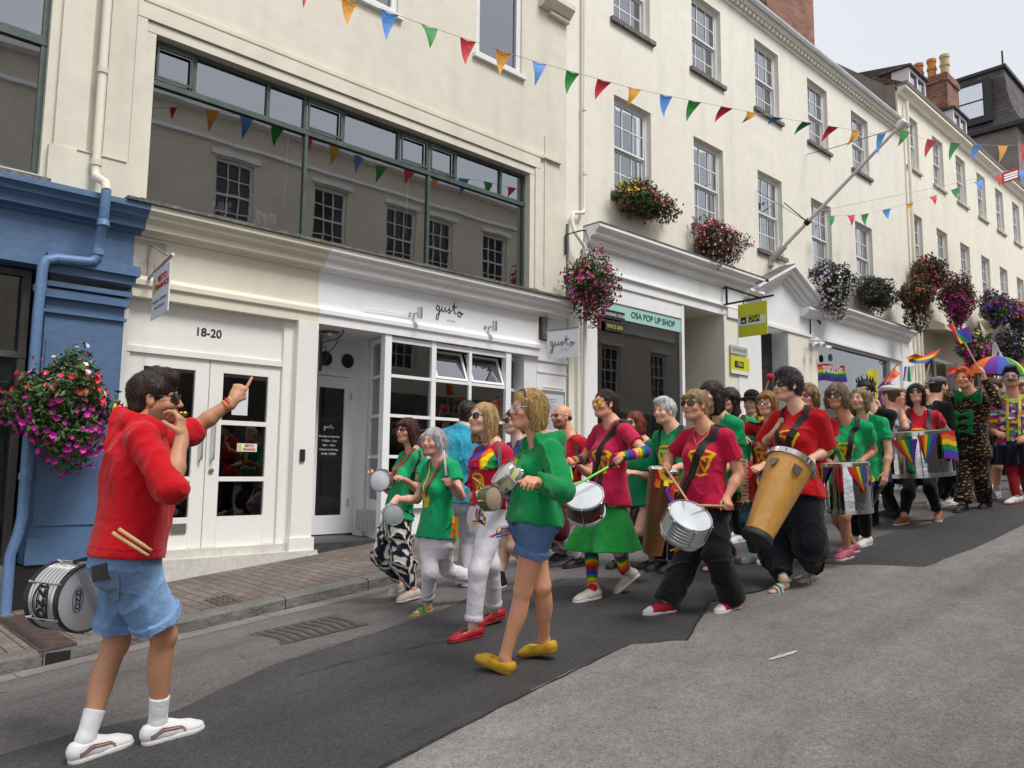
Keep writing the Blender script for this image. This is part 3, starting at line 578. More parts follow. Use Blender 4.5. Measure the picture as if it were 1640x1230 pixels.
# fascia lettering and lamps
strokes(GUSTO, (6.56, FY-.064, 3.60), (1, 0, 0), (0, 0, 1), .24, .0075, MATS['black_ink'], B1, 'shop_name')
lettering('KITCHEN', .035, (6.58, FY-.062, 3.46), (1, 0, 0), (0, 0, 1), mat('faint_grey', (.5, .5, .5), .6), B1)
for x in (5.96, 7.27):
    mb = MB(); mb.lathe((x, FY-.19, 3.39), (0, 0, 1), [(0, 0), (.036, 0), (.036, .15), (0, .15)], 16).box(x-.012, x+.012, FY-.17, FY-.058, 3.455, 3.48).lathe((x-.07, FY-.058, 3.46), (0, -1, 0), [(.02, 0), (.02, .02), (0, .02)], 10)
    autosmooth(mb.build('wall_lamp', m_chrome, B1))
MB().tube([(5.18, FY-.09, 3.42), (5.9, FY-.09, 3.44)], .006, 6).build('cable', m_white, B1)
MB().box(8.30, 8.50, FY-.034, FY-.028, 3.42, 3.82).build('louvre_panel', mat('wood_louvre', (.10, .06, .04), .7), B1)
# drain pipe : one pipe cream above, blue below
def pipe(pts, r, m, parent, name='pipe', collars=()):
    mb = MB(); mb.tube(pts, r, 12)
    for c, ax in collars: mb.lathe(c, ax, [(r, -.03), (r*1.25, -.03), (r*1.25, .03), (r, .03)], 12)
    return autosmooth(mb.build(name, m, parent), 50)
dp = thing('drainpipe', 'cast iron drainpipe, cream above and blue below, bending round the blue pilaster', 'drainpipe', (1.6, 8.1, .2))
yp = FY-.12
pipe([(2.06, yp, 11), (2.06, yp, 4.33), (2.06, yp-.03, 4.25), (2.08, yp-.30, 4.12), (2.08, yp-.33, 4.04)], .042, m_cream, dp, 'cream_pipe', [((2.06, yp, 5.35), (0, 0, 1)), ((2.06, yp, 4.4), (0, 0, 1)), ((2.06, yp, 6.9), (0, 0, 1))])
pipe([(2.08, yp-.33, 4.04), (2.08, yp-.30, 3.72), (2.08, yp-.22, 3.60), (2.08, yp-.19, 3.44), (2.05, yp-.19, 3.375), (2.0, yp-.19, 3.36), (1.74, yp-.19, 3.34), (1.66, yp-.19, 3.31), (1.635, yp-.19, 3.24), (1.635, yp-.14, 2.8), (1.64, yp-.12, 1.0), (1.62, yp-.12, .85), (1.57, yp-.12, .66), (1.57, yp-.12, .10)], .045, m_bluepipe, dp, 'blue_pipe', [((2.08, yp-.19, 3.47), (0, 0, 1)), ((1.638, yp-.13, 3.05), (0, 0, 1)), ((1.64, yp-.12, 1.35), (0, 0, 1)), ((2.08, yp-.30, 3.72), (0, .2, 1))])
dp2 = thing('drainpipe', 'thin cream drainpipe between the two cream buildings, crooked above the cornice', 'drainpipe', (9.1, 8.2, 1))
pipe([(9.32, 8.22, 11), (9.30, 8.22, 5.72), (9.26, 8.2, 5.62), (9.02, 8.2, 5.56), (8.98, 8.2, 5.46), (8.98, 8.16, 5.25), (9.04, 8.1, 5.12), (9.16, 8.1, 5.02), (9.2, 8.1, 4.9), (9.2, 8.16, 1.2)], .032, m_cream2, dp2, 'pipe', [((9.3, 8.22, 7.4), (0, 0, 1)), ((9.3, 8.22, 6.3), (0, 0, 1))])

# ---------------------------------------------------------------- sash windows
def make_sash(w, h, rows=2, sillm=None, cur=0.5, Y=0.0, seed=0):
    """frame, pane, curtain and sill meshes, origin at the centre bottom of the opening, facade plane at y=0, opening deep .2"""
    fr = MB(); y = .12; e = .055
    fr.box(-w/2, -w/2+e, y-.02, y+.08, 0, h).box(w/2-e, w/2, y-.02, y+.08, 0, h).box(-w/2+e, w/2-e, y-.02, y+.08, h-e, h).box(-w/2+e, w/2-e, y-.02, y+.08, 0, .06)
    hm = h*.5; t = .035; g = .022
    for (a, b, yy) in ((hm, h-e, y), (.06, hm, y+.045)):
        fr.box(-w/2+e, -w/2+e+t, yy, yy+.035, a, b).box(w/2-e-t, w/2-e, yy, yy+.035, a, b).box(-w/2+e+t, w/2-e-t, yy, yy+.035, a, a+t).box(-w/2+e+t, w/2-e-t, yy, yy+.035, b-t, b)
        for i in (1, 2): x = -w/2+e+(w-2*e)*i/3; fr.box(x-g/2, x+g/2, yy+.005, yy+.03, a+t, b-t)
        for j in range(1, rows): z = a+(b-a)*j/rows; fr.box(-w/2+e+t, w/2-e-t, yy+.008, yy+.027, z-g/2, z+g/2)
    gl = MB(); gl.add([(-w/2+e, y+.018, hm), (w/2-e, y+.018, hm), (w/2-e, y+.018, h-e), (-w/2+e, y+.018, h-e)], [(0, 1, 2, 3)]); gl.add([(-w/2+e, y+.062, .06), (w/2-e, y+.062, .06), (w/2-e, y+.062, hm), (-w/2+e, y+.062, hm)], [(0, 1, 2, 3)])
    cu = MB(); n = 14
    for s in (-1, 1):
        x0 = s*w*.5; x1 = s*w*(.5-cur*.5); V = []
        for i in range(n+1): x = x0+(x1-x0)*i/n; V += [(x, y+.2+.03*math.sin(i*2.1), .05), (x*.96, y+.2+.03*math.sin(i*2.1), h)]
        cu.add(V, [(2*i, 2*i+2, 2*i+3, 2*i+1) for i in range(n)])
    si = MB(); si.box(-w/2-.1, w/2+.1, -.07, .2, -.085, -.002)
    bk = MB(); bk.add([(-w/2-.3, y+.5, -.2), (w/2+.3, y+.5, -.2), (w/2+.3, y+.5, h+.2), (-w/2-.3, y+.5, h+.2)], [(0, 1, 2, 3)])
    return [mkmesh('window', fr.v, fr.f, m_sash), mkmesh('pane', gl.v, gl.f, m_glassu), mkmesh('curtain', cu.v, cu.f, m_curtain), mkmesh('sill', si.v, si.f, sillm), mkmesh('room', bk.v, bk.f, m_mid_in)]
def put_sash(parent, meshes, x, z, y=FY):
    base = worldloc(parent); w = link('window', meshes[0], parent, np.array([x, y, z])-base)
    for n_, me in zip(('pane', 'curtain', 'sill', 'room'), meshes[1:]): link(n_, me, w)
    return w
# ---------------------------------------------------------------- building 2 (pale, dentil cornice)
B2 = thing('pale_building', 'pale cream building with dentil cornice and grey sills above the light blue shop sign', 'building', (16, 8.3, 1.5))
X2a, X2b = 8.95, 23.35
cx2 = [10.70, 13.14, 15.58, 18.06, 20.52]
mb = MB(); holes = [(x-.53, x+.53, 6.22, 8.0, .2) for x in cx2]+[(x-.53, x+.53, 9.40, 11.02, .2) for x in cx2]
wallholes(mb, X2a, X2b, 5.4, 11.4, FY+.0, holes)
mb.add([(X2b, FY, 1), (X2b, 15, 1), (X2b, 15, 11.4), (X2b, FY, 11.4)], [(0, 1, 2, 3)]); mb.add([(X2a, FY+.01, 11.4), (X2a, 15, 11.4), (X2a, 15, 4), (X2a, FY+.01, 4)], [(0, 1, 2, 3)])
mb.build('wall', m_cream2, B2)
for i, cur in enumerate((.75, .45)):
    ms = make_sash(1.06, 1.62, 2, m_lead, cur); msl = make_sash(1.06, 1.78, 2, m_lead, cur)
    for j, x in enumerate(cx2):
        for z in (6.22, 9.40):
            if (j+(z > 8)) % 2 == i: put_sash(B2, ms if z > 8 else msl, x, z)
mb = MB()   # eaves cornice
y = FY; mb.prof([(y-.001, 11.33), (y-.04, 11.34), (y-.05, 11.38), (y-.001, 11.38)], X2a, X2b)
mb.prof([(y-.001, 11.48), (y-.15, 11.48), (y-.17, 11.51), (y-.2, 11.52), (y-.2, 11.535), (y-.001, 11.535)], X2a, X2b+.1)
x = X2a+.1
while x < X2b-.05: mb.box(x, x+.085, y-.12, y-.002, 11.395, 11.475); x += .17
mb.prof([(y-.001, 11.38), (y-.03, 11.382), (y-.03, 11.478), (y-.001, 11.48)], X2a, X2b)
mb.build('eaves_cornice', m_cream2, B2)
MB().prof([(y-.17, 11.537), (y-.24, 11.56), (y-.27, 11.62), (y-.27, 11.67), (y-.1, 11.67), (y-.1, 11.537)], X2a, X2b+.12).build('gutter', mat('lead_gutter', (.50, .51, .53), .5, var=(3, .15)), B2)
m_tile = brickmat('roof_tiles', (.10, .075, .055), (.17, .11, .08), (.03, .025, .02), .2, .12, .012, bump=.8, plane='XZ')
MB().prof([(y-.12, 11.672), (y+2.6, 13.2), (y+2.6, 11.672)], X2a, X2b).build('roof', m_tile, B2)
# parapet gable running up at the right end
mat('brown_render', (.26, .235, .20), .85, var=((2, .25), (15, .15)), bump=(25, .4))
m_brick = brickmat('red_brick', (.13, .03, .02), (.36, .11, .06), (.30, .25, .2), .22, .075, .01, bump=.7, plane='XZ')
def chimney(x0, x1, y0, y1, z0, z1, parent, pots=0, m=None):
    mb = MB(); m = m or m_brick; mb.box(x0, x1, y0, y1, z0, z1); mb.box(x0-.06, x1+.06, y0-.06, y1+.06, z1, z1+.22); mb.box(x0-.02, x1+.02, y0-.02, y1+.02, z1+.22, z1+.32)
    c = mb.build('chimney', m, parent)
    mm = [mat('terracotta_pot', (.46, .16, .06), .8, var=(9, .2)), mat('orange_pot', (.52, .22, .06), .8, var=(9, .2)), mat('buff_pot', (.5, .38, .2), .8, var=(9, .2))]
    for i in range(pots):
        yy = y1-(y1-y0)*(i+.5)/pots; r = .17; mb = MB(); mb.lathe(((x0+x1)/2, yy, z1+.3), (0, 0, 1), [(r, 0), (r*.9, .1), (r*.84, .5), (r*1.02, .52), (r*1.02, .6), (r*.84, .62), (r*.84, .82), (r*1.0, .84), (r*1.0, .95), (r*.7, .96), (r*.7, .3)], 16)
        autosmooth(mb.build('chimney_pot', mm[i % 3], c))
    return c
pc = onY(1262, 30, 10.2)
chimney(18.85, 21.7, 10.0, 10.9, 12.0, 17.2, B2)
# ---- shop level of building 2
mb = MB()
zc = 5.42
def cor2(x0, x1, z=zc, p=1.0, y=FY):
    P = [(y-.001, z), (y-.36*p, z), (y-.36*p, z-.05), (y-.32*p, z-.07), (y-.27*p, z-.12), (y-.27*p, z-.16), (y-.18*p, z-.17), (y-.15*p, z-.20), (y-.15*p, z-.26), (y-.07*p, z-.30), (y-.07*p, z-.33), (y-.001, z-.34)]
    mb.prof(P, x0, x1)
cor2(9.36, 14.75); cor2(17.1, 23.1)
x = 9.55
while x < 11.8: mb.box(x, x+.02, FY-.145, FY-.07, zc-.3, zc-.26); x += .045
mb.build('shop_cornice', m_white, B2)
MB().box(9.36, 14.72, FY-.37, FY, zc+.003, zc+.025).box(17.15, 23.1, FY-.37, FY, zc+.003, zc+.025).build('cornice_flashing', m_lead, B2)
mb = MB()
mb.box(9.40, 14.5, FY-.06, FY+.1, 4.70, 5.08); mb.prof([(FY-.06, 4.78), (FY-.09, 4.775), (FY-.10, 4.72), (FY-.06, 4.70)], 9.4, 14.5); mb.box(9.40, 14.9, FY-.05, FY+.1, 4.55, 4.70)
mb.box(13.60, 14.72, FY-.09, FY+.05, 4.52, 5.08)
# pediment centre
mb.box(14.72, 17.2, FY-.03, FY+.1, 4.60, 5.2)
mb.add([(14.75, FY-.03, 5.2), (17.15, FY-.03, 5.2), (15.95, FY-.03, 5.8)], [(0, 1, 2)])
mb.box(17.2, 23.1, FY-.06, FY+.1, 4.60, 5.08); mb.box(17.2, 17.75, FY-.09, FY+.05, 4.5, 5.08); mb.box(14.8, 23.1, FY-.085, FY-.03, 4.55, 4.62)
mb.box(22.55, 23.15, FY-.09, FY+.05, 1.5, 5.08)
mb.build('shop_fascia', m_white, B2)
mb = MB()   # raking cornices of the pediment
for (xa, za, xb, zb2) in ((14.35, 5.25, 15.95, 5.98), (15.95, 5.98, 17.65, 5.2)):
    for (p, dz0, dz1) in ((.36, -.05, .02), (.28, -.14, -.052), (.17, -.24, -.142), (.09, -.32, -.242)):
        V = [(x_, yy, z_+dz) for (x_, z_) in ((xa, za), (xb, zb2)) for yy in (FY-p, FY-.002) for dz in (dz0, dz1)]
        mb.add(V, [(0, 1, 3, 2), (4, 6, 7, 5), (0, 4, 5, 1), (2, 3, 7, 6), (0, 2, 6, 4), (1, 5, 7, 3)])
mb.prof([(FY-.001, 5.19), (FY-.25, 5.19), (FY-.27, 5.13), (FY-.12, 5.0), (FY-.001, 4.98)], 14.2, 14.76); mb.prof([(FY-.001, 5.192), (FY-.25, 5.192), (FY-.27, 5.132), (FY-.12, 5.0), (FY-.001, 4.98)], 16.75, 17.6)
mb.build('pediment', m_white, B2)
mb = MB()
mb.add([(14.36, FY-.37, 5.285), (15.95, FY-.37, 6.015), (15.95, FY, 6.015), (14.36, FY, 5.285)], [(0, 1, 2, 3)]); mb.build('pediment_lead', m_lead, B2)
# piers, recesses, shop windows
mb = MB()
def pier(x0, x1, y0=FY-.04, z1=4.57): mb.box(x0, x1, y0, FY+1.4, .6, z1)
MB().box(9.0, 9.28, FY-.02, FY+1.2, .6, 5.4).build('pier', m_cream2, B2)
pier(13.50, 14.75, FY-.05)
mb.box(13.502, 14.0, FY+1.401, FY+1.9, .6, 4.55)
mb.add([(12.2, 9.7, 0), (13.5, 9.7, 0), (13.5, 9.7, 4.7), (12.2, 9.7, 4.7)], [(0, 1, 2, 3)])
mb.box(12.15, 13.5, FY+.0, 9.8, 4.565, 4.60)
mb.build('pier', m_cream2, B2)
MB().box(16.15, 17.55, FY-.05, FY+1.4, .6, 4.57).build('pier', m_cream2, B2)
mb = MB(); mb.box(9.28, 9.66, FY-.045, FY+.3, .6, 4.70); mb.box(12.08, 12.16, FY-.03, FY+1.4, .6, 4.70); mb.box(9.66, 12.08, FY-.02, FY+.05, 4.28, 4.70)
mb.box(14.0, 14.9, FY-.065, FY+.2, 1.1, 4.57); mb.box(16.12, 16.35, FY-.04, FY+.6, 1.2, 4.57)
mb.build('shop_frame', m_white, B2)
MB().box(9.66, 12.08, FY+.0, FY+.012, 4.02, 4.28).build('sign_band', mat('aqua_band', (.36, .60, .56), .5), B2)
MB().add([(9.66, FY+.03, 1.2), (12.08, FY+.03, 1.2), (12.08, FY+.03, 4.04), (9.66, FY+.03, 4.04)], [(0, 1, 2, 3)]).add([(12.1, FY+.04, 1.2), (12.1, 9.7, 1.2), (12.1, 9.7, 4.5), (12.1, FY+.04, 4.5)], [(0, 1, 2, 3)]).build('shop_pane', m_glassd, B2)
lettering('OSA POP UP SHOP', .155, (11.25, FY-.006, 4.14), (1, 0, 0), (0, 0, 1), mat('teal_ink', (.03, .12, .11), .6), B2, .002)
mb = MB(); mb.box(9.9, 10.42, FY-.012, FY-.004, 3.99, 4.14); mb.box(9.9, 10.42, FY-.012, FY-.004, 3.78, 3.94); mb.build('window_sticker', m_black, B2)
lettering('FINDING YOUR', .075, (10.16, FY-.014, 4.065), (1, 0, 0), (0, 0, 1), m_wt, B2, .0008); lettering('SPACE 2021', .085, (10.16, FY-.014, 3.86), (1, 0, 0), (0, 0, 1), mat('yellow_ink', (.5, .5, .05), .6), B2, .0008)
mb = MB(); room(mb, 9.4, 12.2, FY+.1, 12.5, .8, 4.6); mb.build('interior', mat('shop_interior', (.16, .14, .10), .9, var=(1, .5)), B2)
mb = MB(); mb.box(11.4, 11.5, 9.0, 12.2, 1, 4.4); mb.build('wood_panel', mat('orange_wood', (.30, .13, .045), .6, var=(3, .3)), B2)
mb = MB(); mb.box(10.9, 11.5, 9.8, 9.9, 2.1, 3.5).box(10.2, 11.3, 10.5, 10.6, 3.2, 3.8); mb.build('display_board', mat('display_grey', (.4, .4, .36), .8), B2)
mb = MB()
for i in range(5): mb.box(10.3+.32*i, 10.33+.32*i, FY+.35, FY+.6, 1.6, 2.55)
for z in (1.6, 2.05, 2.5): mb.box(10.33, 11.58, FY+.352, FY+.6, z, z+.03)
mb.box(10.33, 11.58, FY+.6, FY+.62, 1.6, 2.53)
mb.build('shelf_unit', mat('shelf_white', (.62, .68, .68), .5), B2)
# dark double door of building 2
mb = MB(); mb.box(14.9, 16.12, FY+.35, FY+.42, 1.2, 4.55)
for i in range(2):
    for j in range(4): mb.box(14.98+i*.6, 15.46+i*.6, FY+.33, FY+.352, 1.6+j*.72, 2.2+j*.72, .008)
mb.build('dark_door', m_black, B2)
# right hand shop window with yellow posters
mb = MB(); mb.box(17.55, 22.6, FY+.02, FY+.08, 4.5, 4.62); mb.box(21.9, 22.55, FY+.0, FY+.4, 1.5, 4.57); mb.build('window_head', m_white, B2)
MB().add([(17.55, FY+.1, 1.7), (21.9, FY+.1, 1.7), (21.9, FY+.1, 4.5), (17.55, FY+.1, 4.5)], [(0, 1, 2, 3)]).build('shop_pane', glass('bright_glass', (.8, .84, .84), .13, 1.5), B2)
mb = MB(); room(mb, 17.5, 22.0, FY+.12, 10.4, 1.5, 4.6); mb.build('interior', mat('shop_interior_pale', (.36, .38, .36), .9, var=(1.2, .35)), B2)
mb = MB()
for a, b, z0, z1 in ((18.2, 18.35, 3.4, 4.1), (19.0, 19.5, 2.4, 3.6), (20.0, 20.2, 3.5, 4.0), (20.6, 20.9, 3.0, 3.9), (21.2, 21.4, 3.5, 4.1)): mb.box(a, b, FY+.2, FY+.21, z0, z1)
mb.build('poster', mat('poster_yellow', (.75, .68, .04), .6), B2)
mb = MB(); mb.lathe((18.25, FY+.0, 4.2), (0, -1, 0), [(.0, 0), (.09, 0), (.09, .03), (0, .03)], 14); mb.build('wall_bell', m_blackmetal, B2)
# ---------------------------------------------------------------- building 3
B3 = thing('ivory_building', 'ivory three storey building further up the street with dormers and three chimney pots', 'building', (29, 8.3, 3))
cx3 = [24.42, 26.62, 28.82, 31.03, 33.2, 35.4]
mb = MB(); X3a, X3b = 23.36, 36.5
holes = [(x-.48, x+.48, 7.45, 9.2, .2) for x in cx3]+[(x-.48, x+.48, 10.62, 12.25, .2) for x in cx3]
wallholes(mb, X3a, X3b, 6.2, 12.75, FY+.02, holes)
mb.add([(X3a, FY+.02, 11.4), (X3a, 15, 11.4), (X3a, 15, 12.75), (X3a, FY+.02, 12.75)], [(3, 2, 1, 0)])
mb.add([(X3b, FY+.02, 1), (X3b, 15, 1), (X3b, 15, 12.75), (X3b, FY+.02, 12.75)], [(0, 1, 2, 3)])
mb.build('wall', m_cream3, B3)
m_sill3 = mat('sill_cream', (.5, .46, .38), .8, var=(6, .25))
for i, cur in enumerate((.6, .9)):
    ms = make_sash(.96, 1.75, 2, m_sill3, cur); ms2 = make_sash(.96, 1.63, 2, m_sill3, cur)
    for j, x in enumerate(cx3):
        if j % 2 == i: put_sash(B3, ms, x, 7.45, FY+.02); put_sash(B3, ms2, x, 10.62, FY+.02)
mb = MB(); y = FY+.02; mb.prof([(y-.001, 12.6), (y-.08, 12.62), (y-.12, 12.72), (y-.25, 12.78), (y-.25, 12.86), (y-.001, 12.86)], X3a, X3b); mb.build('eaves_cornice', m_cream3, B3)
MB().prof([(y-.27, 12.87), (y-.3, 12.97), (y+.2, 12.97), (y+.2, 12.87)], X3a, X3b).build('gutter', mat('grey_gutter', (.2, .19, .18), .6), B3)
MB().prof([(y-.2, 12.95), (y+2.6, 14.6), (y+2.6, 12.9)], X3a, X3b).build('roof', m_tile, B3)
m_slate = brickmat('slates', (.085, .075, .078), (.14, .12, .125), (.04, .035, .035), .25, .18, .01, bump=.6, plane='XZ')
for a in (24.35, 28.3):
    mb = MB(); mb.box(a, a+.08, y-.02, y+.5, 12.95, 13.85).box(a+1.3, a+1.38, y-.02, y+.5, 12.95, 13.85).box(a+.08, a+1.3, y-.02, y+.02, 12.95, 13.1).box(a+.08, a+1.3, y-.02, y+.02, 13.77, 13.85).box(a+.66, a+.72, y-.02, y+.02, 13.1, 13.77)
    dm = mb.build('dormer', m_sash, B3)
    MB().box(a+.08, a+1.3, y+.03, y+.04, 13.1, 13.77).build('pane', m_glassu, dm)
    MB().prof([(y-.12, 13.86), (y-.12, 13.91), (y+1.5, 14.2), (y+1.5, 13.86)], a-.1, a+1.48).build('dormer_roof', m_slate, dm)
    MB().box(a-.0, a+1.38, y+.52, y+1.5, 13.1, 13.85).build('cheek', m_slate, dm)
chimney(30.0, 31.2, 8.95, 10.3, 13.2, 15.75, B3, 3)
MB().prof([(y+.05, 11.5), (y+.05, 12.95), (y+.3, 13.0), (y+2.9, 15.3), (y+2.9, 11.5)], X3a-.02, X3a+.35).build('parapet_wall', MATS['brown_render'], B3)
# shop level of building 3
mb = MB(); mb.prof([(y-.001, 6.15), (y-.7, 5.75), (y-.72, 5.6), (y-.6, 5.6), (y-.001, 5.7)], 24.2, 28.6); mb.prof([(y-.001, 6.4), (y-.6, 6.0), (y-.6, 5.86), (y-.001, 5.9)], 31.2, 36.4)
mb.add([(28.6, y-.6, 6.0), (29.9, y-.9, 6.75), (31.2, y-.6, 6.0), (29.9, y, 6.75)], [(0, 1, 3), (1, 2, 3)]); mb.add([(28.6, y-.6, 5.85), (31.2, y-.6, 5.85), (31.2, y-.6, 6.0), (29.9, y-.9, 6.75), (28.6, y-.6, 6.0)], [(0, 1, 2, 3, 4)])
mb.build('canopy', mat('canopy_cream', (.50, .46, .37), .7, var=(3, .15)), B3)
mb = MB(); mb.box(23.4, 36.4, y+.0, y+.06, 5.0, 6.2); mb.box(23.36, 24.3, y-.02, y+1, 2, 5.0); mb.box(27.4, 28.9, y-.02, y+1, 2, 5.0); mb.box(31.0, 31.8, y-.02, y+1, 2, 5.0); mb.box(35.6, 36.5, y-.02, y+1, 2, 5.0)
mb.build('shopfront', m_cream3, B3)
mb = MB(); mb.box(24.3, 27.4, y+.35, y+.4, 2, 5.0); mb.box(28.9, 31.0, y+.45, y+.5, 2, 5.0); mb.box(31.8, 35.6, y+.25, y+.3, 2, 5.0); mb.build('shop_pane', mat('dark_shop_glass', (.06, .06, .055), .15), B3)
mb = MB(); mb.box(25.2, 25.3, y+.3, y+.36, 2, 5.0).box(26.3, 26.4, y+.3, y+.36, 2, 5.0).box(24.3, 24.4, y+.28, y+.36, 2, 5); mb.build('window_mullion', m_cream3, B3)
lettering('24', .4, (29.9, y-.62, 6.12), (1, 0, 0), (0, 0, 1), MATS['black_ink'], B3, .01)
pipe([(23.75, 8.2, 12.5), (23.75, 8.2, 2.2)], .05, m_cream3, B3, 'downpipe'); pipe([(24.1, 8.22, 6.3), (24.1, 8.22, 2.2)], .045, m_cream3, B3, 'downpipe')
# ---------------------------------------------------------------- slate mansard house beyond
B4 = thing('mansard_house', 'dark slate hung mansard house rising behind the ivory building, with one black dormer window', 'building', (40, 9, 4))
xa, xb, Ym = 38.0, 46.0, 8.7
MB().box(xa, xb, Ym, 18, 3, 16.45).build('wall', mat('grey_render', (.235, .20, .185), .85, var=((1.2, .3), (9, .2)), bump=(20, .3)), B4)
prof_ = [(-.25, 16.62), (-.05, 17.0), (.15, 17.5), (.28, 18.1), (.36, 18.8), (.42, 19.35)]
V = []; Fc = []
for dx, z in prof_: V += [(xa+dx*.5, Ym+dx, z), (xb, Ym+dx, z), (xb, 18, z), (xa+dx*.5, 18, z)]
for i in range(len(prof_)-1):
    for j in range(4): a = i*4+j; b = i*4+(j+1) % 4; Fc.append((a, b, b+4, a+4))
Fc.append(tuple(range(len(V)-4, len(V))))
place('mansard_roof', V, Fc, m_slate, B4)
MB().box(xa-.3, xb, Ym-.45, 18.2, 16.45, 16.62).box(xa+.1, xb, Ym+.3, 18.2, 19.35, 19.5).build('eaves', m_black, B4)
mb = MB(); mb.box(xa-.25, xa+1, 9.55, 11.1, 16.95, 18.95); dm = mb.build('dormer', m_black, B4)
mb = MB(); mb.box(xa-.3, xa-.26, 9.85, 10.8, 17.25, 17.95); mb.box(xa-.3, xa-.26, 9.85, 10.8, 18.02, 18.75); mb.build('pane', glass('pale_pane', (.7, .72, .75), .6, 1.5), dm)
MB().tube([(xa+.3, Ym+.45, 19.4), (xa+.3, Ym+.45, 20.2)], .04, 6).build('finial', m_black, B4)
MB().box(49.5, 60, 7.6, 14, 3, 13.8).build('wall', m_cream3, thing('far_building', 'pale building at the far right edge, beyond the slate mansard house', 'building', (55, 8, 5)))
# ---------------------------------------------------------------- opposite side of the street (seen reflected in the glass)
B5 = thing('opposite_terrace', 'cream terrace across the street, seen only reflected in the strip window', 'building', (12, -5, 1))
YO = -5.2
mb = MB(); ox = [5.6, 9.3, 12.5, 15.3, 17.0, 19.7, 23, 26.5, 30, 33.5]
holes = [(x-.6, x+.6, 8.4, 10.5, .2) for x in ox]+[(x-.6, x+.6, 4.8, 6.9, .2) for x in ox]
wallholes(mb, -12, 27, -2, 12.0, 0, [(-h[1]+28, -h[0]+28, h[2], h[3], .2) for h in holes])
V = [(28-v[0], YO-v[1], v[2]) for v in mb.v]; place('wall', V, mb.f, mat('opposite_render', (.66, .60, .50), .8, var=(1, .1)), B5)
mb = MB(); mb.box(1, 40, YO, YO+.35, 11.7, 12.0).box(1, 40, YO, YO+.12, 7.6, 7.8).box(1, 40, YO, YO+.12, 10.9, 11.0); mb.build('cornice', m_white, B5)
for x in ox:
    for z in (8.4, 4.8):
        mb = MB(); y = YO-.2; mb.box(x-.6, x-.53, y, y+.08, z, z+2.1).box(x+.53, x+.6, y, y+.08, z, z+2.1).box(x-.53, x+.53, y, y+.08, z, z+.08).box(x-.53, x+.53, y, y+.08, z+2.02, z+2.1).box(x-.53, x+.53, y, y+.08, z+1.02, z+1.08)
        for i in (1, 2): mb.box(x-.53+1.06*i/3-.015, x-.53+1.06*i/3+.015, y+.02, y+.06, z+.08, z+2.02)
        for zz in (.55, 1.55): mb.box(x-.53, x+.53, y+.021, y+.059, z+zz-.015, z+zz+.015)
        mb.box(x-.75, x+.75, YO, YO+.1, z+2.15, z+2.3)
        w = mb.build('window', m_sash, B5); MB().box(x-.6, x+.6, y-.02, y-.01, z, z+2.1).build('pane', mat('opp_glass', (.03, .03, .035), .1), w)
MB().box(1, 40, YO+.002, YO+.06, -1, 4.0).build('shopfronts', mat('opposite_shops', (.12, .11, .1), .5, var=(.7, .8)), B5)
V = [(x, y_, .1*x+.0+(.0 if y_ < -4 else 0)) for x in (X0, X1) for y_ in (-5.2, -4.0)]
tag(place('opposite_pavement', [(X0, -5.2, -1.3), (X0, -4.0, -1.3), (X1, -4.0, 7.6), (X1, -5.2, 7.6), (X0, -4.0, -1.45), (X1, -4.0, 7.45)], [(0, 3, 2, 1), (1, 2, 5, 4)], m_pave), kind='structure')
# ================================================================ BUNTING
pm = {k: mat('pennant_'+k, s2l(c), .6, bump=(9, .3)) for k, c in (('red', 'b80d1c'), ('yellow', 'c98a12'), ('blue', '3f7fc6'), ('green', '0b7d22'), ('lightgreen', '22a046'))}
m_string = mat('string', (.45, .43, .4), .8)
def bunting(label, pts, flags, sag=0.0, w=.2, h=.3):
    """pts: (px,py,D) string points; flags: (px,py,colour,tip dx, tip dy)"""
    P = [atD(x, y, D) for x, y, D in pts]
    o = thing('bunting', label, 'bunting', P[len(P)//2], 'bunting strung across the street')
    MB().tube(P, .0035, 5).build('string', m_string, o)
    xs = [p[0] for p in pts]; ys = [p[1] for p in pts]; ds = [p[2] for p in pts]
    for f in flags:
        x, col, wp, tx, ty = f; D = np.interp(x, xs, ds); D2 = np.interp(x+wp, xs, ds); y = np.interp(x, xs, ys); y2 = np.interp(x+wp, xs, ys)
        A = atD(x, y, D); B = atD(x+wp, y2, D2); T = atD(x+tx, y+ty, D+.02)
        n = np.cross(B-A, T-A); n /= np.linalg.norm(n); V = []; K = 6
        for i in range(K+1):
            t = i/K; L_ = A+(T-A)*t; R_ = B+(T-B)*t; bow = .03*math.sin(t*3.0)*(1 if (int(x) % 2) else -1)
            for u in (0, .5, 1): V.append(L_+(R_-L_)*u+n*(bow+(.02*math.sin(u*math.pi)*(1-t))))
        Fc = []
        for i in range(K):
            for u in range(2): a = i*3+u; Fc.append((a, a+1, a+4, a+3))
        place('pennant', V, Fc, pm[col], o, True)
    return o
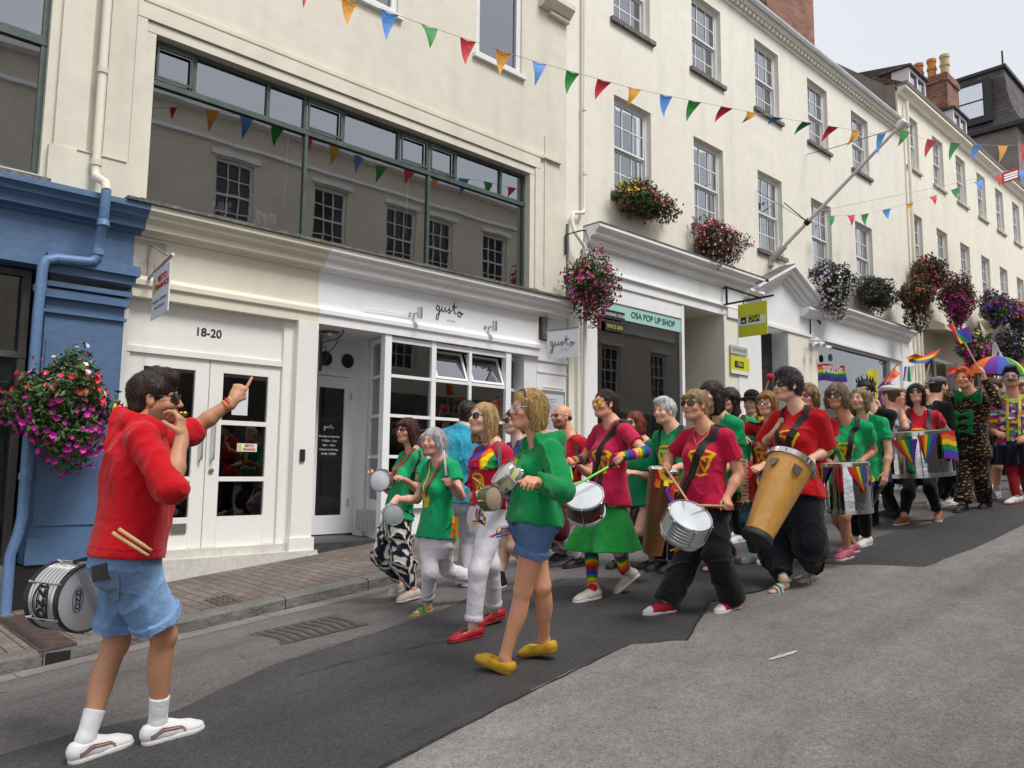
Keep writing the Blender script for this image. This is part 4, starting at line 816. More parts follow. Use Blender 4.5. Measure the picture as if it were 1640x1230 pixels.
bunting('long bunting of coloured pennants from the upper left to the white flagpole',
 [(380, -40, 6.6), (480, -12, 7.2), (550, -4, 7.5), (610, 14, 7.8), (672, 37, 8.1), (736, 59, 8.4), (795, 78, 8.7), (852, 97, 9.0), (906, 112, 9.2), (957, 126, 9.6), (1004, 139, 10), (1058, 151, 10.4), (1102, 160, 10.8), (1154, 170, 11.2), (1200, 179, 11.6), (1240, 187, 12), (1287, 195, 12.4), (1330, 202, 12.8), (1372, 209, 13.2), (1410, 216, 13.6), (1440, 204, 14.0)],
 [(478, 'red', 14, 7, 26), (547, 'yellow', 26, 10, 45), (611, 'blue', 27, 8, 50), (674, 'green', 27, 14, 41), (737, 'red', 25, 9, 45), (795, 'yellow', 24, 6, 42), (852, 'blue', 23, 4, 41), (907, 'green', 21, 1, 39), (957, 'red', 22, -3, 34), (1006, 'yellow', 21, -4, 32), (1057, 'blue', 20, 7, 37), (1103, 'green', 20, -3, 35), (1155, 'red', 19, -10, 26), (1196, 'yellow', 18, -9, 19), (1239, 'blue', 17, -9, 13), (1285, 'green', 16, -13, 22), (1327, 'red', 16, -11, 27), (1364, 'yellow', 15, -9, 27), (1405, 'blue', 15, 2, 33)])
bunting('bunting running right from the tip of the flagpole across the ivory building',
 [(1440, 204, 14.0), (1475, 221, 15), (1530, 229, 17), (1565, 232, 18), (1605, 233, 19.5), (1650, 232, 21)],
 [(1440, 'green', 17, -3, 31), (1485, 'red', 17, -3, 31), (1523, 'green', 16, -2, 30), (1559, 'blue', 17, -3, 27), (1598, 'yellow', 16, 1, 29), (1632, 'red', 16, 4, 28)])
bunting('lowest bunting of small pennants between the pale and ivory buildings',
 [(1285, 357, 17), (1320, 346, 17.5), (1380, 344, 18.5), (1420, 335, 19), (1465, 324, 19.5), (1500, 312, 20), (1545, 297, 21), (1580, 285, 22), (1610, 276, 23), (1650, 270, 24)],
 [(1324, 'green', 13, 6, 18), (1356, 'red', 13, 7, 18), (1379, 'green', 13, 8, 18), (1413, 'blue', 14, 11, 15), (1451, 'yellow', 12, 10, 10), (1488, 'red', 12, 9, 13), (1523, 'green', 13, 12, 15), (1560, 'blue', 14, 10, 16), (1592, 'red', 13, 8, 17), (1628, 'blue', 13, 7, 18)])
# red banner with white writing at the far right
o = thing('hanging_banner', 'small red banner with white lines hanging from the bunting at the right edge', 'banner', atD(1618, 280, 23))
A = atD(1604, 277, 23); B = atD(1632, 268, 23.4); C_ = atD(1632, 286, 23.4); D_ = atD(1606, 295, 23); n = np.cross(B-A, D_-A); n /= np.linalg.norm(n)
place('cloth', [A, B, C_, D_, A+n*.01, B+n*.01, C_+n*.01, D_+n*.01], [(0, 1, 2, 3), (7, 6, 5, 4), (0, 4, 5, 1), (1, 5, 6, 2), (2, 6, 7, 3), (3, 7, 4, 0)], mat('banner_red', s2l('a01424'), .7), o)
mb = MB()
for k in (.3, .52, .74): a = A+(D_-A)*k; b = B+(C_-B)*k; mb.ribbon([a+(b-a)*.1-n*.008, a+(b-a)*.9-n*.008], [n, n], .05, .004).ribbon([a+(b-a)*.1+n*.012, a+(b-a)*.9+n*.012], [n, n], .05, .004)
mb.build('white_lines', m_white, o)
# ---------------------------------------------------------------- flagpole
o = thing('flagpole', 'white flagpole slanting out from the pale building towards the street', 'flagpole', (15.44, 8.25, 6.1))
b_ = onY(1240, 411, 8.2); t_ = atD(1438, 205, 14.0)
mb = MB(); mb.tube([b_, b_+(t_-b_)*.5, t_], .044, 10, r2=.03); autosmooth(mb.build('pole', mat('pole_white', (.72, .71, .68), .45, var=(6, .12)), o))
mb = MB(); d = (t_-b_)/np.linalg.norm(t_-b_); mb.lathe(t_, d, [(.04, 0), (.075, .02), (.085, .1), (.06, .17), (0, .19)], 12); autosmooth(mb.build('finial', MATS['pole_white'], o))
mb = MB(); mb.box(b_[0]-.09, b_[0]+.09, 8.24, 8.295, b_[2]-.2, b_[2]+.12); mb.tube([b_-d*.08, b_+d*.35], .075, 10); mb.build('bracket', mat('pole_bracket', (.6, .59, .56), .5), o)
mid = b_+(t_-b_)*.3
mb = MB(); mb.tube([mid, onY(1256, 325, 8.28)], .012, 6); mb.tube([mid, onY(1212, 305, 8.28)], .006, 6); mb.tube([onY(1293, 247, 8.28), onY(1330, 238, 7.6), t_], .008, 6); mb.lathe(mid-d*.05, d, [(.065, 0), (.065, .1)], 10); mb.build('stay', m_blackmetal, o)
MB().tube([atD(1312, 338, 17), atD(1500, 300, 20), atD(1640, 268, 24)], .006, 5).build('cable', m_string, thing('overhead_cable', 'thin cable crossing the ivory building above the lowest bunting', 'cable', atD(1500, 300, 20)))

# ================================================================ HANGING SIGNS
def board(name_, A, B, H, th, m, o):          # A,B top corners, hangs down H
    A = np.array(A); B = np.array(B); r = B-A; r[2] = 0; n = np.array([-r[1], r[0], 0]); n = n/np.linalg.norm(n)*th/2
    V = [p+q+np.array([0, 0, -h]) for p in (A, B) for q in (-n, n) for h in (0, H)]
    return place(name_, V, [(0, 1, 3, 2), (4, 6, 7, 5), (0, 4, 5, 1), (2, 3, 7, 6), (0, 2, 6, 4), (1, 5, 7, 3)], m, o)
def plate_uv(A, B, H, face):
    A = np.array(A, float); B = np.array(B, float); r = (B-A); W = np.linalg.norm(r); r /= W; up = np.array([0, 0, 1.]); n = np.cross(r, up)
    def at(u, v, o=0): return A+r*W*u-up*H*v+n*(face+o)
    return at, r, up, n, W
m_signwhite = mat('sign_white', (.74, .76, .79), .4)
m_lime = mat('sign_lime', (.58, .60, .02), .45)
# finance sign, perpendicular to the wall
o = thing('hanging_sign', 'white rectangular finance sign on a triangular steel bracket above the double doors', 'hanging sign', (2.62, 8.1, 3.0))
x = 2.62; A = (x-.03, 8.05, 3.44); B = (x+.03, 7.63, 3.44)
MB().box(x-.16, x+.16, 8.222, 8.238, 3.30, 3.74).build('mounting_plate', mat('galvanised', (.42, .38, .34), .5, .6, var=(12, .2)), o)
mb = MB(); mb.tube([(x, 8.22, 3.34), (x, 7.55, 3.47)], .016, 8).tube([(x, 8.22, 3.34), (x, 8.2, 3.70), (x, 7.66, 3.47)], .011, 8); mb.tube([(x-.02, 8.0, 3.38), (x-.02, 7.98, 3.44)], .004, 5)
mb.build('bracket', MATS['galvanised'], o)
A = (x-.01, 8.02, 3.36); B = (x+.015, 7.64, 3.42); sg = board('panel', A, B, .48, .012, m_signwhite, o)
at, r_, up_, n_, W_ = plate_uv(A, B, .48, .0085)
if n_[0] > 0: pass
sgn = -1 if n_[0] > 0 else 1
r2 = r_ if sgn > 0 else -r_
def su(u, v, k=0): return np.array(A)+(np.array(B)-np.array(A))*u+np.array([0, 0, -.48*v])+np.array([-.009-k, 0, 0])
rr_ = (np.array(B)-np.array(A)); rr_ /= np.linalg.norm(rr_)
upz = np.array([0, 0, 1.])
lettering('BETO', .085, su(.60, .22), rr_, upz, MATS['red_ink'], sg, .002); lettering('FINANCE', .075, su(.60, .38), rr_, upz, MATS['red_ink'], sg, .002)
lettering('Personal  Business', .042, su(.5, .66), rr_, upz, mat('grey_ink', (.25, .24, .27), .6), sg, .0006); lettering('Auto Finance', .042, su(.5, .80), rr_, upz, MATS['grey_ink'], sg, .0006)
mb = MB(); V = [su(.08, .16), su(.20, .14), su(.20, .46), su(.08, .48)]; mb.add([v for v in V], [(0, 1, 2, 3)]); mb.build('emblem', MATS['lime_ink'], sg)
# scroll bracket (empty) beside gusto door
o = thing('scroll_bracket', 'empty black wrought iron scroll bracket on the cream pillar beside the dark glass door', 'bracket', (4.58, 8.2, 2.6))
mb = MB(); X = 4.60; mb.box(X-.012, X+.012, 8.19, 8.215, 2.58, 3.02); mb.tube([(X, 8.2, 2.92), (X+.05, 7.98, 2.94), (X+.07, 7.86, 2.98), (X+.075, 7.83, 3.03), (X+.07, 7.86, 3.05)], .009, 6)
mb.tube([(X, 8.2, 2.62), (X+.02, 8.12, 2.70), (X+.03, 8.08, 2.80), (X+.05, 7.97, 2.86), (X+.06, 7.92, 2.93)], .007, 6); mb.tube([(X, 8.2, 2.85), (X+.02, 8.13, 2.88), (X+.02, 8.12, 2.83), (X+.01, 8.15, 2.81)], .006, 6)
mb.build('bracket', m_blackmetal, o)
# gusto hanging sign
o = thing('hanging_sign', 'white square hanging sign reading gusto in thin black script', 'hanging sign', (8.35, 7.9, 3.0))
A = (8.25, 7.78, 3.44); B = (8.35, 7.22, 3.44)
pA = onY(877, 532, 7.86); pB = atD(927, 524, dep(pA)-.30)
A = np.array([pA[0], pA[1], pA[2]]); B = np.array([pB[0], pB[1], pA[2]+.0]); HH = .40
mb = MB(); w0 = np.array([8.40, 8.24, A[2]+.04]); mb.tube([w0, A+[0, 0, .03], B+[0, 0, .03]], .012, 8); mb.tube([w0+[0, 0, .32], A*.4+B*.6+[0, 0, .03]], .009, 8); mb.box(8.36, 8.46, 8.23, 8.27, w0[2]-.06, w0[2]+.38)
mb.build('bracket', mat('bracket_grey', (.3, .3, .3), .5, .6), o)
sg = board('panel', A, B, HH, .012, m_signwhite, o); rr_ = (B-A)/np.linalg.norm(B-A); nn = np.cross(rr_, upz); nn *= np.sign(nn @ (CAMP-A))
cc = (A+B)/2+np.array([0, 0, -HH*.47])+nn*.009; rt = np.cross(upz, nn)
strokes(GUSTO, cc, rt, upz, np.linalg.norm(B-A)*.40, .0055, MATS['black_ink'], sg); lettering('KITCHEN', .03, cc+rt*.03-upz*.09, rt, upz, MATS['faint_grey'], sg)
# OSA sign
o = thing('hanging_sign', 'lime green square hanging sign with black emblem on a black triangular bracket', 'hanging sign', (14.0, 7.9, 4.1))
pA = onY(1182, 489, 7.9); pB = atD(1228, 481, dep(pA)-.45); A = np.array(pA); B = np.array([pB[0], pB[1], pA[2]+.0]); HH = .64
mb = MB(); w = np.array([A[0]-.25, 8.27, A[2]+.08]); u = (B-A)/np.linalg.norm(B-A); w = A-u*.25; w[2] = A[2]+.06; e = B+u*.14; e[2] = A[2]+.08; tp = w+np.array([0, 0, .34])
mb.tube([w, e], .02, 8).tube([tp, A+(B-A)*.75+[0, 0, .08]], .018, 8).tube([w-[0, 0, .02], tp+[0, 0, .02]], .022, 8)
for k in (.2, .8): mb.tube([A+(B-A)*k+[0, 0, .08], A+(B-A)*k], .008, 5)
mb.tube([tp, tp+np.array([.1, .35, 0])], .02, 6); mb.tube([w, w+np.array([.1, .35, 0])], .02, 6)
mb.build('bracket', m_blackmetal, o)
sg = board('panel', A, B, HH, .02, m_lime, o); nn = np.cross(u, upz); nn *= np.sign(nn @ (CAMP-A)); rt = np.cross(upz, nn); c0 = (A+B)/2+nn*.0125; W_ = np.linalg.norm(B-A)
def patch(cx_, cz_, w_, h_, k): c = c0+rt*cx_*W_+upz*(-HH*cz_)+nn*k; return [c-rt*w_*W_/2-upz*h_*HH/2, c+rt*w_*W_/2-upz*h_*HH/2, c+rt*w_*W_/2+upz*h_*HH/2, c-rt*w_*W_/2+upz*h_*HH/2]
MB().add(patch(-.02, .53, .96, .26, 0), [(0, 1, 2, 3)]).build('white_band', m_signwhite, sg)
MB().add(patch(-.30, .50, .2, .2, .003), [(0, 1, 2, 3)]).build('emblem', m_black, sg); MB().add(patch(.06, .48, .4, .2, .003), [(0, 1, 2, 3)]).build('name_plate', m_black, sg)
MB().add(patch(-.30, .53, .1, .05, .006), [(0, 1, 2, 3)]).build('emblem_mark', m_signwhite, sg)
lettering('OSA', .13, c0+rt*.06*W_-upz*HH*.48+nn*.006, rt, upz, m_lime, sg, .002)
o = thing('wall_plaque', 'lime and white company plaque below a grey plaque on the cream pier', 'plaque', (14.0, 8.2, 3.36))
pa = MB().box(13.66, 14.34, 8.20, 8.235, 3.40, 3.76).build('panel', m_lime, o); MB().box(13.66, 14.34, 8.196, 8.2, 3.40, 3.47).build('white_band', m_signwhite, pa)
MB().box(13.78, 14.12, 8.194, 8.2, 3.53, 3.66).build('name_plate', m_black, pa); lettering('OSA', .11, (13.98, 8.192, 3.595), (1, 0, 0), upz, m_lime, pa, .002)
p2 = MB().box(13.66, 14.3, 8.205, 8.235, 3.80, 3.97).build('grey_panel', mat('plaque_grey', (.42, .46, .46), .5), o); lettering('TOWNHOUSE', .085, (13.98, 8.203, 3.885), (1, 0, 0), upz, MATS['grey_ink'], p2, .001)
# lamp fitting by the pier
o = thing('spot_lamps', 'cluster of small pale spot lamps on the pier right of the dark doorway', 'lamp', (17.3, 8.1, 4.3))
mb = MB()
for k in range(3): mb.lathe((16.9+.3*k, 8.05, 4.35+.05*(k % 2)), (.2*(k-1), -.7, -.5), [(0, 0), (.05, 0), (.08, .12), (0, .10)], 10)
mb.tube([(16.85, 8.1, 4.45), (17.55, 8.1, 4.5)], .02, 6).box(17.1, 17.3, 8.1, 8.25, 4.4, 4.55); mb.build('lamp_cluster', m_sash, o)
# ================================================================ FLOWERS
def foliage_mat(name, c1, c2, c3=None, tr=.25):
    m = bpy.data.materials.new(name); m.use_nodes = True; t = m.node_tree; N = t.nodes.new; L = t.links.new; b = t.nodes['Principled BSDF']; b.inputs['Roughness'].default_value = .55
    g = N('ShaderNodeNewGeometry'); r = N('ShaderNodeValToRGB'); r.color_ramp.elements[0].color = (*c1, 1); r.color_ramp.elements[1].color = (*c2, 1)
    if c3: k = r.color_ramp.elements.new(.5); k.color = (*c3, 1)
    L(g.outputs['Random Per Island'], r.inputs[0]); L(r.outputs[0], b.inputs['Base Color']); MATS[name] = m; return m
LF = {'green': foliage_mat('leaf_green', (.02, .045, .012), (.10, .17, .03), (.04, .085, .018)), 'dark': foliage_mat('leaf_dark', (.012, .022, .01), (.06, .08, .03), (.03, .04, .018)),
      'bronze': foliage_mat('leaf_bronze', (.03, .018, .012), (.17, .085, .03), (.07, .05, .02))}
FL = {k: foliage_mat('petal_'+k, s2l(a), s2l(b)) for k, a, b in (('magenta', '8c0c6c', 'd028a4'), ('pink', 'c03468', 'f08898'), ('red', 'a80a18', 'e83a34'), ('white', 'b8b4b8', 'f4f0f0'), ('yellow', 'c8a820', 'f4e460'), ('purple', '3c1a70', '8a5cc0'), ('orange', 'b83a0a', 'f08030'), ('lilac', '8a6c98', 'd8c8dc'), ('crimson', '5c0838', 'a8145c'))}
def leafset(pts, sz, rr, elong=1.7):
    V = []; Fc = []
    for p in pts:
        a = np.array([rr.gauss(0, 1) for _ in range(3)]); a /= np.linalg.norm(a); b = np.cross(a, [rr.gauss(0, 1) for _ in range(3)]); b /= np.linalg.norm(b)
        s = sz*rr.uniform(.6, 1.3); n = len(V); c = np.cross(a, b)*s*.25
        V += [p-a*s*elong*.5, p+b*s*.38+c*.5, p+a*s*elong*.5, p-b*s*.38+c*.5]; Fc.append((n, n+1, n+2, n+3))
    return V, Fc
def flowerset(pts, nrm, sz, rr):
    V = []; Fc = []
    for p, nn in zip(pts, nrm):
        nn = nn+np.array([rr.gauss(0, .3) for _ in range(3)]); nn /= np.linalg.norm(nn); a = np.cross(nn, (0, 0, 1.)); a /= np.linalg.norm(a)+1e-6; b = np.cross(nn, a); s = sz*rr.uniform(.75, 1.2); n = len(V)
        V.append(p-nn*s*.25); k = 10
        for j in range(k): th = 2*math.pi*j/k; q = s*.5*(1 if j % 2 == 0 else .8); V.append(p+q*(a*math.cos(th)+b*math.sin(th))+nn*s*.05)
        Fc += [(n, n+1+j, n+1+(j+1) % k) for j in range(k)]
    return V, Fc
def basket(label, c, rx, ry, rz, leaf, cols, nl, nf, lsz, fsz, seed, droop=0., pot='basket', group='hanging baskets on the facades', name='flower_basket', zones=None, Rdir=None):
    """blob of leaves and flowers: half axes rx along X, ry along Y, rz; droop adds a hanging tail"""
    rr = random.Random(seed); c = np.array(c, float); o = thing(name, label, 'flower basket', c-np.array([0, 0, rz+droop]), group)
    def sample(shell):
        while True:
            u = np.array([rr.gauss(0, 1) for _ in range(3)]); u /= np.linalg.norm(u); r = shell[0]+(shell[1]-shell[0])*rr.random()**.6
            lump = 1+.20*math.sin(u[0]*5+seed)+.17*math.sin(u[2]*7+u[1]*4+seed*2)+rr.uniform(-.08, .12)+(rr.random() < .06)*rr.uniform(.05, .25)
            p = u*r*lump; q = p*np.array([rx, ry, rz])
            if droop and p[2] < 0: q[2] -= droop*(min(1, abs(p[2]))**1.2)*(1-.35*abs(p[0])); q[0] *= 1-.35*abs(p[2]); q[1] *= 1-.3*abs(p[2])
            return c+q, u
    V, Fc = leafset([sample((.45, 1.05))[0] for _ in range(nl)], lsz, rr); place('foliage', V, Fc, LF[leaf], o)
    # dark soil/twigs core so that the middle is not see-through
    bm = bmesh.new(); bmesh.ops.create_icosphere(bm, subdivisions=2, radius=1)
    for v in bm.verts: k = .55*(1+.15*math.sin(v.co.x*5+v.co.z*4)); v.co = Vector((c[0]+v.co.x*rx*k, c[1]+v.co.y*ry*k, c[2]+v.co.z*rz*k-(droop*.35 if v.co.z < 0 else 0)))
    MB().bm(bm).build('stems', mat('stems_brown', (.03, .028, .015), .9), o)
    for k, (col, fr, zr) in enumerate(cols):
        P = []; N_ = []; n = int(nf*fr); t = 0
        while len(P) < n and t < n*30:
            p, u = sample((.96, 1.12)); t += 1
            if zr[0] <= u[2] <= zr[1] and (len(zr) < 4 or zr[2] <= u[0] <= zr[3]) and u[1] < .5: P.append(p); N_.append(u*np.array([1, 1.3, .7]))
        V, Fc = flowerset(P, N_, fsz, rr); place('flowers', V, Fc, FL[col], o)
    if pot == 'basket':
        mb = MB(); top = c+np.array([0, .1, rz+.45])
        for th in (0, 2.1, 4.2): mb.tube([c+np.array([rx*.6*math.cos(th), ry*.6*math.sin(th), rz*.2]), top], .005, 4)
        mb.tube([top, top+[0, .1, .02], [top[0], 8.28, top[2]+.02], [top[0], 8.28, top[2]-.3]], .012, 6); mb.build('hanger', m_blackmetal, o)
    elif pot == 'trough':
        MB().box(c[0]-rx*.62, c[0]+rx*.62, c[1]-.02, 8.27, c[2]-rz*.72, c[2]-rz*.15, .01).build('trough', mat('terracotta', (.26, .085, .045), .8, var=(9, .2)), o)
    return o
def bq(x, y, Y): return onY(x, y, Y)
basket('large basket of magenta petunias and red geraniums hanging on the blue pilaster', bq(104, 655, 7.75), .38, .32, .40, 'green', [('magenta', .78, (-1, .2)), ('red', .12, (.0, 1)), ('white', .05, (.1, 1)), ('pink', .08, (.45, 1))], 5200, 300, .038, .056, 1, .0, None)
basket('round basket crowded with bright pink flowers beside the gusto sign', bq(946, 455, 7.75), .45, .36, .42, 'green', [('magenta', .5, (-1, .2)), ('pink', .5, (-.9, 1))], 4200, 330, .035, .055, 2, .12)
basket('terracotta trough with yellow and pink flowers below the first sash window', bq(1030, 322, 8.05), .72, .28, .27, 'green', [('yellow', .14, (-.1, 1, -1, -.2)), ('pink', .45, (-.3, 1, -.2, 1)), ('red', .12, (-.5, .6))], 4200, 230, .04, .055, 3, 0, 'trough', 'window troughs on the pale building')
basket('trough of small red and white flowers trailing right below the second sash window', bq(1152, 383, 8.0), .72, .28, .27, 'bronze', [('white', .45, (-1, .6)), ('red', .35, (-.5, 1)), ('pink', .2, (0, 1))], 3800, 330, .035, .045, 4, .30, 'trough', 'window troughs on the pale building')
basket('long trailing basket of white flowers right of the pediment', bq(1335, 450, 7.85), .62, .32, .38, 'dark', [('white', .55, (-1, .1)), ('lilac', .45, (-1, .5))], 4200, 420, .045, .06, 5, .55, None, 'window troughs on the pale building')
basket('dark oval clump with almost no flowers below the last sash window of the pale building', bq(1403, 470, 7.95), .80, .32, .40, 'dark', [('pink', .2, (-1, 1)), ('crimson', .5, (-1, 1))], 4600, 60, .045, .05, 6, 0, None, 'window troughs on the pale building')
G3 = 'flower baskets on the ivory building'
basket('bronze basket with pink flowers beneath, highest on the ivory building', bq(1487, 438, 7.9), .66, .4, .42, 'bronze', [('pink', .6, (-1, -.3)), ('red', .4, (-1, 1))], 3400, 110, .06, .08, 7, .05, None, G3)
basket('orange tinted bronze basket with a pale trailing tail, lower left on the ivory building', bq(1467, 475, 7.6), .60, .4, .40, 'bronze', [('orange', .35, (-.1, 1)), ('white', .4, (-1, -.4))], 3400, 90, .06, .07, 8, .45, None, G3)
basket('crimson and magenta basket trailing down over the shop canopy', bq(1532, 476, 7.6), .78, .4, .60, 'bronze', [('crimson', .5, (-1, 1)), ('magenta', .5, (-1, .0))], 3800, 420, .06, .085, 9, .25, None, G3)
basket('purple and blue petunia basket near the right edge', bq(1596, 495, 7.6), .85, .4, .42, 'green', [('purple', .75, (-1, 1)), ('magenta', .25, (-.2, 1))], 3600, 380, .07, .1, 10, .1, None, G3)
basket('purple, pink and orange basket cut by the right edge', bq(1628, 508, 7.6), .85, .4, .48, 'green', [('purple', .45, (-1, .3)), ('pink', .35, (-.2, 1)), ('orange', .2, (-.2, 1))], 3400, 330, .07, .1, 11, .15, None, G3)
basket('loose basket with magenta flowers under the ivory canopy, behind the rainbow umbrella', bq(1565, 562, 7.3), .8, .4, .5, 'green', [('magenta', .55, (-.6, .3, -1, .2)), ('yellow', .2, (-.2, 1)), ('pink', .25, (-1, 1))], 3200, 140, .07, .1, 12, .1, None, G3)
basket('dim purple basket behind the white flag', bq(1618, 555, 7.4), .9, .4, .5, 'dark', [('purple', 1, (-1, 1))], 2600, 110, .07, .09, 13, .1, None, G3)
# ================================================================ FIGURES : signed distance fields turned into one continuous mesh
import openvdb
V3 = lambda *a: np.array(a, float)
def nrm(v): v = np.asarray(v, float); return v/(np.linalg.norm(v)+1e-12)
class SDF:
    def __init__(s): s.P = []
    def add(s, lo, hi, fn, op='u', k=.012): s.P.append((np.asarray(lo, float), np.asarray(hi, float), fn, op, k)); return s
    def cap(s, a, b, ra, rb=None, k=.012, op='u', cut=None, flat=None, cuts=None):
        """round cone; flat=True cuts it square at b, cuts=[(point, normal)] keeps the side behind the normal"""
        a = np.asarray(a, float); b = np.asarray(b, float); rb = ra if rb is None else rb; R = max(ra, rb)
        ab = b-a; L2 = ab@ab+1e-12; L_ = math.sqrt(L2); cs = list(cuts or [])
        if flat: cs.append((b, ab/L_))
        def fn(p):
            t = ((p-a)@ab)/L2; tc = np.clip(t, 0, 1); d = np.linalg.norm(p-a-tc[..., None]*ab, axis=-1)-(ra+(rb-ra)*tc)
            for c, n in cs: d = np.maximum(d, (p-c)@n)
            return d
        return s.add(np.minimum(a, b)-R, np.maximum(a, b)+R, fn, op, k)
    def ell(s, c, r, ax=None, k=.012, op='u', cuts=None):
        c = np.asarray(c, float); r = np.asarray(r, float); A = np.eye(3) if ax is None else np.array(ax); ext = np.sqrt(((A*r[:, None])**2).sum(0))
        def fn(p):
            q = (p-c)@A.T; k0 = np.linalg.norm(q/r, axis=-1)+1e-9; k1 = np.linalg.norm(q/(r*r), axis=-1)+1e-9; d = k0*(k0-1)/k1
            for c_, n in (cuts or []): d = np.maximum(d, (p-c_)@n)
            return d
        return s.add(c-ext, c+ext, fn, op, k)
    def loft(s, o, ax, st, k=.012, op='u', n=2.3, wave=None, flat=True):
        """ax = (fwd, left, up); stations (h, centre fwd, centre left, r fwd, r left)"""
        o = np.asarray(o, float); A = np.array(ax); st = sorted(st); H = np.array([q[0] for q in st]); C = np.array([q[1:] for q in st]); R = C[:, 2:].max()+.03+(wave[0] if wave else 0)
        lo = hi = None
        for q in st:
            c = o+A[2]*q[0]+A[0]*q[1]+A[1]*q[2]; lo = c-R if lo is None else np.minimum(lo, c-R); hi = c+R if hi is None else np.maximum(hi, c+R)
        def fn(p):
            q = (p-o)@A.T; h = q[..., 2]; cf = np.interp(h, H, C[:, 0]); cl = np.interp(h, H, C[:, 1]); rf = np.interp(h, H, C[:, 2]); rl = np.interp(h, H, C[:, 3])
            x = q[..., 0]-cf; y = q[..., 1]-cl
            if wave: th = np.arctan2(y, x); w = 1+wave[0]/np.maximum(rf, .05)*np.sin(th*wave[1]+wave[2]*h+2*np.sin(th*2))*np.clip((H[-1]-h)/(H[-1]-H[0]), 0, 1)*1.0; rf = rf*w; rl = rl*w
            g = ((np.abs(x)/rf)**n+(np.abs(y)/rl)**n)**(1/n); d = (g-1)*np.minimum(rf, rl)
            return np.maximum(d, np.maximum(h-H[-1], H[0]-h)) if flat else d
        return s.add(lo, hi, fn, op, k)
    def mesh(s, vox, disp=None):
        U = [p for p in s.P if p[3] == 'u']; lo = np.min([p[0] for p in U], 0)-3*vox-.01; hi = np.max([p[1] for p in U], 0)+3*vox+.01
        n = np.ceil((hi-lo)/vox).astype(int)+1; D = np.full(n, .5, np.float32); xs = [lo[i]+vox*np.arange(n[i]) for i in range(3)]
        for (a, b, fn, op, k) in s.P:
            m = k+2*vox+.004; i0 = np.maximum(np.floor((a-m-lo)/vox).astype(int), 0); i1 = np.minimum(np.ceil((b+m-lo)/vox).astype(int)+1, n)
            if (i1 <= i0).any(): continue
            sl = tuple(slice(i0[j], i1[j]) for j in range(3))
            P = np.stack(np.meshgrid(*[xs[j][sl[j]] for j in range(3)], indexing='ij'), -1); d = fn(P); c = D[sl]
            if op == 'u': h = np.clip(.5+.5*(c-d)/k, 0, 1); r = c*(1-h)+d*h-k*h*(1-h)
            else: h = np.clip(.5-.5*(c+d)/k, 0, 1); r = c*(1-h)-d*h+k*h*(1-h)
            D[sl] = r
        if disp is not None:
            idx = np.nonzero(np.abs(D) < .03)
            if len(idx[0]): P = np.stack([xs[j][idx[j]] for j in range(3)], -1); D[idx] += disp(P).astype(np.float32)
        g = openvdb.FloatGrid(.5); g.copyFromArray(D); pts, tr, qd = g.convertToPolygons(0.0, 0.0)
        V = pts.astype(np.float64)*vox+lo; qd = np.asarray(qd); c_ = V.mean(0); a_, b_, d_ = V[qd[:, 0]]-c_, V[qd[:, 1]]-c_, V[qd[:, 2]]-c_; vol = np.einsum('ij,ij->i', a_, np.cross(b_, d_)).sum(); return V, (qd if vol > 0 else qd[:, ::-1].copy())
def _wave(seed, n=7, f=1.):
    r = np.random.RandomState(seed); K = r.normal(size=(n, 3)); K /= np.linalg.norm(K, axis=1)[:, None]; K *= r.uniform(.6, 1.6, (n, 1))*f; ph = r.uniform(0, 6.28, n)
    return lambda P: np.sin(P@K.T+ph).sum(-1)/n
def folds(seed, amp=.005, f=38, vert=.5):
    w = _wave(seed, 5, f); w2 = _wave(seed+9, 5, f*.3); w3 = _wave(seed+4, 5, f*2.1)
    def fn(P):
        o = w2(P)[..., None]*.06; Q = P*np.array([1, 1, vert])+o; a = 1-np.abs(w(Q))*2.6; b = 1-np.abs(w3(Q))*2.6; m = np.clip(.55+1.4*w2(P*.8+3), .12, 1.3)
        return np.minimum(-amp*(np.clip(a, -.6, 1)**3*1.5+np.clip(b, -.6, 1)*.35-.35)*m, .004)
    return fn
def sdfobj(name, S, vox, m, parent, col=None, disp=None):
    V, Q = S.mesh(vox, disp); c = None
    if col is not None: c = np.array([col]*len(V)) if isinstance(col, tuple) else col(V)
    return place(name, V, Q, m, parent, True, c)
m_skin = mat('skin', attr=True, rough=.5, sss=.12, spec=.4, bump=((160, .12), (35, .08)), var=((18, .07), (70, .05)))
m_cloth = mat('cotton', attr=True, rough=.9, spec=.2, sheen=.15, bump=((17, .3), (420, .3)), var=((5, .08), (60, .05)))
m_denim = mat('denim', attr=True, rough=.9, spec=.2, bump=((20, .3), (600, .4)), var=((7, .2), (60, .15), (300, .12)))
m_hair = mat('hair', attr=True, rough=.45, spec=.4, var=((30, .18),))
_t = m_hair.node_tree; _b = _t.nodes['Principled BSDF']; _tc = _t.nodes.new('ShaderNodeTexCoord'); _m = _t.nodes.new('ShaderNodeMapping'); _m.inputs['Scale'].default_value = (1, 1, .1); _t.links.new(_tc.outputs['Object'], _m.inputs['Vector'])
_n = _t.nodes.new('ShaderNodeTexNoise'); _n.inputs['Scale'].default_value = 230; _n.inputs['Detail'].default_value = 3; _t.links.new(_m.outputs[0], _n.inputs['Vector'])
_p = _t.nodes.new('ShaderNodeBump'); _p.inputs['Strength'].default_value = .9; _p.inputs['Distance'].default_value = .006; _t.links.new(_n.outputs[0], _p.inputs['Height']); _t.links.new(_p.outputs[0], _b.inputs['Normal'])
_q = _t.nodes.new('ShaderNodeMapRange'); _q.inputs[1].default_value = .3; _q.inputs[2].default_value = .7; _q.inputs[3].default_value = .5; _q.inputs[4].default_value = 1.3; _t.links.new(_n.outputs[0], _q.inputs[0])
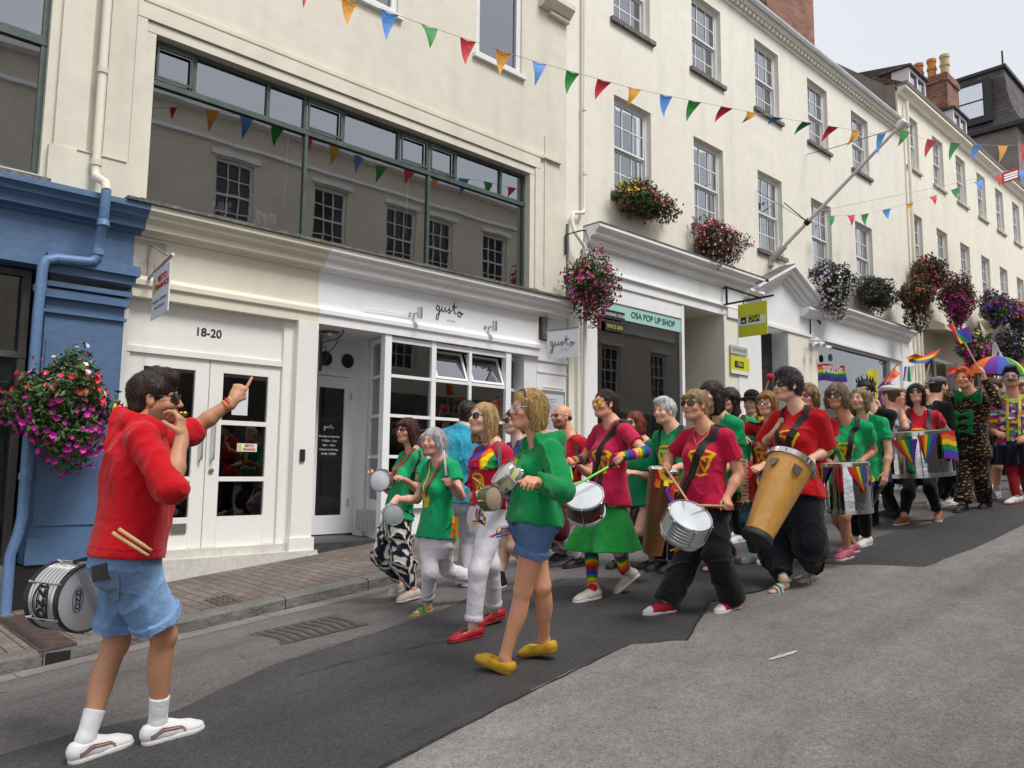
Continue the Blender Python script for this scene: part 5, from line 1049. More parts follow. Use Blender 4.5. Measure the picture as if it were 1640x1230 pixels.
_x = _t.nodes.new('ShaderNodeMixRGB'); _x.blend_type = 'MULTIPLY'; _x.inputs[0].default_value = 1; _src = _b.inputs['Base Color'].links[0].from_socket; _t.links.new(_src, _x.inputs[1]); _t.links.new(_q.outputs[0], _x.inputs[2]); _t.links.new(_x.outputs[0], _b.inputs['Base Color'])
m_shoe = mat('shoe', attr=True, rough=.6, bump=((120, .2),), var=((25, .07),))
m_rubber = mat('rubber_sole', (.74, .73, .70), .6, var=(18, .1)); m_rubberd = mat('rubber_dark', (.03, .03, .03), .6)
m_lens = mat('dark_lens', (.008, .008, .01), .06, spec=.8); m_frame = mat('glasses_frame', (.015, .012, .012), .3)
m_strap = mat('webbing', (.012, .012, .014), .75, bump=(300, .4)); m_eye = mat('eye_white', (.7, .68, .66), .15); m_iris = mat('eye_iris', (.05, .04, .035), .1)
m_wood = mat('stick_wood', (.58, .40, .2), .5, var=(25, .12))
def C(h): return s2l(h)
RB = [C(x) for x in ('c8141e', 'e06a10', 'e8c010', '1c8a3a', '2446b0', '6a2494')]
LOGO = [[(math.cos(t)*.9, .55+.28*math.sin(t)) for t in np.linspace(.3, 6.6, 20)], [(-.85, .5), (-.6, -.25), (-.35, -.7), (-.1, -.2), (.02, .35)], [(.0, .35), (.1, -.2), (.32, -.7), (.6, -.1), (.9, .6)], [(-.5, .1), (-.2, .25), (.2, .2), (.5, .35)], [(-.45, -.85), (.0, -.98), (.45, -.85)]]
def seg_dist(u, v, lines):
    d = np.full(u.shape, 9.)
    for ln in lines:
        for (a, b), (c, e) in zip(ln[:-1], ln[1:]):
            L2 = (c-a)**2+(e-b)**2+1e-9; t = np.clip(((u-a)*(c-a)+(v-b)*(e-b))/L2, 0, 1); d = np.minimum(d, np.hypot(u-a-t*(c-a), v-b-t*(e-b)))
    return d
def bone_mid(a, b, la, lb, px, py):
    """point on the pixel ray that best keeps both bone lengths"""
    r = nrm(ray(px, py)); t0 = np.linalg.norm((a+b)/2-CAMP); ts = np.linspace(t0-.5, t0+.5, 401); P = CAMP+ts[:, None]*r
    return P, (np.linalg.norm(P-a, axis=1)-la)**2+(np.linalg.norm(P-b, axis=1)-lb)**2
def along(a, L_, px, py, pref):
    """point on the pixel ray at distance L_ from a, preferring direction pref"""
    r = nrm(ray(px, py)); t = (a-CAMP)@r; c = CAMP+r*t; h2 = L_*L_-((c-a)@(c-a))
    if h2 <= 0: return c
    h = math.sqrt(h2); p, q = c+r*h, c-r*h
    return p if (p-a)@pref > (q-a)@pref else q
def handprims(S, W, h, n, right, s, curl=(.3, .35, .4, .45), thumb=.3, spread=.0):
    h = nrm(h); n = nrm(n-(n@h)*h); k = np.cross(h, n)*(1 if right else -1); G = []
    S.ell(W+h*.046*s, V3(.052, .037, .0165)*s, (h, k, n), .012); S.cap(W+h*.078*s+k*.026*s, W+h*.074*s-k*.028*s, .0125*s, .0115*s, .01)
    S.cap(W-h*.03*s, W+h*.02*s, .025*s, .023*s, .02)
    for i, (off, L_) in enumerate(((.028, .073), (.0095, .08), (-.009, .075), (-.0265, .06))):
        b = W+h*(.086-.004*abs(i-1))*s+k*off*s; d0 = nrm(h+k*spread*(off*12)); a = 0.; q = b; r = .0092-.0006*(i == 3)
        for j, (fr, aj) in enumerate(((.46, 62), (.30, 78), (.24, 48))):
            a += rad(aj)*curl[i]; d = d0*math.cos(a)+n*math.sin(a); e = q+d*L_*fr*s*1.0; S.cap(q, e, r*s, (r-.0007)*s, .003); q = e; r -= .0007
        G.append(q)
    b = W+h*.018*s+k*.026*s; d = nrm(h*.65+k*.62+n*.3*(1-thumb)+n*thumb*.8-k*thumb*.3); e = b+d*.04*s; S.cap(b, e, .0125*s, .0105*s, .008)
    d2 = nrm(d*.6+h*.45+n*thumb*.7-k*thumb*.7); g = e+d2*.032*s; S.cap(e, g, .0105*s, .0095*s, .004); S.cap(g, g+nrm(d2+h*.2)*.02*s, .0095*s, .008*s, .004)
    return W+h*.062*s+n*.026*s, k
PEOPLE = {}
from mathutils.bvhtree import BVHTree
def bvh_of(objs):
    V = []; Fc = []
    for o in objs:
        n = len(V); w = worldloc(o); V += [tuple(np.array(v.co)+w) for v in o.data.vertices]; Fc += [tuple(n+i for i in p.vertices) for p in o.data.polygons]
    return BVHTree.FromPolygons(V, Fc)
def person(key, label, f, pel, nk, hd, feet, D=None, H=1.66, sex='f', w=1.0, arms={}, knees=None, head={}, top={}, bot={}, shoe={}, skin='cf9c80', tw=1.0, vox=.008, group=None, lean=0., bare_feet=False, clothes_label=None):
    s = H/1.70; fw = V3(math.cos(rad(f)), math.sin(rad(f)), 0); lf = V3(-fw[1], fw[0], 0); z = V3(0, 0, 1.); J = {}
    ft = {}
    for sd in 'LR':
        q = tuple(feet[sd])+((None, None) if len(feet[sd]) == 2 else ()); hx, hy, tx, ty = q[:4]; hl = q[4] if len(q) > 4 else 0; tl = q[5] if len(q) > 5 else 0
        a = onG(hx, hy, hl)
        if tx is None: d = nrm(fw*1.0+V3(0, 0, .1*fw[0]))
        else: b = onG(tx, ty, tl); d = b-a; L_ = np.linalg.norm(d); d = d/L_ if L_ > .02 else fw
        c = a; ft[sd] = (c, d)
    if D is None: D = (dep(ft['L'][0])+dep(ft['R'][0]))/2
    D += lean; P = atD(*pel, D); N_ = atD(*nk, D+.02)
    up = nrm(N_-P); fwd = nrm(fw-(fw@up)*up); left = np.cross(up, fwd); TL = np.linalg.norm(N_-P); AX = (fwd, left, up)
    W = w*s
    hipL = .085*W; sh = (.175 if sex == 'f' else .195)*s*(.5+.5*w)
    for sd, g in (('L', 1), ('R', -1)): J['h'+sd] = P+left*g*hipL-up*.0*s; J['s'+sd] = N_+left*g*sh-up*.042*s
    root = thing('person', label, 'person', P*0+V3(P[0], P[1], gz(P[0], P[1])), group)
    tot = max(np.linalg.norm(ft[q][0]+z*.085*s-J['h'+q]) for q in 'LR')*1.012; tot = min(max(tot, .62*s), .92*s); th, sn = tot*.507, tot*.493
    for sd in 'LR':
        c, d = ft[sd]; a = c+d*.045*s+nrm(z-(z@d)*d)*.085*s; J['a'+sd] = a; h = J['h'+sd]
        if knees and sd in knees:
            Pk, e = bone_mid(h, a, th, sn, *knees[sd]); e = e-.02*((Pk-(h+a)/2)@fw); J['k'+sd] = Pk[np.argmin(e)]
        else:
            v = a-h; L_ = np.linalg.norm(v); x = (L_*L_+th*th-sn*sn)/(2*L_); y2 = max(0, th*th-x*x); J['k'+sd] = h+v/L_*x+nrm(fw-(fw@(v/L_))*(v/L_))*math.sqrt(y2)
    ua, fa = .285*s, .245*s
    for sd, g in (('L', 1), ('R', -1)):
        A = arms.get(sd)
        if not A: J['e'+sd] = J['s'+sd]-z*ua+lf*g*.05; J['w'+sd] = J['e'+sd]-z*fa*.9+fw*.08; continue
        if A.get('e'): J['e'+sd] = along(J['s'+sd], ua, *A['e'], A.get('ep', -fw*.6+lf*g*.6-z*.2))
        W_ = along(J['e'+sd], fa, *A['w'], A.get('wp', fw)) if A.get('e') else None
        J['w'+sd] = W_
    # ---------------- torso stations (h in fraction of torso length)
    if sex == 'f': ST = [(-.20, .0, .085, .12), (-.06, -.012, .118, .172), (.08, -.012, .115, .172), (.30, .0, .098, .142), (.44, .004, .088, .130), (.62, .008, .10, .145), (.78, .0, .095, .152), (.90, -.01, .075, .135), (1.0, -.012, .052, .065)]
    else: ST = [(-.20, .0, .085, .12), (-.05, -.01, .115, .162), (.1, -.006, .112, .160), (.3, .004, .110, .152), (.45, .006, .108, .155), (.65, .004, .115, .175), (.8, -.004, .108, .182), (.92, -.012, .08, .15), (1.0, -.012, .055, .07)]
    belly = top.get('belly', 0)
    def stations(h0, h1, inf, loose=0):
        hs = sorted({h0, h1, *[q[0] for q in ST if h0 < q[0] < h1]}); o = []
        for h in hs:
            q = [np.interp(h, [r[0] for r in ST], [r[i] for r in ST]) for i in (1, 2, 3)]; lo_ = loose*(1 if h < .55 else max(0, 1-(h-.55)*4)); bl = belly*max(0, 1-abs(h-.3)/.35)
            o.append((h*TL, q[0]*s+bl*.5, 0, q[1]*W*(1+(tw-1)*min(1, (1.05-h)*3))+inf+lo_*.8+bl*.5, q[2]*W*(1+(tw-1)*min(1, (1.05-h)*3))+inf+lo_))
        return o
    B = SDF(); B.loft(P, AX, stations(-.18, 1.0, -.006), .03)
    if sex == 'f':
        for g in (1, -1): B.ell(P+up*.66*TL+fwd*.075*W+left*g*.068*W, V3(.055, .055, .06)*W, AX, .03)
    for sd, g in (('L', 1), ('R', -1)):
        B.cap(N_+up*.022-fwd*.012, J['s'+sd], .052*s, .05*s*(.6+.4*w), .035); B.cap(J['s'+sd], J['e'+sd], .049*W, .038*s*(.5+.5*w), .02); B.cap(J['e'+sd], J['e'+sd]*.6+J['w'+sd]*.4, .038*s, .040*s*(.5+.5*w), .015); B.cap(J['e'+sd]*.6+J['w'+sd]*.4, J['w'+sd], .0395*s*(.5+.5*w), .0245*s, .015)
        h, k_, a = J['h'+sd], J['k'+sd], J['a'+sd]; bk = nrm(np.cross(a-k_, np.cross(fw, a-k_)))
        if bk@fw > 0: bk = -bk
        B.cap(h, k_, .092*W, .054*W, .04); B.cap(k_, a, .049*W, .034*s, .02); B.ell(k_*.66+a*.34+bk*.016*s, V3(.045, .043, .13)*s*(.5+.5*w), (bk, nrm(np.cross(a-k_, bk)), nrm(k_-a)), .02)
        B.ell(k_+fw*.012*s, V3(.04, .038, .048)*W, None, .02)
        c, d = ft[sd]; upf = nrm(z-(z@d)*d); lt = np.cross(upf, d)
        B.cap(a, c+upf*.04*s+d*.025*s, .033*s, .027*s, .02)
        if shoe.get('kind', 'trainer') in ('trainer', 'hitop', 'boot'): continue
        B.cap(c+d*.03*s+upf*.034*s, c+d*.16*s+upf*.024*s, .027*s, .022*s, .02); B.ell(c+d*.18*s+upf*.017*s, V3(.045, .033, .014)*s, (d, lt, upf), .02)
    # hands
    GR = {}
    for sd in 'LR':
        A = arms.get(sd) or {}; fd = nrm(J['w'+sd]-J['e'+sd]); hdv = nrm(A.get('h', fd)); 
        n = A.get('n')
        if n is None: n = nrm(-z-lf*(.6 if sd == 'L' else -.6))
        if A.get('tip') is not None:              # holds a stick pointing at tip
            tip = A['tip']; ax = nrm(tip-J['w'+sd]); kk = ax-(ax@hdv)*hdv; kk = nrm(kk); nn = np.cross(kk, hdv)*(1 if sd == 'R' else -1)
            c, k = handprims(B, J['w'+sd], hdv, -nn if False else nn, sd == 'R', s, A.get('curl', (1.15, 1.2, 1.25, 1.25)), .75); GR[sd] = (c, kk)
        else: GR[sd] = handprims(B, J['w'+sd], hdv, n, sd == 'R', s, A.get('curl', (.35, .4, .45, .5)), A.get('thumb', .25), A.get('spread', .0))
    # ---------------- head
    hs = s*head.get('size', 1.0)*1.01; hf = rad(head.get('f', f)); hp = rad(head.get('p', 4)); F_ = V3(math.cos(hf)*math.cos(hp), math.sin(hf)*math.cos(hp), math.sin(hp)); L_ = V3(-math.sin(hf), math.cos(hf), 0); U_ = np.cross(F_, L_)
    Hc = atD(*hd, dep(N_)+dep(CAMP+fw*head.get('fwd', .03))); HA = (F_, L_, U_); hl = lambda x, y, q: Hc+(F_*x+L_*y+U_*q)*hs
    jw = head.get('jaw', 1.0)
    B.ell(hl(-.012, 0, .032), V3(.096, .075, .088)*hs, HA, .02); B.ell(hl(.028, 0, -.03), V3(.062, .058*jw, .083)*hs, HA, .03); B.ell(hl(.055, 0, -.088), V3(.026, .028*jw, .02)*hs, HA, .02)
    B.cap(hl(.0, .045*jw, -.06), hl(.05, .02, -.09), .02*hs, .018*hs, .02); B.cap(hl(.0, -.045*jw, -.06), hl(.05, -.02, -.09), .02*hs, .018*hs, .02)
    for g in (1, -1):
        B.ell(hl(.092, g*.033, .004), V3(.014, .019, .013)*hs, HA, .012, 's'); B.cap(hl(.083, g*.012, .022), hl(.073, g*.046, .022), .008*hs, .007*hs, .01); B.ell(hl(.062, g*.043, -.026), V3(.022, .02, .02)*hs, HA, .02)
        B.ell(hl(-.004, g*.077, -.002), V3(.018, .008, .031)*hs, (nrm(F_+U_*.2), L_, nrm(U_-F_*.2)), .005); B.ell(hl(.002, g*.085, .002), V3(.009, .006, .017)*hs, HA, .004, 's')
        B.ell(hl(.076, g*.032, .004), V3(.013, .0155, .0095)*hs, HA, .003)
    ns = head.get('nose', 1.0)
    B.cap(hl(.085, 0, .018), hl(.102*ns, 0, -.020), .008*hs, .0105*hs, .012); B.ell(hl(.104*ns, 0, -.026), V3(.012, .0105, .009)*hs, HA, .006)
    for g in (1, -1): B.ell(hl(.093, g*.012, -.029), V3(.010, .008, .007)*hs, HA, .005)
    B.ell(hl(.078, 0, -.054), V3(.018, .026, .012)*hs, HA, .01)
    B.cap(hl(.0885, .014, -.0505), hl(.0885, -.014, -.0505), .0052*hs, None, .004); B.cap(hl(.0875, .012, -.0605), hl(.0875, -.012, -.0605), .006*hs, None, .004)
    B.ell(hl(.094, 0, -.0558), V3(.008, .021, .0014 if not head.get('open') else .005)*hs, HA, .002, 's')
    if head.get('nc', 1): B.cap(hl(-.022, 0, -.04), N_+up*.0, .056*s*(1.12 if sex == 'm' else .98), .066*s*(1.12 if sex == 'm' else 1), .035)
    _r = random.Random(label); sk = np.minimum(np.array(C(skin))*np.array([1.22, 1.27, 1.34])*_r.uniform(.9, 1.1)*np.array([1, _r.uniform(.96, 1.03), _r.uniform(.94, 1.04)]), .85); lip = np.array(C(head.get('lips', 'a84848' if sex == 'f' else '9c5a50')))*.8+sk*.2; brow = np.array(C(head.get('brow', '5a4030'))); nude = sk
    stub = head.get('stubble')
    def bodycol(V):
        q = (V-Hc)@np.array(HA).T/hs; c = np.tile(sk, (len(V), 1)).astype(float)
        def mixc(mask, colr, a): m_ = (np.clip(mask, 0, 1)*(np.abs(q) < .15).all(1))[:, None]*a; return c*(1-m_)+np.array(colr)*m_
        inh = (q[:, 0] < .1) & (np.abs(q[:, 1]) < .078) & (q[:, 2] > -.125) & (q[:, 2] < .16)
        ch = np.exp(-(((q[:, 0]-.07)/.03)**2+((np.abs(q[:, 1])-.042)/.022)**2+((q[:, 2]+.028)/.022)**2)); c = mixc(ch, sk*np.array([1.1, .72, .7]), .5)
        if stub: m_ = ((q[:, 2] < -.028) & (q[:, 0] > -.01) & inh)*np.clip((-.028-q[:, 2])/.02, 0, 1); c = mixc(m_, np.array(C(stub)), head.get('stub_a', .5))
        m_ = np.exp(-(((q[:, 2]+.0555)/.0085)**4+(q[:, 1]/.024)**4))*(q[:, 0] > .078); c = mixc(m_, lip*.9, .95)
        m_ = np.exp(-(((q[:, 2]-.0265-.1*(np.abs(q[:, 1])-.03)*0)/.005)**4+((np.abs(q[:, 1])-.031)/.02)**4))*(q[:, 0] > .05); c = mixc(m_, brow*.8, .9)
        m_ = np.exp(-(((q[:, 2]-.0115)/.003)**2+((np.abs(q[:, 1])-.032)/.014)**4))*(q[:, 0] > .06); c = mixc(m_, brow*.4, .6)
        m_ = np.exp(-(((q[:, 2]-.003)/.0055)**4+((np.abs(q[:, 1])-.032)/.012)**4))*(q[:, 0] > .078)
        if not head.get('shades'): c = mixc(m_, (.42, .38, .36), .6); m_ = np.exp(-(((q[:, 2]-.003)/.0055)**4+((np.abs(q[:, 1])-.032)/.0055)**4))*(q[:, 0] > .078); c = mixc(m_, (.06, .05, .045), .9)
        for (x0, x1, y0, y1, cl) in head.get('paint', ()): m_ = ((q[:, 1] > x0) & (q[:, 1] < x1) & (q[:, 2] > y0) & (q[:, 2] < y1) & (q[:, 0] > .02)).astype(float); c = mixc(m_, C(cl), .8)
        return c
    body = sdfobj('body', B, vox, m_skin, root, bodycol)
    # ---------------- hair
    hr = head.get('hair', 'short'); hc = np.array(C(head.get('hc', '3a2a20'))); hc2 = np.array(C(head.get('hc2', head.get('hc', '3a2a20'))))
    if hr != 'none':
        S = SDF(); vol = head.get('vol', .0)
        ln = head.get('len', .1)
        if hr == 'ring': S.ell(hl(-.026, 0, -.002), V3(.086, .0775, .045)*hs, HA, .01); S.ell(hl(.07, 0, .0), V3(.065, .075, .1)*hs, HA, .008, 's'); S.ell(hl(.0, 0, .09), V3(.12, .062, .07)*hs, HA, .01, 's')
        else:
            S.ell(hl(-.018, 0, .038+vol*.3), V3(.1+vol, .083+vol, .095+vol*.8)*hs, HA, .02)
            if hr in ('long', 'bob', 'curly'):
                S.loft(hl(-.04, 0, -.04), HA, [(-ln*hs, -.006*hs, 0, (.045+vol*.6)*hs, (.07+vol)*hs), (-ln*.5*hs, -.01*hs, 0, (.062+vol)*hs, (.092+vol)*hs), (.0, 0, 0, (.072+vol)*hs, (.09+vol)*hs), (.07*hs, .01*hs, 0, (.085+vol)*hs, (.085+vol)*hs)], .03)
                fl = head.get('front', .5)
                for g in (1, -1): S.cap(hl(.035, g*.066, .05), hl(.0+.03*fl, g*(.082+vol*.6), -.03), .022*hs, .022*hs, .02); S.cap(hl(.03*fl, g*(.082+vol*.6), -.03), hl(-.015+.02*fl, g*(.082+vol), -.045-ln*.85), .022*hs, .016*hs, .02)
                S.ell(hl(.085, 0, -.035), V3(.07, .052, .085)*hs, HA, .015, 's'); S.ell(hl(.04, 0, -.1), V3(.085, .052, .07)*hs, HA, .015, 's')
            else:
                S.ell(hl(-.045, 0, -.03), V3(.062, .07, .07)*hs, HA, .02)
                for g in (1, -1): S.cap(hl(.03, g*.07, .04), hl(.012, g*.074, .0), .012*hs, .009*hs, .01)
                S.ell(hl(.095, 0, -.045), V3(.085, .066, .095)*hs, HA, .012, 's'); S.ell(hl(.0, 0, -.10), V3(.09, .1, .06)*hs, HA, .01, 's')
                for g in (1, -1): S.ell(hl(-.004, g*.09, -.01), V3(.024, .026, .035)*hs, HA, .006, 's')
            if head.get('fringe'): S.cap(hl(.075, .04, .065), hl(.078, -.045, .052), .018*hs, .016*hs, .02); S.cap(hl(.078, .03, .05), hl(.082, .01, .03), .01*hs, .006*hs, .01)
            if head.get('quiff'): S.cap(hl(.05, .03, .105), hl(.07, -.03, .095), .032*hs, .03*hs, .02); S.cap(hl(.0, .0, .125), hl(.04, 0, .115), .03*hs, .03*hs, .02)
            if head.get('pony'): S.cap(hl(-.1, 0, .03), hl(-.13, 0, -.04), .026*hs, .03*hs, .02); S.cap(hl(-.13, 0, -.04), hl(-.11, 0, -.15), .03*hs, .014*hs, .02)
            if head.get('wild'):
                rr = random.Random(len(label))
                for _ in range(26): t = rr.uniform(-2.6, 2.6)+math.pi; e = rr.uniform(-.3, 1.2); d = (F_*math.cos(t)*math.cos(e)*.6+L_*math.sin(t)*math.cos(e)+U_*math.sin(e)); p0 = hl(-.02, 0, .04)+d*.085*hs; S.cap(p0, p0+d*rr.uniform(.02, .05)*head['wild']+V3(rr.uniform(-.015, .015), rr.uniform(-.015, .015), rr.uniform(-.02, .01)), .014*hs, .004*hs, .008)
        cu = head.get('curl', 0); w1 = _wave(3, 9, 260 if not cu else 110); w2 = _wave(5, 6, 30)
        def hdisp(Pp):
            q = (Pp-Hc)@np.array(HA).T; return .006*w1(np.stack([q[:, 0], q[:, 1], q[:, 2]*(.12 if not cu else 1)], -1))+(.0025+cu)*w2(Pp)*1.6
        def hcol(Vv): q = (Vv-Hc)@np.array(HA).T; a = np.clip(.5+1.6*w1(np.stack([q[:, 0]*1.4, q[:, 1]*1.4, q[:, 2]*.15], -1))+.5*w2(Vv), 0, 1)[:, None]; return hc*(1-a)+hc2*a
        hob = sdfobj('hair', S, min(vox, .007), m_hair, root, hcol, hdisp)
        # loose strands over the surface
        Vh = np.array([v.co[:] for v in hob.data.vertices])+worldloc(root); Nh = np.zeros_like(Vh); hob.data.vertices.foreach_get('normal', nb := np.zeros(len(Vh)*3, np.float32)); Nh = nb.reshape(-1, 3)
        rr = random.Random(11); ns_ = head.get('strands', 1500 if vox < .0078 else 500 if vox < .009 else 160)
        if len(Vh) and hr != 'ring':
            bvh = bvh_of([hob]); SV = []; SF = []; SC = []; cr_ = hl(-.05, 0, .125); wl = head.get('wild', 0)
            for _ in range(ns_):
                p = Vh[rr.randrange(len(Vh))]; mixv = rr.random(); cc = (hc*(1-mixv)+hc2*mixv)*rr.uniform(.75, 1.25); st = (.012 if hr == 'short' else .018)*rr.uniform(.7, 1.3); w_ = .0011; k0 = len(SV); fly = ((.0045 if hr != 'short' else .0014) if rr.random() < .16 else 0)*(2.2 if hr == 'curly' else 1); jit = np.array([rr.gauss(0, .25+cu*60) for _ in range(3)]); q = p
                for t in range(6):
                    lo_, nn_, _i, _d = bvh.find_nearest(Vector(q)); nn_ = np.array(nn_); q = np.array(lo_)+nn_*(.0012+(.004*wl*t if wl else .0005*t)+fly*t*t*.45); g = (q-cr_)*6-U_*.8-F_*.25+jit; g = nrm(g-(g@nn_)*nn_); b_ = np.cross(nn_, g); w2_ = w_*(1-.75*t/5)
                    SV += [q-b_*w2_, q+nn_*w2_*1.2, q+b_*w2_]; SC += [cc]*3; q = q+g*st
                    if t: a = k0+3*t; SF += [(a-3, a, a+1, a-2), (a-2, a+1, a+2, a-1)]
            place('hair_strands', SV, SF, m_hair, hob, False, np.array(SC))
    # ---------------- glasses
    if head.get('shades'):
        kd = head['shades']; mb = MB(); mf = MB(); lm = {'dark': m_lens, 'gold': mat('gold_lens', (.62, .42, .03), .12, .8), 'red': mat('red_lens', (.10, .012, .02), .08), 'blue': mat('blue_lens', (.12, .16, .42), .08), 'pink': mat('pink_lens', (.14, .04, .16), .1), 'clear': glass('clear_lens', (.95, .97, 1), .12, 1.5)}[kd[0]]
        fm = {'dark': m_frame, 'white': mat('clear_frame', (.65, .68, .72), .2), 'orange': mat('orange_frame', (.55, .16, .02), .4), 'red': mat('red_frame', (.12, .015, .02), .3)}[kd[1]]; wd, ht = kd[2] if len(kd) > 2 else (.027, .019)
        for g in (1, -1):
            V = []; n = 18
            for j in range(n): t = 2*math.pi*j/n; V.append((g*.033+wd*math.copysign(abs(math.cos(t))**.8, math.cos(t)), ht*math.copysign(abs(math.sin(t))**.8, math.sin(t))))
            pt = [hl(.1-.0-abs(abs(y)-0)**2*5.5, y, .004+q) for y, q in V]; c = hl(.1-.033**2*5.5+.003, g*.033, .004); mb.add([c]+pt, [(0, 1+j, 1+(j+1) % n) for j in range(n)]); mf.tube(pt+[pt[0]], .0018*hs if kd[1] != 'dark' else .0026*hs, 5)
            mf.tube([hl(.1-.06**2*5.5-.0, g*.06, .010), hl(.055, g*.076, .012), hl(-.002, g*.082, .012), hl(-.02, g*.082, -.004)], .0022*hs, 5)
        mf.tube([hl(.1, .008, .008), hl(.102, 0, .010), hl(.1, -.008, .008)], .0022*hs, 5)
        g_ = mf.build('glasses', fm, root, True); mb.build('lens', lm, g_)
    # ---------------- upper garment
    if top:
        S = SDF(); inf = top.get('inf', .010); hem = top.get('hem', -.02); loose = top.get('loose', .007); fl = top.get('flare', 0)
        st = stations(hem, .97, inf, loose)
        if fl: st = [(h, a, b, c+fl*max(0, 1-h/TL/.5), d+fl*max(0, 1-h/TL/.5)) for h, a, b, c, d in st]
        S.loft(P, AX, st, .03)
        if sex == 'f':
            for g in (1, -1): S.ell(P+up*.66*TL+fwd*.078*W+left*g*.066*W, V3(.057, .06, .066)*W+inf*.8, AX, .035)
            S.ell(P+up*.66*TL+fwd*.085*W, V3(.04, .06, .055)*W+inf, AX, .03)
        if hem < .14:
            for sd in 'LR': hr_ = (max(bot.get('r', (.098,))[0], .098) if bot and bot['kind'] != 'skirt' else .10)*W+inf+loose*.6+.010; S.cap(J['h'+sd], J['h'+sd]+(J['k'+sd]-J['h'+sd])*.4, hr_, hr_, .03, cuts=[(P+up*hem*TL, -up)])
        sl = top.get('sleeve', .55)
        for sd, g_ in (('L', 1), ('R', -1)):
            S.cap(N_+up*.012-fwd*.012, J['s'+sd], .052*s+inf, .053*s+inf, .035); S.ell(N_-up*.12*s-fwd*.03*s+left*g_*.07*s, V3(.085, .08, .11)*s+inf+.004, AX, .03)
            a, e, wv = J['s'+sd], J['e'+sd], J['w'+sd]; r1 = .05*W+inf; wide = top.get('wide', .009)
            if sl <= 1: S.cap(a, a+(e-a)*sl, r1, .045*W+inf+wide, .02, flat=True)
            else:
                S.cap(a, e, r1, .045*W+inf+wide, .02); t = sl-1; S.cap(e, e+(wv-e)*t, .043*W+inf+wide, (.036*W if t < .6 else .03*s)+inf+wide*.6, .02, flat=True)
                if t >= .6: S.cap(e+(wv-e)*(t-.09), e+(wv-e)*t, .029*s+inf, None, .006, flat=True)
        if top.get('hood'):
            for (h, r, o_) in ((1.0, .03, .085), (.96, .036, .10)): 
                for t in range(7): th0 = math.pi*(.35+1.3*t/7); th1 = math.pi*(.35+1.3*(t+1)/7); pa = N_+(fwd*math.cos(th0)*.11+left*math.sin(th0)*.105)*s+up*((h-1)*TL+.03*s*(1-math.cos(th0))); pb = N_+(fwd*math.cos(th1)*.11+left*math.sin(th1)*.105)*s+up*((h-1)*TL+.03*s*(1-math.cos(th1))); S.cap(pa, pb, r*s, None, .02)
            S.ell(N_-fwd*.10*s-up*.04*s, V3(.055, .10, .085)*s, AX, .03)
        ncr, ncd = top.get('neck', (.066, .012)); S.cap(N_+up*.12, N_-up*(ncd-.02)*s+fwd*.02*s, ncr*s, ncr*s*.9, .008, 's')
        if top.get('vneck'): v = top['vneck']; S.cap(N_+fwd*.10*s+up*.02*s, N_+fwd*.125*s-up*(v+.01)*s, .062*s, .008*s, .006, 's')
        if top.get('open'): S.cap(N_+fwd*.13*s, P+fwd*.17*s+up*.2*TL, .05*s, .035*s, .01, 's')
        tc = np.array(C(top['col'])); lg = top.get('logo'); pat = top.get('pat')
        def tcol(Vv):
            q = (Vv-P)@np.array(AX).T; c = np.tile(tc, (len(Vv), 1)).astype(float)
            if pat: c = pat(Vv, q, c, J)
            if lg:
                u, v, sc, cl = lg[:4]; lw = lg[4] if len(lg) > 4 else .10; back = len(lg) > 5 and lg[5] == 'back'
                d = seg_dist((q[:, 1]*(-1 if not back else 1)-u*W)/sc, (q[:, 2]-v*TL)/sc, LOGO); m_ = (d < lw) & ((q[:, 0] > .0) if not back else (q[:, 0] < 0)); c[m_] = C(cl)
            return c
        tob = sdfobj(top.get('name', 't_shirt'), S, vox, m_cloth, root, tcol, folds(len(label)*7, top.get('fold', .011), 27))
        if top.get('under'): 
            S2 = SDF(); S2.loft(P, AX, stations(.1, .86, .006), .02); S2.ell(P+up*.66*TL+fwd*.085*W, V3(.045, .1, .06)*W+.008, AX, .03); S2.cap(N_+up*.1, N_-up*.06*s+fwd*.1*s, .06*s, .06*s, .008, 's'); sdfobj('vest_top', S2, vox, m_cloth, root, C(top['under']))
    if top.get('warmers'):
        for sd in 'LR':
            e, wv_ = J['e'+sd], J['w'+sd]; S = SDF(); a0 = e+(J['s'+sd]-e)*.1; b0 = wv_+nrm(wv_-e)*.05*s; S.cap(a0, e, .047*W, .046*W, .01, cuts=[(a0, nrm(a0-e))]); S.cap(e, b0, .046*W, .034*s, .01, flat=True)
            sdfobj('arm_warmer', S, vox, m_cloth, root, lambda Vv, b0=b0, e=e: np.array(RB)[((b0-Vv)@nrm(b0-e)/.026+60).astype(int) % 6])
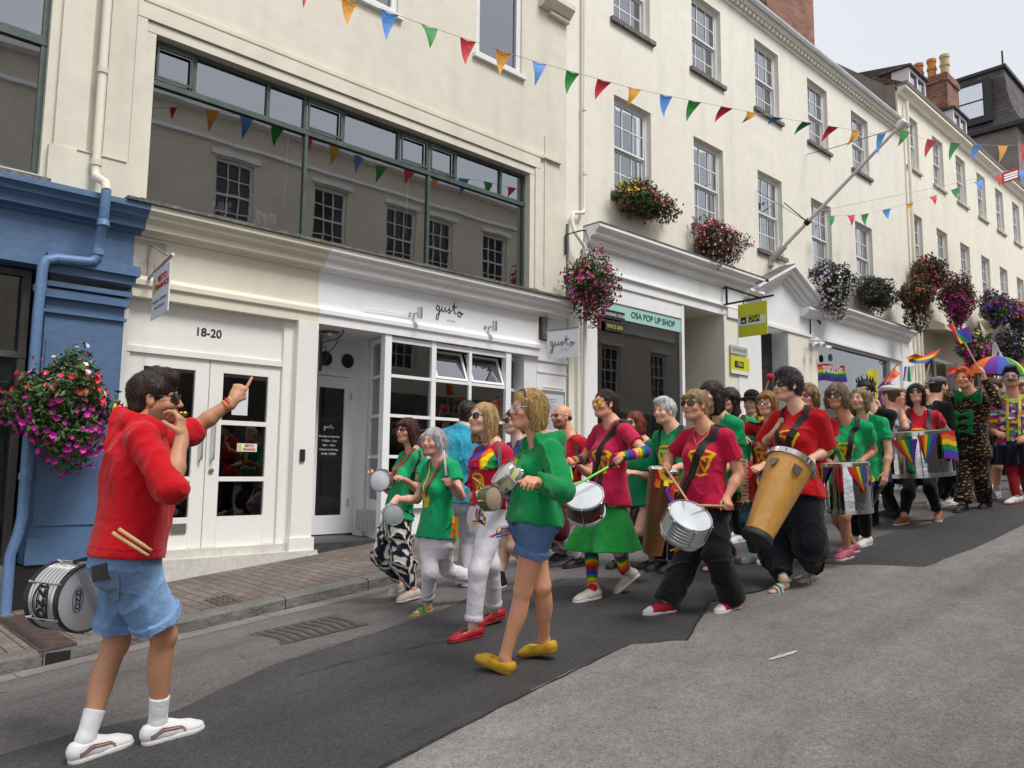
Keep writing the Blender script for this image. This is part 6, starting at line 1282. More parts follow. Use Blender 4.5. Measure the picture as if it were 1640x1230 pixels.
    # ---------------- lower garment
    if bot:
        kd = bot['kind']; S = SDF(); inf = bot.get('inf', .012); wv = bot.get('waist', .2); bc = np.array(C(bot['col'])); mt = m_denim if bot.get('denim') else m_cloth; dsp = folds(len(label)*3+1, bot.get('fold', .008), 24)
        if kd in ('trousers', 'shorts'):
            S.loft(P, AX, stations(-.2, wv, inf), .03); hc_ = [(P+up*max(wv-.01, .05)*TL, up)]; r1, r2, r3, tt = bot.get('r', (.098, .068, .055, .95))
            for sd in 'LR':
                h, k_, a = J['h'+sd], J['k'+sd], J['a'+sd]
                if kd == 'shorts': e = h+(k_-h)*tt; S.cap(h, e, r1*W, r2*W, .03, flat=True, cuts=hc_); S.cap(h+(k_-h)*(tt-.1), e+(k_-h)*.004, r2*W+.012, None, .003, flat=True, cuts=[(h+(k_-h)*(tt-.09), nrm(h-k_))]) if bot.get('cuff') else None
                else:
                    e = k_+(a-k_)*tt; S.cap(h, k_, r1*W, r2*W, .03, cuts=hc_)
                    if bot.get('balloon'): bl = bot['balloon']; mdp = k_*.75+a*.25; S.cap(k_, mdp, r2*W, bl*W, .03); S.cap(mdp, e, bl*W, r3*W, .03, flat=True)
                    else: S.cap(k_, e, r2*W, r3*W, .03, flat=True)
                    if bot.get('cuff'): S.cap(k_+(a-k_)*(tt-.09), e, r3*W+.006, None, .004, flat=True, cuts=[(k_+(a-k_)*(tt-.085), nrm(k_-a))])
            if bot.get('low'): S.ell(P-z*.2, V3(.13, .15, .2), None, .05)
        else:   # skirt
            Ls = bot.get('len', .45); st = [(wv*TL, 0, 0, .1*W+inf, .145*W+inf), (0, 0, 0, .125*W+inf, .18*W+inf), (-Ls, .05, 0, .14*W+bot.get('flare', .1)*1.25, .18*W+bot.get('flare', .1)*.85)]; S.loft(P, (fw, lf, z), st, .02, wave=(bot.get('wave', .016), 9, 3), n=2)
        bp_ = bot.get('pat')
        def bcol(Vv):
            c = np.tile(bc, (len(Vv), 1)).astype(float)
            if bp_: c = bp_(Vv, (Vv-P)@np.array(AX).T, c, J)
            return c
        bob_ = sdfobj(bot.get('name', kd), S, vox, mt, root, bcol, dsp)
    bv = (lambda t=tob, b=bob_: bvh_of([t, b])); I_b = {}
    # ---------------- socks, shoes
    for sd in 'LR':
        c, d = ft[sd]; upf = nrm(z-(z@d)*d); lt = np.cross(upf, d); FA = (d, lt, upf); a = J['a'+sd]; k_ = J['k'+sd]
        if shoe.get('sock'):
            sc_, t0 = shoe['sock'][:2]; S = SDF(); e = a+(k_-a)*t0; S.cap(e, a, .036*s+.03*t0*(t0 < .5)+(.018 if t0 > .5 else 0), .038*s, .02, cuts=[(e, nrm(k_-a))]); S.cap(a, c+d*.06*s+upf*.04*s, .038*s, .036*s, .02)
            if t0 > .5: bk = nrm(-fw); S.ell(k_*.66+a*.34+bk*.014*s, V3(.05, .047, .14)*s, None, .02)
            if sc_ == 'rainbow':
                def scf(Vv, a=a, k_=k_): t = (((Vv-a)@nrm(k_-a))/.024).astype(int) % 6; return np.array([RB[i] for i in range(6)])[t]
            else: scf = C(sc_)
            sdfobj('sock', S, min(vox, .007), m_cloth, root, scf)
        kd = shoe.get('kind', 'trainer')
        if kd == 'bare': continue
        S = SDF(); ht = {'trainer': .052, 'loafer': .04, 'boot': .10, 'hitop': .095, 'flat': .034, 'sandal': .0}[kd]
        o = c+d*.0
        def pt(x, y, q): return c+(d*x+lt*y+upf*q)*s
        shc = C(shoe.get('col', 'e8e6e2')); shv = min(vox, .006)
        if kd != 'sandal':
            cuts = [(pt(.0, 0, ht+.018), nrm(upf*1.0-d*.02))]
            S.cap(pt(.01, 0, .045), pt(.09, 0, .042), .044*s, .042*s, .02); S.cap(pt(.09, 0, .038), pt(.17, -.002, .03), .044*s, .036*s, .02); S.ell(pt(.185, 0, .026), V3(.058, .044, .025)*s, FA, .02)
            if kd in ('boot', 'hitop'): S.cap(pt(.03, 0, .05), a+(k_-a)*.14, .045*s, .046*s, .02, flat=True)
            elif kd == 'trainer': S.cap(pt(.03, 0, .05), a, .045*s, .047*s, .02, cuts=[(a-upf*.012*s, upf)])
            if kd in ('loafer', 'flat'): S.cap(pt(.035, 0, .082), pt(.12 if kd == 'flat' else .10, 0, .072), .037*s, .036*s, .008, 's'); S.cap(pt(.02, 0, .11), pt(.1, 0, .1), .05*s, None, .008, 's')
            S.add(pt(.1, 0, 0)-.3, pt(.1, 0, 0)+.3, lambda p, c=c, upf=upf: (p-c)@upf-.004, 's', .004)
            sc2 = shoe.get('toe')
            def shf(Vv, c=c, d=d, upf=upf, lt=lt):
                q = (Vv-c)@np.array((d, lt, upf)).T/s; cc = np.tile(np.array(shc), (len(Vv), 1)).astype(float)
                if sc2: cc[q[:, 0] > .175] = C(sc2)
                return cc
            sh_ = sdfobj('shoe', S, shv, m_shoe, root, shf)
            S = SDF(); S.cap(pt(.015, 0, .012), pt(.17, -.002, .012), .043*s, .045*s, .01, cuts=[(pt(0, 0, .022), upf), (pt(0, 0, .0), -upf)]); S.ell(pt(.185, 0, .012), V3(.062, .047, .03)*s, FA, .01, cuts=[(pt(0, 0, .022), upf), (pt(0, 0, 0), -upf)])
            sdfobj('sole', S, min(vox, .005), {'white': m_rubber, 'dark': m_rubberd}.get(shoe.get('sole', 'white')) or mat('sole_'+shoe['sole'], C(shoe['sole']), .7), sh_)
            if shoe.get('stripe'):
                bs = bvh_of([sh_])
                for k2, cl in enumerate(shoe['stripe']):
                    for g in (1, -1):
                        pp = []; nn_ = []
                        for t in np.linspace(0, 1, 16):
                            x = .0+.15*t; q = .030+.007*(k2)+.022*(.5-.5*math.cos(min(1, t*2.2)*math.pi))*(t < .95)-.012*max(0, t-.6); hit = bs.find_nearest(Vector(pt(x, g*.06, q))); pp.append(np.array(hit[0])); nn_.append(np.array(hit[1]))
                        MB().ribbon(pp, nn_, .0055*s, .0012).build('stripe', mat('stripe_'+cl, C(cl), .7), sh_)
            if kd in ('trainer', 'hitop') and vox < .0085:
                mb = MB(); z0 = .062 if kd == 'trainer' else .07
                for j in range(5): x = .085+.016*j; q = z0-.006*j; mb.tube([pt(x, .026, q-.008), pt(x+.003, 0, q+.006), pt(x, -.026, q-.008)], .0028, 5)
                mb.tube([pt(.085, .005, .07), pt(.075, .03, .09), pt(.06, .035, .07)], .0022, 5); mb.tube([pt(.085, -.005, .07), pt(.08, -.03, .085), pt(.07, -.045, .055)], .0022, 5); mb.build('laces', mat('laces_'+shoe.get('lace', 'e6e0d2'), C(shoe.get('lace', 'e6e0d2')), .8), sh_)
        else:
            S = SDF(); S.cap(pt(.02, 0, .0), pt(.17, 0, .0), .042*s, .048*s, .01, cuts=[(pt(0, 0, .006), upf), (pt(0, 0, -.016), -upf)]); S.ell(pt(.19, 0, 0), V3(.055, .046, .03)*s, FA, .01, cuts=[(pt(0, 0, .006), upf), (pt(0, 0, -.016), -upf)]); sh_ = sdfobj('sandal', S, .006, m_shoe, root, shc)
            mb = MB(); cs = [(.17, .05), (.125, .062), (.05, .075)]
            for x, h in cs[:2]: mb.ribbon([pt(x, -.044, .005), pt(x-.004, -.035, h*.7), pt(x-.006, 0, h), pt(x-.004, .035, h*.7), pt(x, .044, .005)], [-lt, upf-lt, upf, upf+lt, lt], .026, .004)
            mb.ribbon([pt(.06, -.04, .08), pt(.0, -.03, .075), pt(-.014, 0, .072), pt(.0, .03, .075), pt(.06, .04, .08), pt(.085, 0, .088), pt(.06, -.04, .08)], [-lt, -lt-d, -d, lt-d, lt, upf, -lt], .02, .004)
            mb.build('straps', mat('sandal_strap_'+shoe.get('strap', shoe.get('col', 'e8e6e2')), C(shoe.get('strap', shoe.get('col', 'e8e6e2'))), .6), sh_)
    I = dict(bv=bv, root=root, J=J, P=P, N=N_, AX=AX, TL=TL, W=W, s=s, H=Hc, HA=HA, hs=hs, hl=hl, GR=GR, fw=fw, lf=lf, ft=ft, D=D, fwd=fwd, left=left, up=up, stations=stations)
    PEOPLE[key] = I; return I
def torso_pt(I, th, h, e=.0, lift=None):
    """point on the clothed torso: th degrees from front towards the left side, h in torso lengths"""
    if callable(I['bv']): I['bv'] = I['bv']()
    st = I['stations'](-.18, 1.0, .0); Hh = [q[0] for q in st]; hh = h*I['TL']; cf = np.interp(hh, Hh, [q[1] for q in st]); t = rad(th)
    n = nrm(I['AX'][0]*math.cos(t)+I['AX'][1]*math.sin(t)); c = I['P']+I['AX'][2]*hh+I['AX'][0]*cf; pull = 1
    if h > .88: c = c-I['AX'][2]*(h-.88)*I['TL']; n = nrm(n*(1.03-h)*5+I['AX'][2]*(h-.86)*7); c = c+(I['AX'][1]*math.sin(t)*.06)
    hit = I['bv'].ray_cast(Vector(c+n*.6), Vector(-n), .62)
    if hit[0] is not None: return np.array(hit[0])+n*(.007 if lift is None else lift), n
    rf = np.interp(hh, Hh, [q[3] for q in st]); rl = np.interp(hh, Hh, [q[4] for q in st]); return c+I['AX'][0]*(rf+.03)*math.cos(t)+I['AX'][1]*(rl+.03)*math.sin(t), n
def strap(I, pts, w, m, name='strap', parent=None, th=.004):
    """pts: (theta, h) list or 3-vectors"""
    P = []; N_ = []; th = .007
    for i in range(len(pts)-1):
        a, b = pts[i], pts[i+1]; K = 10
        for k in range(K+(i == len(pts)-2)):
            t = k/K; q = [a[j]+(b[j]-a[j])*t for j in range(len(a))]
            p, n = torso_pt(I, q[0], q[1])
            P.append(p); N_.append(n)
    return MB().ribbon(P, N_, w, th).build(name, m, parent)
# ================================================================ THE PARADE
def DG(x, y): return dep(onG(x, y))
def gy(x, D):
    a, b = 700., 1400.
    for _ in range(40):
        m = (a+b)/2
        if DG(x, m) > D: a = m
        else: b = m
    return a
def rf(D, xl, xr): return dict(L=(xl, gy(xl, D)), R=(xr, gy(xr, D+.12)))
YEL = 'e8c40c'
def pat_noise(cols, f, seed, thr, st=(1, 1, 1)):
    w = _wave(seed, 9, f); w2 = _wave(seed+3, 9, f*1.7); P_ = [np.array(C(c)) for c in cols]
    def fn(V, q, c, J):
        a = w(q*np.array(st))+.5*w2(q*np.array(st)); 
        for t, k in zip(thr, P_): c[a > t] = k
        return c
    return fn
def pat_cells(cols, dx, dz, seed):
    P_ = np.array([C(c) for c in cols])
    def fn(V, q, c, J):
        th = np.arctan2(q[:, 1], q[:, 0])*.16; i = np.floor(th/dx+.8*np.floor(q[:, 2]/dz)*.37).astype(int); j = np.floor(q[:, 2]/dz).astype(int); return P_[np.abs((i*73856093) ^ (j*19349663)+seed) % len(P_)]
    return fn
def ikat(V, q, c, J):
    u = q[:, 1]+q[:, 0]*.8; a = np.sin(u*95+2.2*np.sin(q[:, 2]*38+u*20))+.8*np.sin(q[:, 2]*60+u*120); c[a > .35] = C('d6d0c4'); c[(a > -.15) & (a <= .05)] = C('33507a'); return c
def frontstripe(colh, w=.02, extra=None):
    def fn(V, q, c, J):
        m_ = (np.abs(q[:, 1]) < w) & (q[:, 0] > 0); c[m_] = C(colh); return extra(V, q, c, J) if extra else c
    return fn
def stick(label, a, b, r=.008, m=None, tip=None, grip=None, r2=None, cat='drumstick', name='drumstick', group=None, ball=None):
    a = np.asarray(a, float); b = np.asarray(b, float); o = thing(name, label, cat, (a+b)/2, group); d = nrm(b-a)
    MB().tube([a, a+(b-a)*.75, b-d*.02, b], [r, r, (r2 or r)*.7, (r2 or r)*.85], 8).build('shaft', m or m_wood, o, True)
    if grip: MB().tube([a, a+(b-a)*.35], r*1.35, 8).build('grip', grip, o, True)
    if ball: bm = bmesh.new(); bmesh.ops.create_icosphere(bm, subdivisions=2, radius=ball[0]); MB().bm(bm, Matrix.Translation(b.tolist())).build('mallet_head', ball[1], o, True)
    return o
m_head = mat('drum_head', (.66, .70, .74), .35, var=((9, .12), (60, .06))); m_headw = mat('drum_head_cream', (.62, .60, .56), .4, var=((12, .15),))
m_alu = mat('drum_aluminium', (.62, .62, .62), .32, .85, bump=(30, .06), var=((3, .12),)); m_chr = mat('drum_chrome', (.72, .73, .75), .1, 1., bump=(4, .03)); m_dk = mat('drum_dark_shell', (.16, .15, .15), .3, .6, var=(6, .3))
m_hoop = mat('drum_hoop', (.6, .6, .6), .2, .9); m_hoopk = mat('drum_hoop_black', (.02, .018, .018), .4)
m_conga = mat('conga_wood', (.66, .33, .075), .34, coat=.3, var=((4, .16), (30, .12)), streak=(14, .25, (.32, .12, .025)))
m_congad = mat('conga_dark_wood', (.26, .11, .04), .4, coat=.3, var=((5, .2),))
def drum(label, c, n, r, depth, shell, head=None, hoop=None, lugs=6, cat='drum', name='drum', rb=None, ribs=0, group=None, hh=.016, bottom=True, ref=None):
    """c = centre of the top head, n = outward normal of the top head"""
    c = np.asarray(c, float); n = nrm(n); dn = -n; rb = rb or r; o = thing(name, label, cat, c+dn*depth, group); hoop = hoop or m_hoop; ref = ref or (.3, .2, .93)
    pr = [(r*.97, .0)]
    K = 24
    for i in range(K+1):
        t = i/K; q = r+(rb-r)*t; pr.append((q*(.965)+(.004*(1 if ribs and (i % (K//ribs)) in (1, 2) else 0)), .004+(depth-.008)*t))
    pr.append((rb*.97, depth))
    autosmooth(MB().lathe(c, dn, pr, 40).build('shell', shell, o), 30)
    MB().lathe(c+n*.004, dn, [(0, -.002), (r*.9, 0), (r*.975, .004)], 40).build('drumhead', head or m_head, o, True)
    autosmooth(MB().lathe(c+n*hh*.6, dn, [(r*.955, .003), (r*.99, 0), (r*1.02, .004), (r*1.025, hh*1.5), (r*.97, hh*1.6)], 40).build('hoop', hoop, o), 40)
    if bottom:
        MB().lathe(c+dn*(depth+.003), n, [(0, 0), (rb*.97, .0)], 32).build('drumhead', head or m_head, o)
        autosmooth(MB().lathe(c+dn*(depth-hh), dn, [(rb*.97, 0), (rb*1.02, .002), (rb*1.02, hh*1.5), (rb*.96, hh*1.55)], 40).build('hoop', hoop, o), 40)
    a = nrm(np.cross(ref, n)); b = np.cross(n, a)
    for k in range(lugs):
        th = 2*math.pi*(k+.5)/lugs; e = a*math.cos(th)+b*math.sin(th); p = c+e*(r*1.045); q = c+e*(rb*1.045)+dn*depth*(1 if bottom else .22)
        MB().tube([p+n*.008, q+dn*.004], .0035, 6).tube([p+dn*.0, p+dn*.03-e*.01], .007, 6).tube([q+n*.03-e*.01, q], .007, 6).build('tension_rod', m_hoop, o)
    return o
def bottom_hoop_skip(): pass

def hoodpat(V, q, c, J):
    c[(q[:, 2] < .065) & (q[:, 2] > .058)] *= .6; c[(np.abs(q[:, 1]) < .004) & (q[:, 0] > 0)] *= .5; return c
def fadepat(V, q, c, J):
    k = np.zeros(len(V))
    for sd in 'LR': a, b = J['h'+sd], J['k'+sd]; d = nrm(b-a); t = (V-a)@d/np.linalg.norm(b-a); rr_ = np.linalg.norm((V-a)-np.outer((V-a)@d, d), axis=1); m = (rr_ < .16)*np.exp(-((t-.5)/.3)**2)*np.clip((q[:, 0]-.0)*7, 0, 1); k = np.maximum(k, m); c = np.where(((t > .775) & (t < .9) & (rr_ < .15))[:, None], c*1.25, c)
    return np.clip(c*(1+.75*k[:, None]), 0, .8)
# ---------------- 1 the whistling leader
fc = -22
w_ = dict(L=(120, 1222, 205, 1192, .0, .0), R=(237, 1192, 332, 1165, .0, .0))
D1 = 3.72
leader = person('leader', 'man in red hoodie and denim shorts blowing a whistle with one arm raised', fc, (204, 896), (234, 690), (249, 641), w_, D=D1, H=1.80, sex='m', w=1.03, tw=1.13, lean=0,
 arms=dict(R=dict(e=(274, 783), w=(291, 700), ep=V3(.6, -.6, 0), wp=V3(.3, .5, .2), h=V3(-.02, .22, 1), n=V3(-.75, .7, .1), curl=(.55, .6, .65, .7), thumb=.9), L=dict(e=(308, 690), w=(374, 641), ep=V3(.3, .3, 0), wp=V3(.5, .2, 0), h=V3(.40, .05, .8), n=V3(.5, .9, .0), curl=(.03, 1.25, 1.35, 1.35), thumb=.8)),
 knees=dict(L=(186, 1030), R=(262, 1018)),
 head=dict(hair='short', hc='20140f', hc2='3a241a', f=fc-10, p=2, shades=('dark', 'dark', (.029, .02)), jaw=1.12, stubble='4a2c20', stub_a=.75, curl=.0035, quiff=.5, size=1.04, vol=.004, fwd=.05, strands=500),
 top=dict(col='c00e1c', name='hoodie', sleeve=1.12, hood=1, hem=.05, pat=hoodpat, loose=.014, inf=.014, fold=.013, wide=.008), bot=dict(kind='shorts', name='denim_shorts', col='7392b8', denim=1, pat=fadepat, waist=.1, r=(.108, .098, 0, .80), cuff=1, inf=.012, fold=.006),
 shoe=dict(kind='trainer', col='e6e6e8', sole='white', sock=('e8e8ea', .30), stripe=('4a403e', 'c89080', '6a5048'), lace='d8ccb0'), skin='b07c60', vox=.006)
I = leader; J = I['J']
# torn pale patches and pocket of the shorts, belt, phone, sticks
G_ = 7; V = []; Fc = []
for a in range(G_):
    for b in range(G_):
        u, v = a/(G_-1), b/(G_-1); t = -90-34*u; h = -.07-.20*v-.05*v*(1-abs(2*u-1))
        for q in (.001, .007): V.append(torso_pt(I, t, h, lift=q)[0])
ix = lambda a, b, q: 2*(a*G_+b)+q
for a in range(G_-1):
    for b in range(G_-1): Fc.append((ix(a, b, 1), ix(a+1, b, 1), ix(a+1, b+1, 1), ix(a, b+1, 1)))
for k in range(G_-1):
    for (p_, q_) in (((0, k), (0, k+1)), ((G_-1, k), (G_-1, k+1)), ((k, 0), (k+1, 0)), ((k, G_-1), (k+1, G_-1))): Fc.append((ix(*p_, 0), ix(*q_, 0), ix(*q_, 1), ix(*p_, 1)))
place('pocket', V, Fc, mat('denim_light', (.19, .28, .42), .9, var=((9, .2), (300, .15)), bump=(500, .4)), I['root'])
o = thing('phone', 'black phone sticking out of the back pocket of the denim shorts', 'phone', torso_pt(I, -130, .02)[0]); p, n = torso_pt(I, -112, -.045, lift=.002); t_ = nrm(np.cross(n, I['up'])); u_ = nrm(np.cross(t_, n)+t_*.3); t_ = nrm(np.cross(u_, n))
bx = [p+t_*a*.034+u_*b+n*c for a in (-1, 1) for b in (-.05, .022) for c in (0, .009)]; place('phone_body', bx, [(0, 1, 3, 2), (4, 6, 7, 5), (0, 4, 5, 1), (2, 3, 7, 6), (0, 2, 6, 4), (1, 5, 7, 3)], m_black, o)
for k, (a, b) in enumerate((((180, 853), (238, 890)), ((190, 847), (243, 882)))):
    stick('pale wooden drumstick tucked in the waistband, '+('lower one' if k == 0 else 'upper one')+' of the pair', atD(*a, D1-.29), atD(*b, D1-.25), .0085, group='drumsticks')
tx = lettering('ROS', .075, torso_pt(I, 163, .80, .043)[0], -I['left'], I['up'], mat('print_white', (.75, .74, .72), .8), I['root'], .002)
strokes([[(-1, 0), (-.6, .6), (0, .9), (.5, .6), (.2, 0), (.6, -.8)]], torso_pt(I, 168, .93, .043)[0], -I['left'], I['up'], .05, .008, mat('print_yellow', (.75, .42, .02), .8), I['root'], 'print')
o = thing('whistle', 'small brass whistle held to the mouth of the man at far left', 'whistle', I['hl'](.12, 0, -.055)); MB().tube([I['hl'](.09, 0, -.055), I['hl'](.115, 0, -.058)], .007, 8).lathe(I['hl'](.12, .010, -.06), I['HA'][1]*-1, [(0, 0), (.012, 0), (.012, .02), (0, .02)], 12).build('barrel', mat('brass', (.5, .36, .12), .3, .9), o, True)
a, b = J['eL'], J['wL']; d = nrm(b-a)
mb = MB(); mb.lathe(b-d*.035, d, [(.030, 0), (.037, .004), (.037, .011), (.030, .015)], 20); mb.build('wristband', mat('band_red', (.55, .03, .02), .6), I['root'], True); MB().lathe(b-d*.052, d, [(.030, 0), (.039, .003), (.039, .009), (.030, .012)], 20).build('wristband', mat('band_orange', (.65, .25, .03), .6), I['root'], True)
MB().lathe(b-d*.015, d, [(.027, 0), (.034, .003), (.034, .009), (.027, .012)], 20).build('wristband', mat('band_yellow', (.6, .5, .2), .6), I['root'], True)
# aluminium drum on his back hip
Rh = nrm(np.array([math.sin(YAW), -math.cos(YAW), 0.])); hc_ = atD(137, 958, 3.93); nn = nrm(Rh*.93-Fh*.36+V3(0, 0, -.02))
dr = drum('aluminium drum with black hoops and lettered badge hanging behind the red hooded man', hc_, nn, .163, .205, m_alu, mat('drum_head_white', (.68, .68, .66), .35, var=(8, .1)), m_hoopk, 6, ribs=8, group=None, ref=(0, 0, 1), hh=.018)
ax = -nn; cd_ = nrm((CAMP-hc_)-((CAMP-hc_)@nn)*nn); side = nrm(cd_*.90-V3(0, 0, 1)*.25); side = nrm(side-(side@nn)*nn); tv = np.cross(nn, side); cc = hc_-nn*.10+side*.1625
def bend(obj_pts): return obj_pts
V, Fc = textmesh('IZZO', .062, .001, .002); ang = V[:, 0]*1.15/.163   # letters run round the shell
tdir = nrm(np.cross(side, nn)); 
if tdir[2] > 0: tdir = -tdir
Wp = hc_-nn*(.105)+nn*(V[:, 1:2]*1.15)+.1655*(np.cos(ang)[:, None]*side+np.sin(ang)[:, None]*tdir)+0.0015*side; place('lettering', Wp, Fc, m_black, dr)
el = [(math.cos(t)*.095, math.sin(t)*.045) for t in np.linspace(0, 2*math.pi, 30)]; P_ = [hc_-nn*.105+nn*v+.165*(math.cos(u/.163)*side+math.sin(u/.163)*tdir) for u, v in el]; MB().tube(P_, .0035, 5).build('badge_ring', m_black, dr)
up2 = nrm(V3(0, 0, 1)-nn[2]*nn); rt2 = np.cross(up2, nn); hq = hc_+nn*.008-rt2*.05
V, Fc = textmesh('IZZO', .04, .0005, .001); place('lettering', hq-up2*V[:, :1]+rt2*V[:, 1:2], Fc, m_black, dr); MB().tube([hq+up2*.06*math.cos(t)+rt2*.028*math.sin(t) for t in np.linspace(0, 6.29, 24)], .0018, 4).build('badge_ring', m_black, dr)
mb = MB()
for k in range(5): a_ = -.02+k*.011; mb.tube([hc_+nn*.012+rt2*(a_-.06)+up2*.15, hc_+nn*.012+rt2*(a_+.09)-up2*.11], .0011, 4)
mb.build('snare_wires', mat('wire', (.3, .3, .3), .4, .8), dr)
mb = MB(); mb.ribbon([hc_-nn*.1+up2*.165, torso_pt(I, 110, .02, .03)[0], torso_pt(I, 80, .1, .03)[0]], [side, side, side], .02, .004); mb.build('strap', m_strap, dr)
# scalloped print on the sock: small dark flecks
# ---------------- 2 dark haired woman, patterned trousers
D2 = DG(640, 958)
def teal(V, q, c, J): return c
TG = '0d9a60'
w2_ = dict(L=(668, 957, 634, 967, .0, .0), R=(645, 942, 614, 962, .03, .0))
tp = atD(590, 733, D2-.5)
P2 = person('p2', 'woman with wavy dark brown hair, green top and black and white patterned trousers', 168, (634, 838), (662, 728), (651, 691), w2_, H=1.50, w=.95,
 arms=dict(L=dict(e=(672, 785), w=(650, 770)), R=dict(e=(622, 785), w=(602, 762), tip=tp)), head=dict(hair='long', hc='2c1712', hc2='5c3424', len=.10, f=190, p=6, fringe=1, shades=('red', 'red', (.026, .014)), front=.4, vol=.008),
 top=dict(col=TG, sleeve=.45, vneck=.10, hem=.10, name='green_top'), bot=dict(kind='trousers', col='16161c', pat=ikat, balloon=.105, r=(.118, .105, .055, .93), waist=.2, fold=.014), shoe=dict(kind='trainer', col='cdbcae', sole='white'), skin='c08a70', vox=.0075)
strap(P2, [(35, .98), (12, .7), (5, .52)], .014, mat('red_ribbon', (.45, .01, .015), .7), 'lanyard', P2['root']); strap(P2, [(-35, .98), (-10, .7), (5, .52)], .014, MATS['red_ribbon'], 'lanyard', P2['root'])
strap(P2, [(75, .96), (80, .7), (95, .4)], .02, m_strap, 'bag_strap', P2['root'])
g = P2['GR']['R'][0]; stick('white beater with pale tip raised by the woman in patterned trousers', g+nrm(g-tp)*.05, tp, .006, mat('nylon_white', (.72, .71, .68), .5), group='tamborim beaters', cat='beater', name='beater')
TN = nrm(CAMP-atD(609, 768, D2-.4))
drum('small round tambourine with cream skin held up by the woman in patterned trousers', atD(609, 769, D2-.52), nrm(TN*.9+Rh*-.35), .086, .045, m_headw, m_head, mat('rim_brown', (.13, .08, .06), .5), 5, 'tambourine', 'tambourine', group='hand drums')
# ---------------- 3 white haired woman
D3 = DG(678, 985); w3_ = dict(R=(690, 976, 658, 988, .0, .0), L=(770, 942, 742, 956, .12, .0)); tp = atD(711, 722, D3-.30)
P3 = person('p3', 'short white haired woman with green tunic and white trousers, necklaces round her neck', 176, (698, 868), (706, 742), (693, 708), w3_, H=1.50, w=1.0, D=D3+.1,
 arms=dict(L=dict(e=(738, 795), w=(722, 775), tip=tp, h=V3(-.6, -.6, .2)), R=dict(e=(668, 800), w=(634, 800), h=V3(-.7, -.4, -.6), curl=(.9, .9, .9, .9), n=V3(-.2, .8, -.3))), knees=dict(R=(688, 918), L=(716, 912)),
 head=dict(hair='bob', hc='a8a2a8', hc2='dcd6da', len=.065, f=194, p=2, front=.25, brow='8a7a70', size=1.02), top=dict(col=TG, sleeve=.5, vneck=.11, hem=.06, flare=.03, name='green_tunic', logo=(.02, .52, .05, YEL, .2)), bot=dict(kind='trousers', col='e2dfe4', fold=.004, r=(.094, .064, .056, .86), waist=.1, cuff=1), shoe=dict(kind='sandal', col='b09030', strap='3a9a4a'), skin='c49078', vox=.0075)
for t0, t1, cl in ((50, 8, '5a4a20'), (-45, -6, '5a4a20'), (30, 4, 'b03040'), (-30, -2, 'c8b060')): strap(P3, [(t0, 1.0), ((t0+t1)/2, .8), (t1, .58)], .009, mat('necklace_'+cl, C(cl), .5), 'necklace', P3['root'])
g = P3['GR']['L'][0]; stick('white tipped beater with black grip upright in the hand of the white haired woman', g+nrm(g-tp)*.05, tp, .008, MATS['nylon_white'], grip=m_black, group='tamborim beaters', cat='beater', name='beater')
drum('grey tamborim hanging low against the patterned trousers', atD(630, 824, D3-.42), nrm(TN+Rh*.25), .075, .04, m_black, mat('grey_skin', (.32, .36, .38), .5, var=(20, .15)), m_hoop, 5, 'hand drum', 'hand_drum', group='hand drums')
# ---------------- 4 blonde woman with rainbow scarf
D4 = DG(745, 1020); w4_ = dict(L=(768, 1020, 718, 1032, .0, .0), R=(804, 990, 768, 1004, .03, .0))
P4 = person('p4', 'blonde woman in crimson t-shirt, rainbow scarf and white jeans, walking on red shoes', 168, (780, 832), (790, 718), (773, 672), w4_, H=1.62, w=.97, 
 arms=dict(L=dict(e=(818, 790), w=(800, 785), h=V3(-.6, -.5, .1)), R=dict(e=(757, 795), w=(772, 792), h=V3(-.5, -.4, .2))), knees=dict(L=(766, 915), R=(786, 905)),
 head=dict(hair='long', hc='a07c44', hc2='d8bc84', len=.12, f=178, p=12, front=.0, shades=('dark', 'dark', (.023, .022)), size=1.02), top=dict(col='c01c3c', sleeve=.8, vneck=.03, hem=.16, logo=(-.03, .50, .07, YEL, .085), wide=.015), bot=dict(kind='trousers', name='white_jeans', col='e2dfe8', fold=.004, r=(.098, .068, .06, .90), waist=.26, cuff=1), shoe=dict(kind='flat', col='b01020', sole='702020'), skin='c89c84', vox=.007)
S = SDF(); Nn = P4['N']; W = P4['W']
S.loft(Nn-P4['up']*.15, P4['AX'], [(0, .03, 0, .125, .19), (.05, .02, 0, .13, .19), (.10, .0, 0, .115, .16), (.15, -.01, 0, .075, .10), (.19, -.01, 0, .062, .075)], .02, wave=(.01, 7, 20)); S.cap(Nn+P4['up']*.2, Nn-P4['up']*.02, .06, .06, .01, 's')
def scarfc(Vv):
    q = (Vv-Nn)@np.array(P4['AX']).T; t = np.hypot(q[:, 0]-.1, q[:, 1]+.02)+q[:, 2]*.5*0; i = np.clip((t/.032).astype(int), 0, 50) % 6; return np.array([RB[k] for k in (4, 5, 0, 1, 2, 3)])[i]
o = sdfobj('rainbow_scarf', S, .007, m_cloth, P4['root'], scarfc, folds(5, .012, 34))
strap(P4, [(-50, .9, .05), (-62, .6, .06), (-70, .25, .07), (-72, -.1, .08)], .03, mat('red_scarf', (.5, .015, .02), .7, var=(70, .6)), 'ribbon', P4['root'])
stick('thin orange beater crossing behind the wooden tamborim', atD(757, 765, D4-.42), atD(778, 781, D4-.40), .005, mat('beater_orange', (.55, .35, .06), .5), group='tamborim beaters', cat='beater', name='beater')
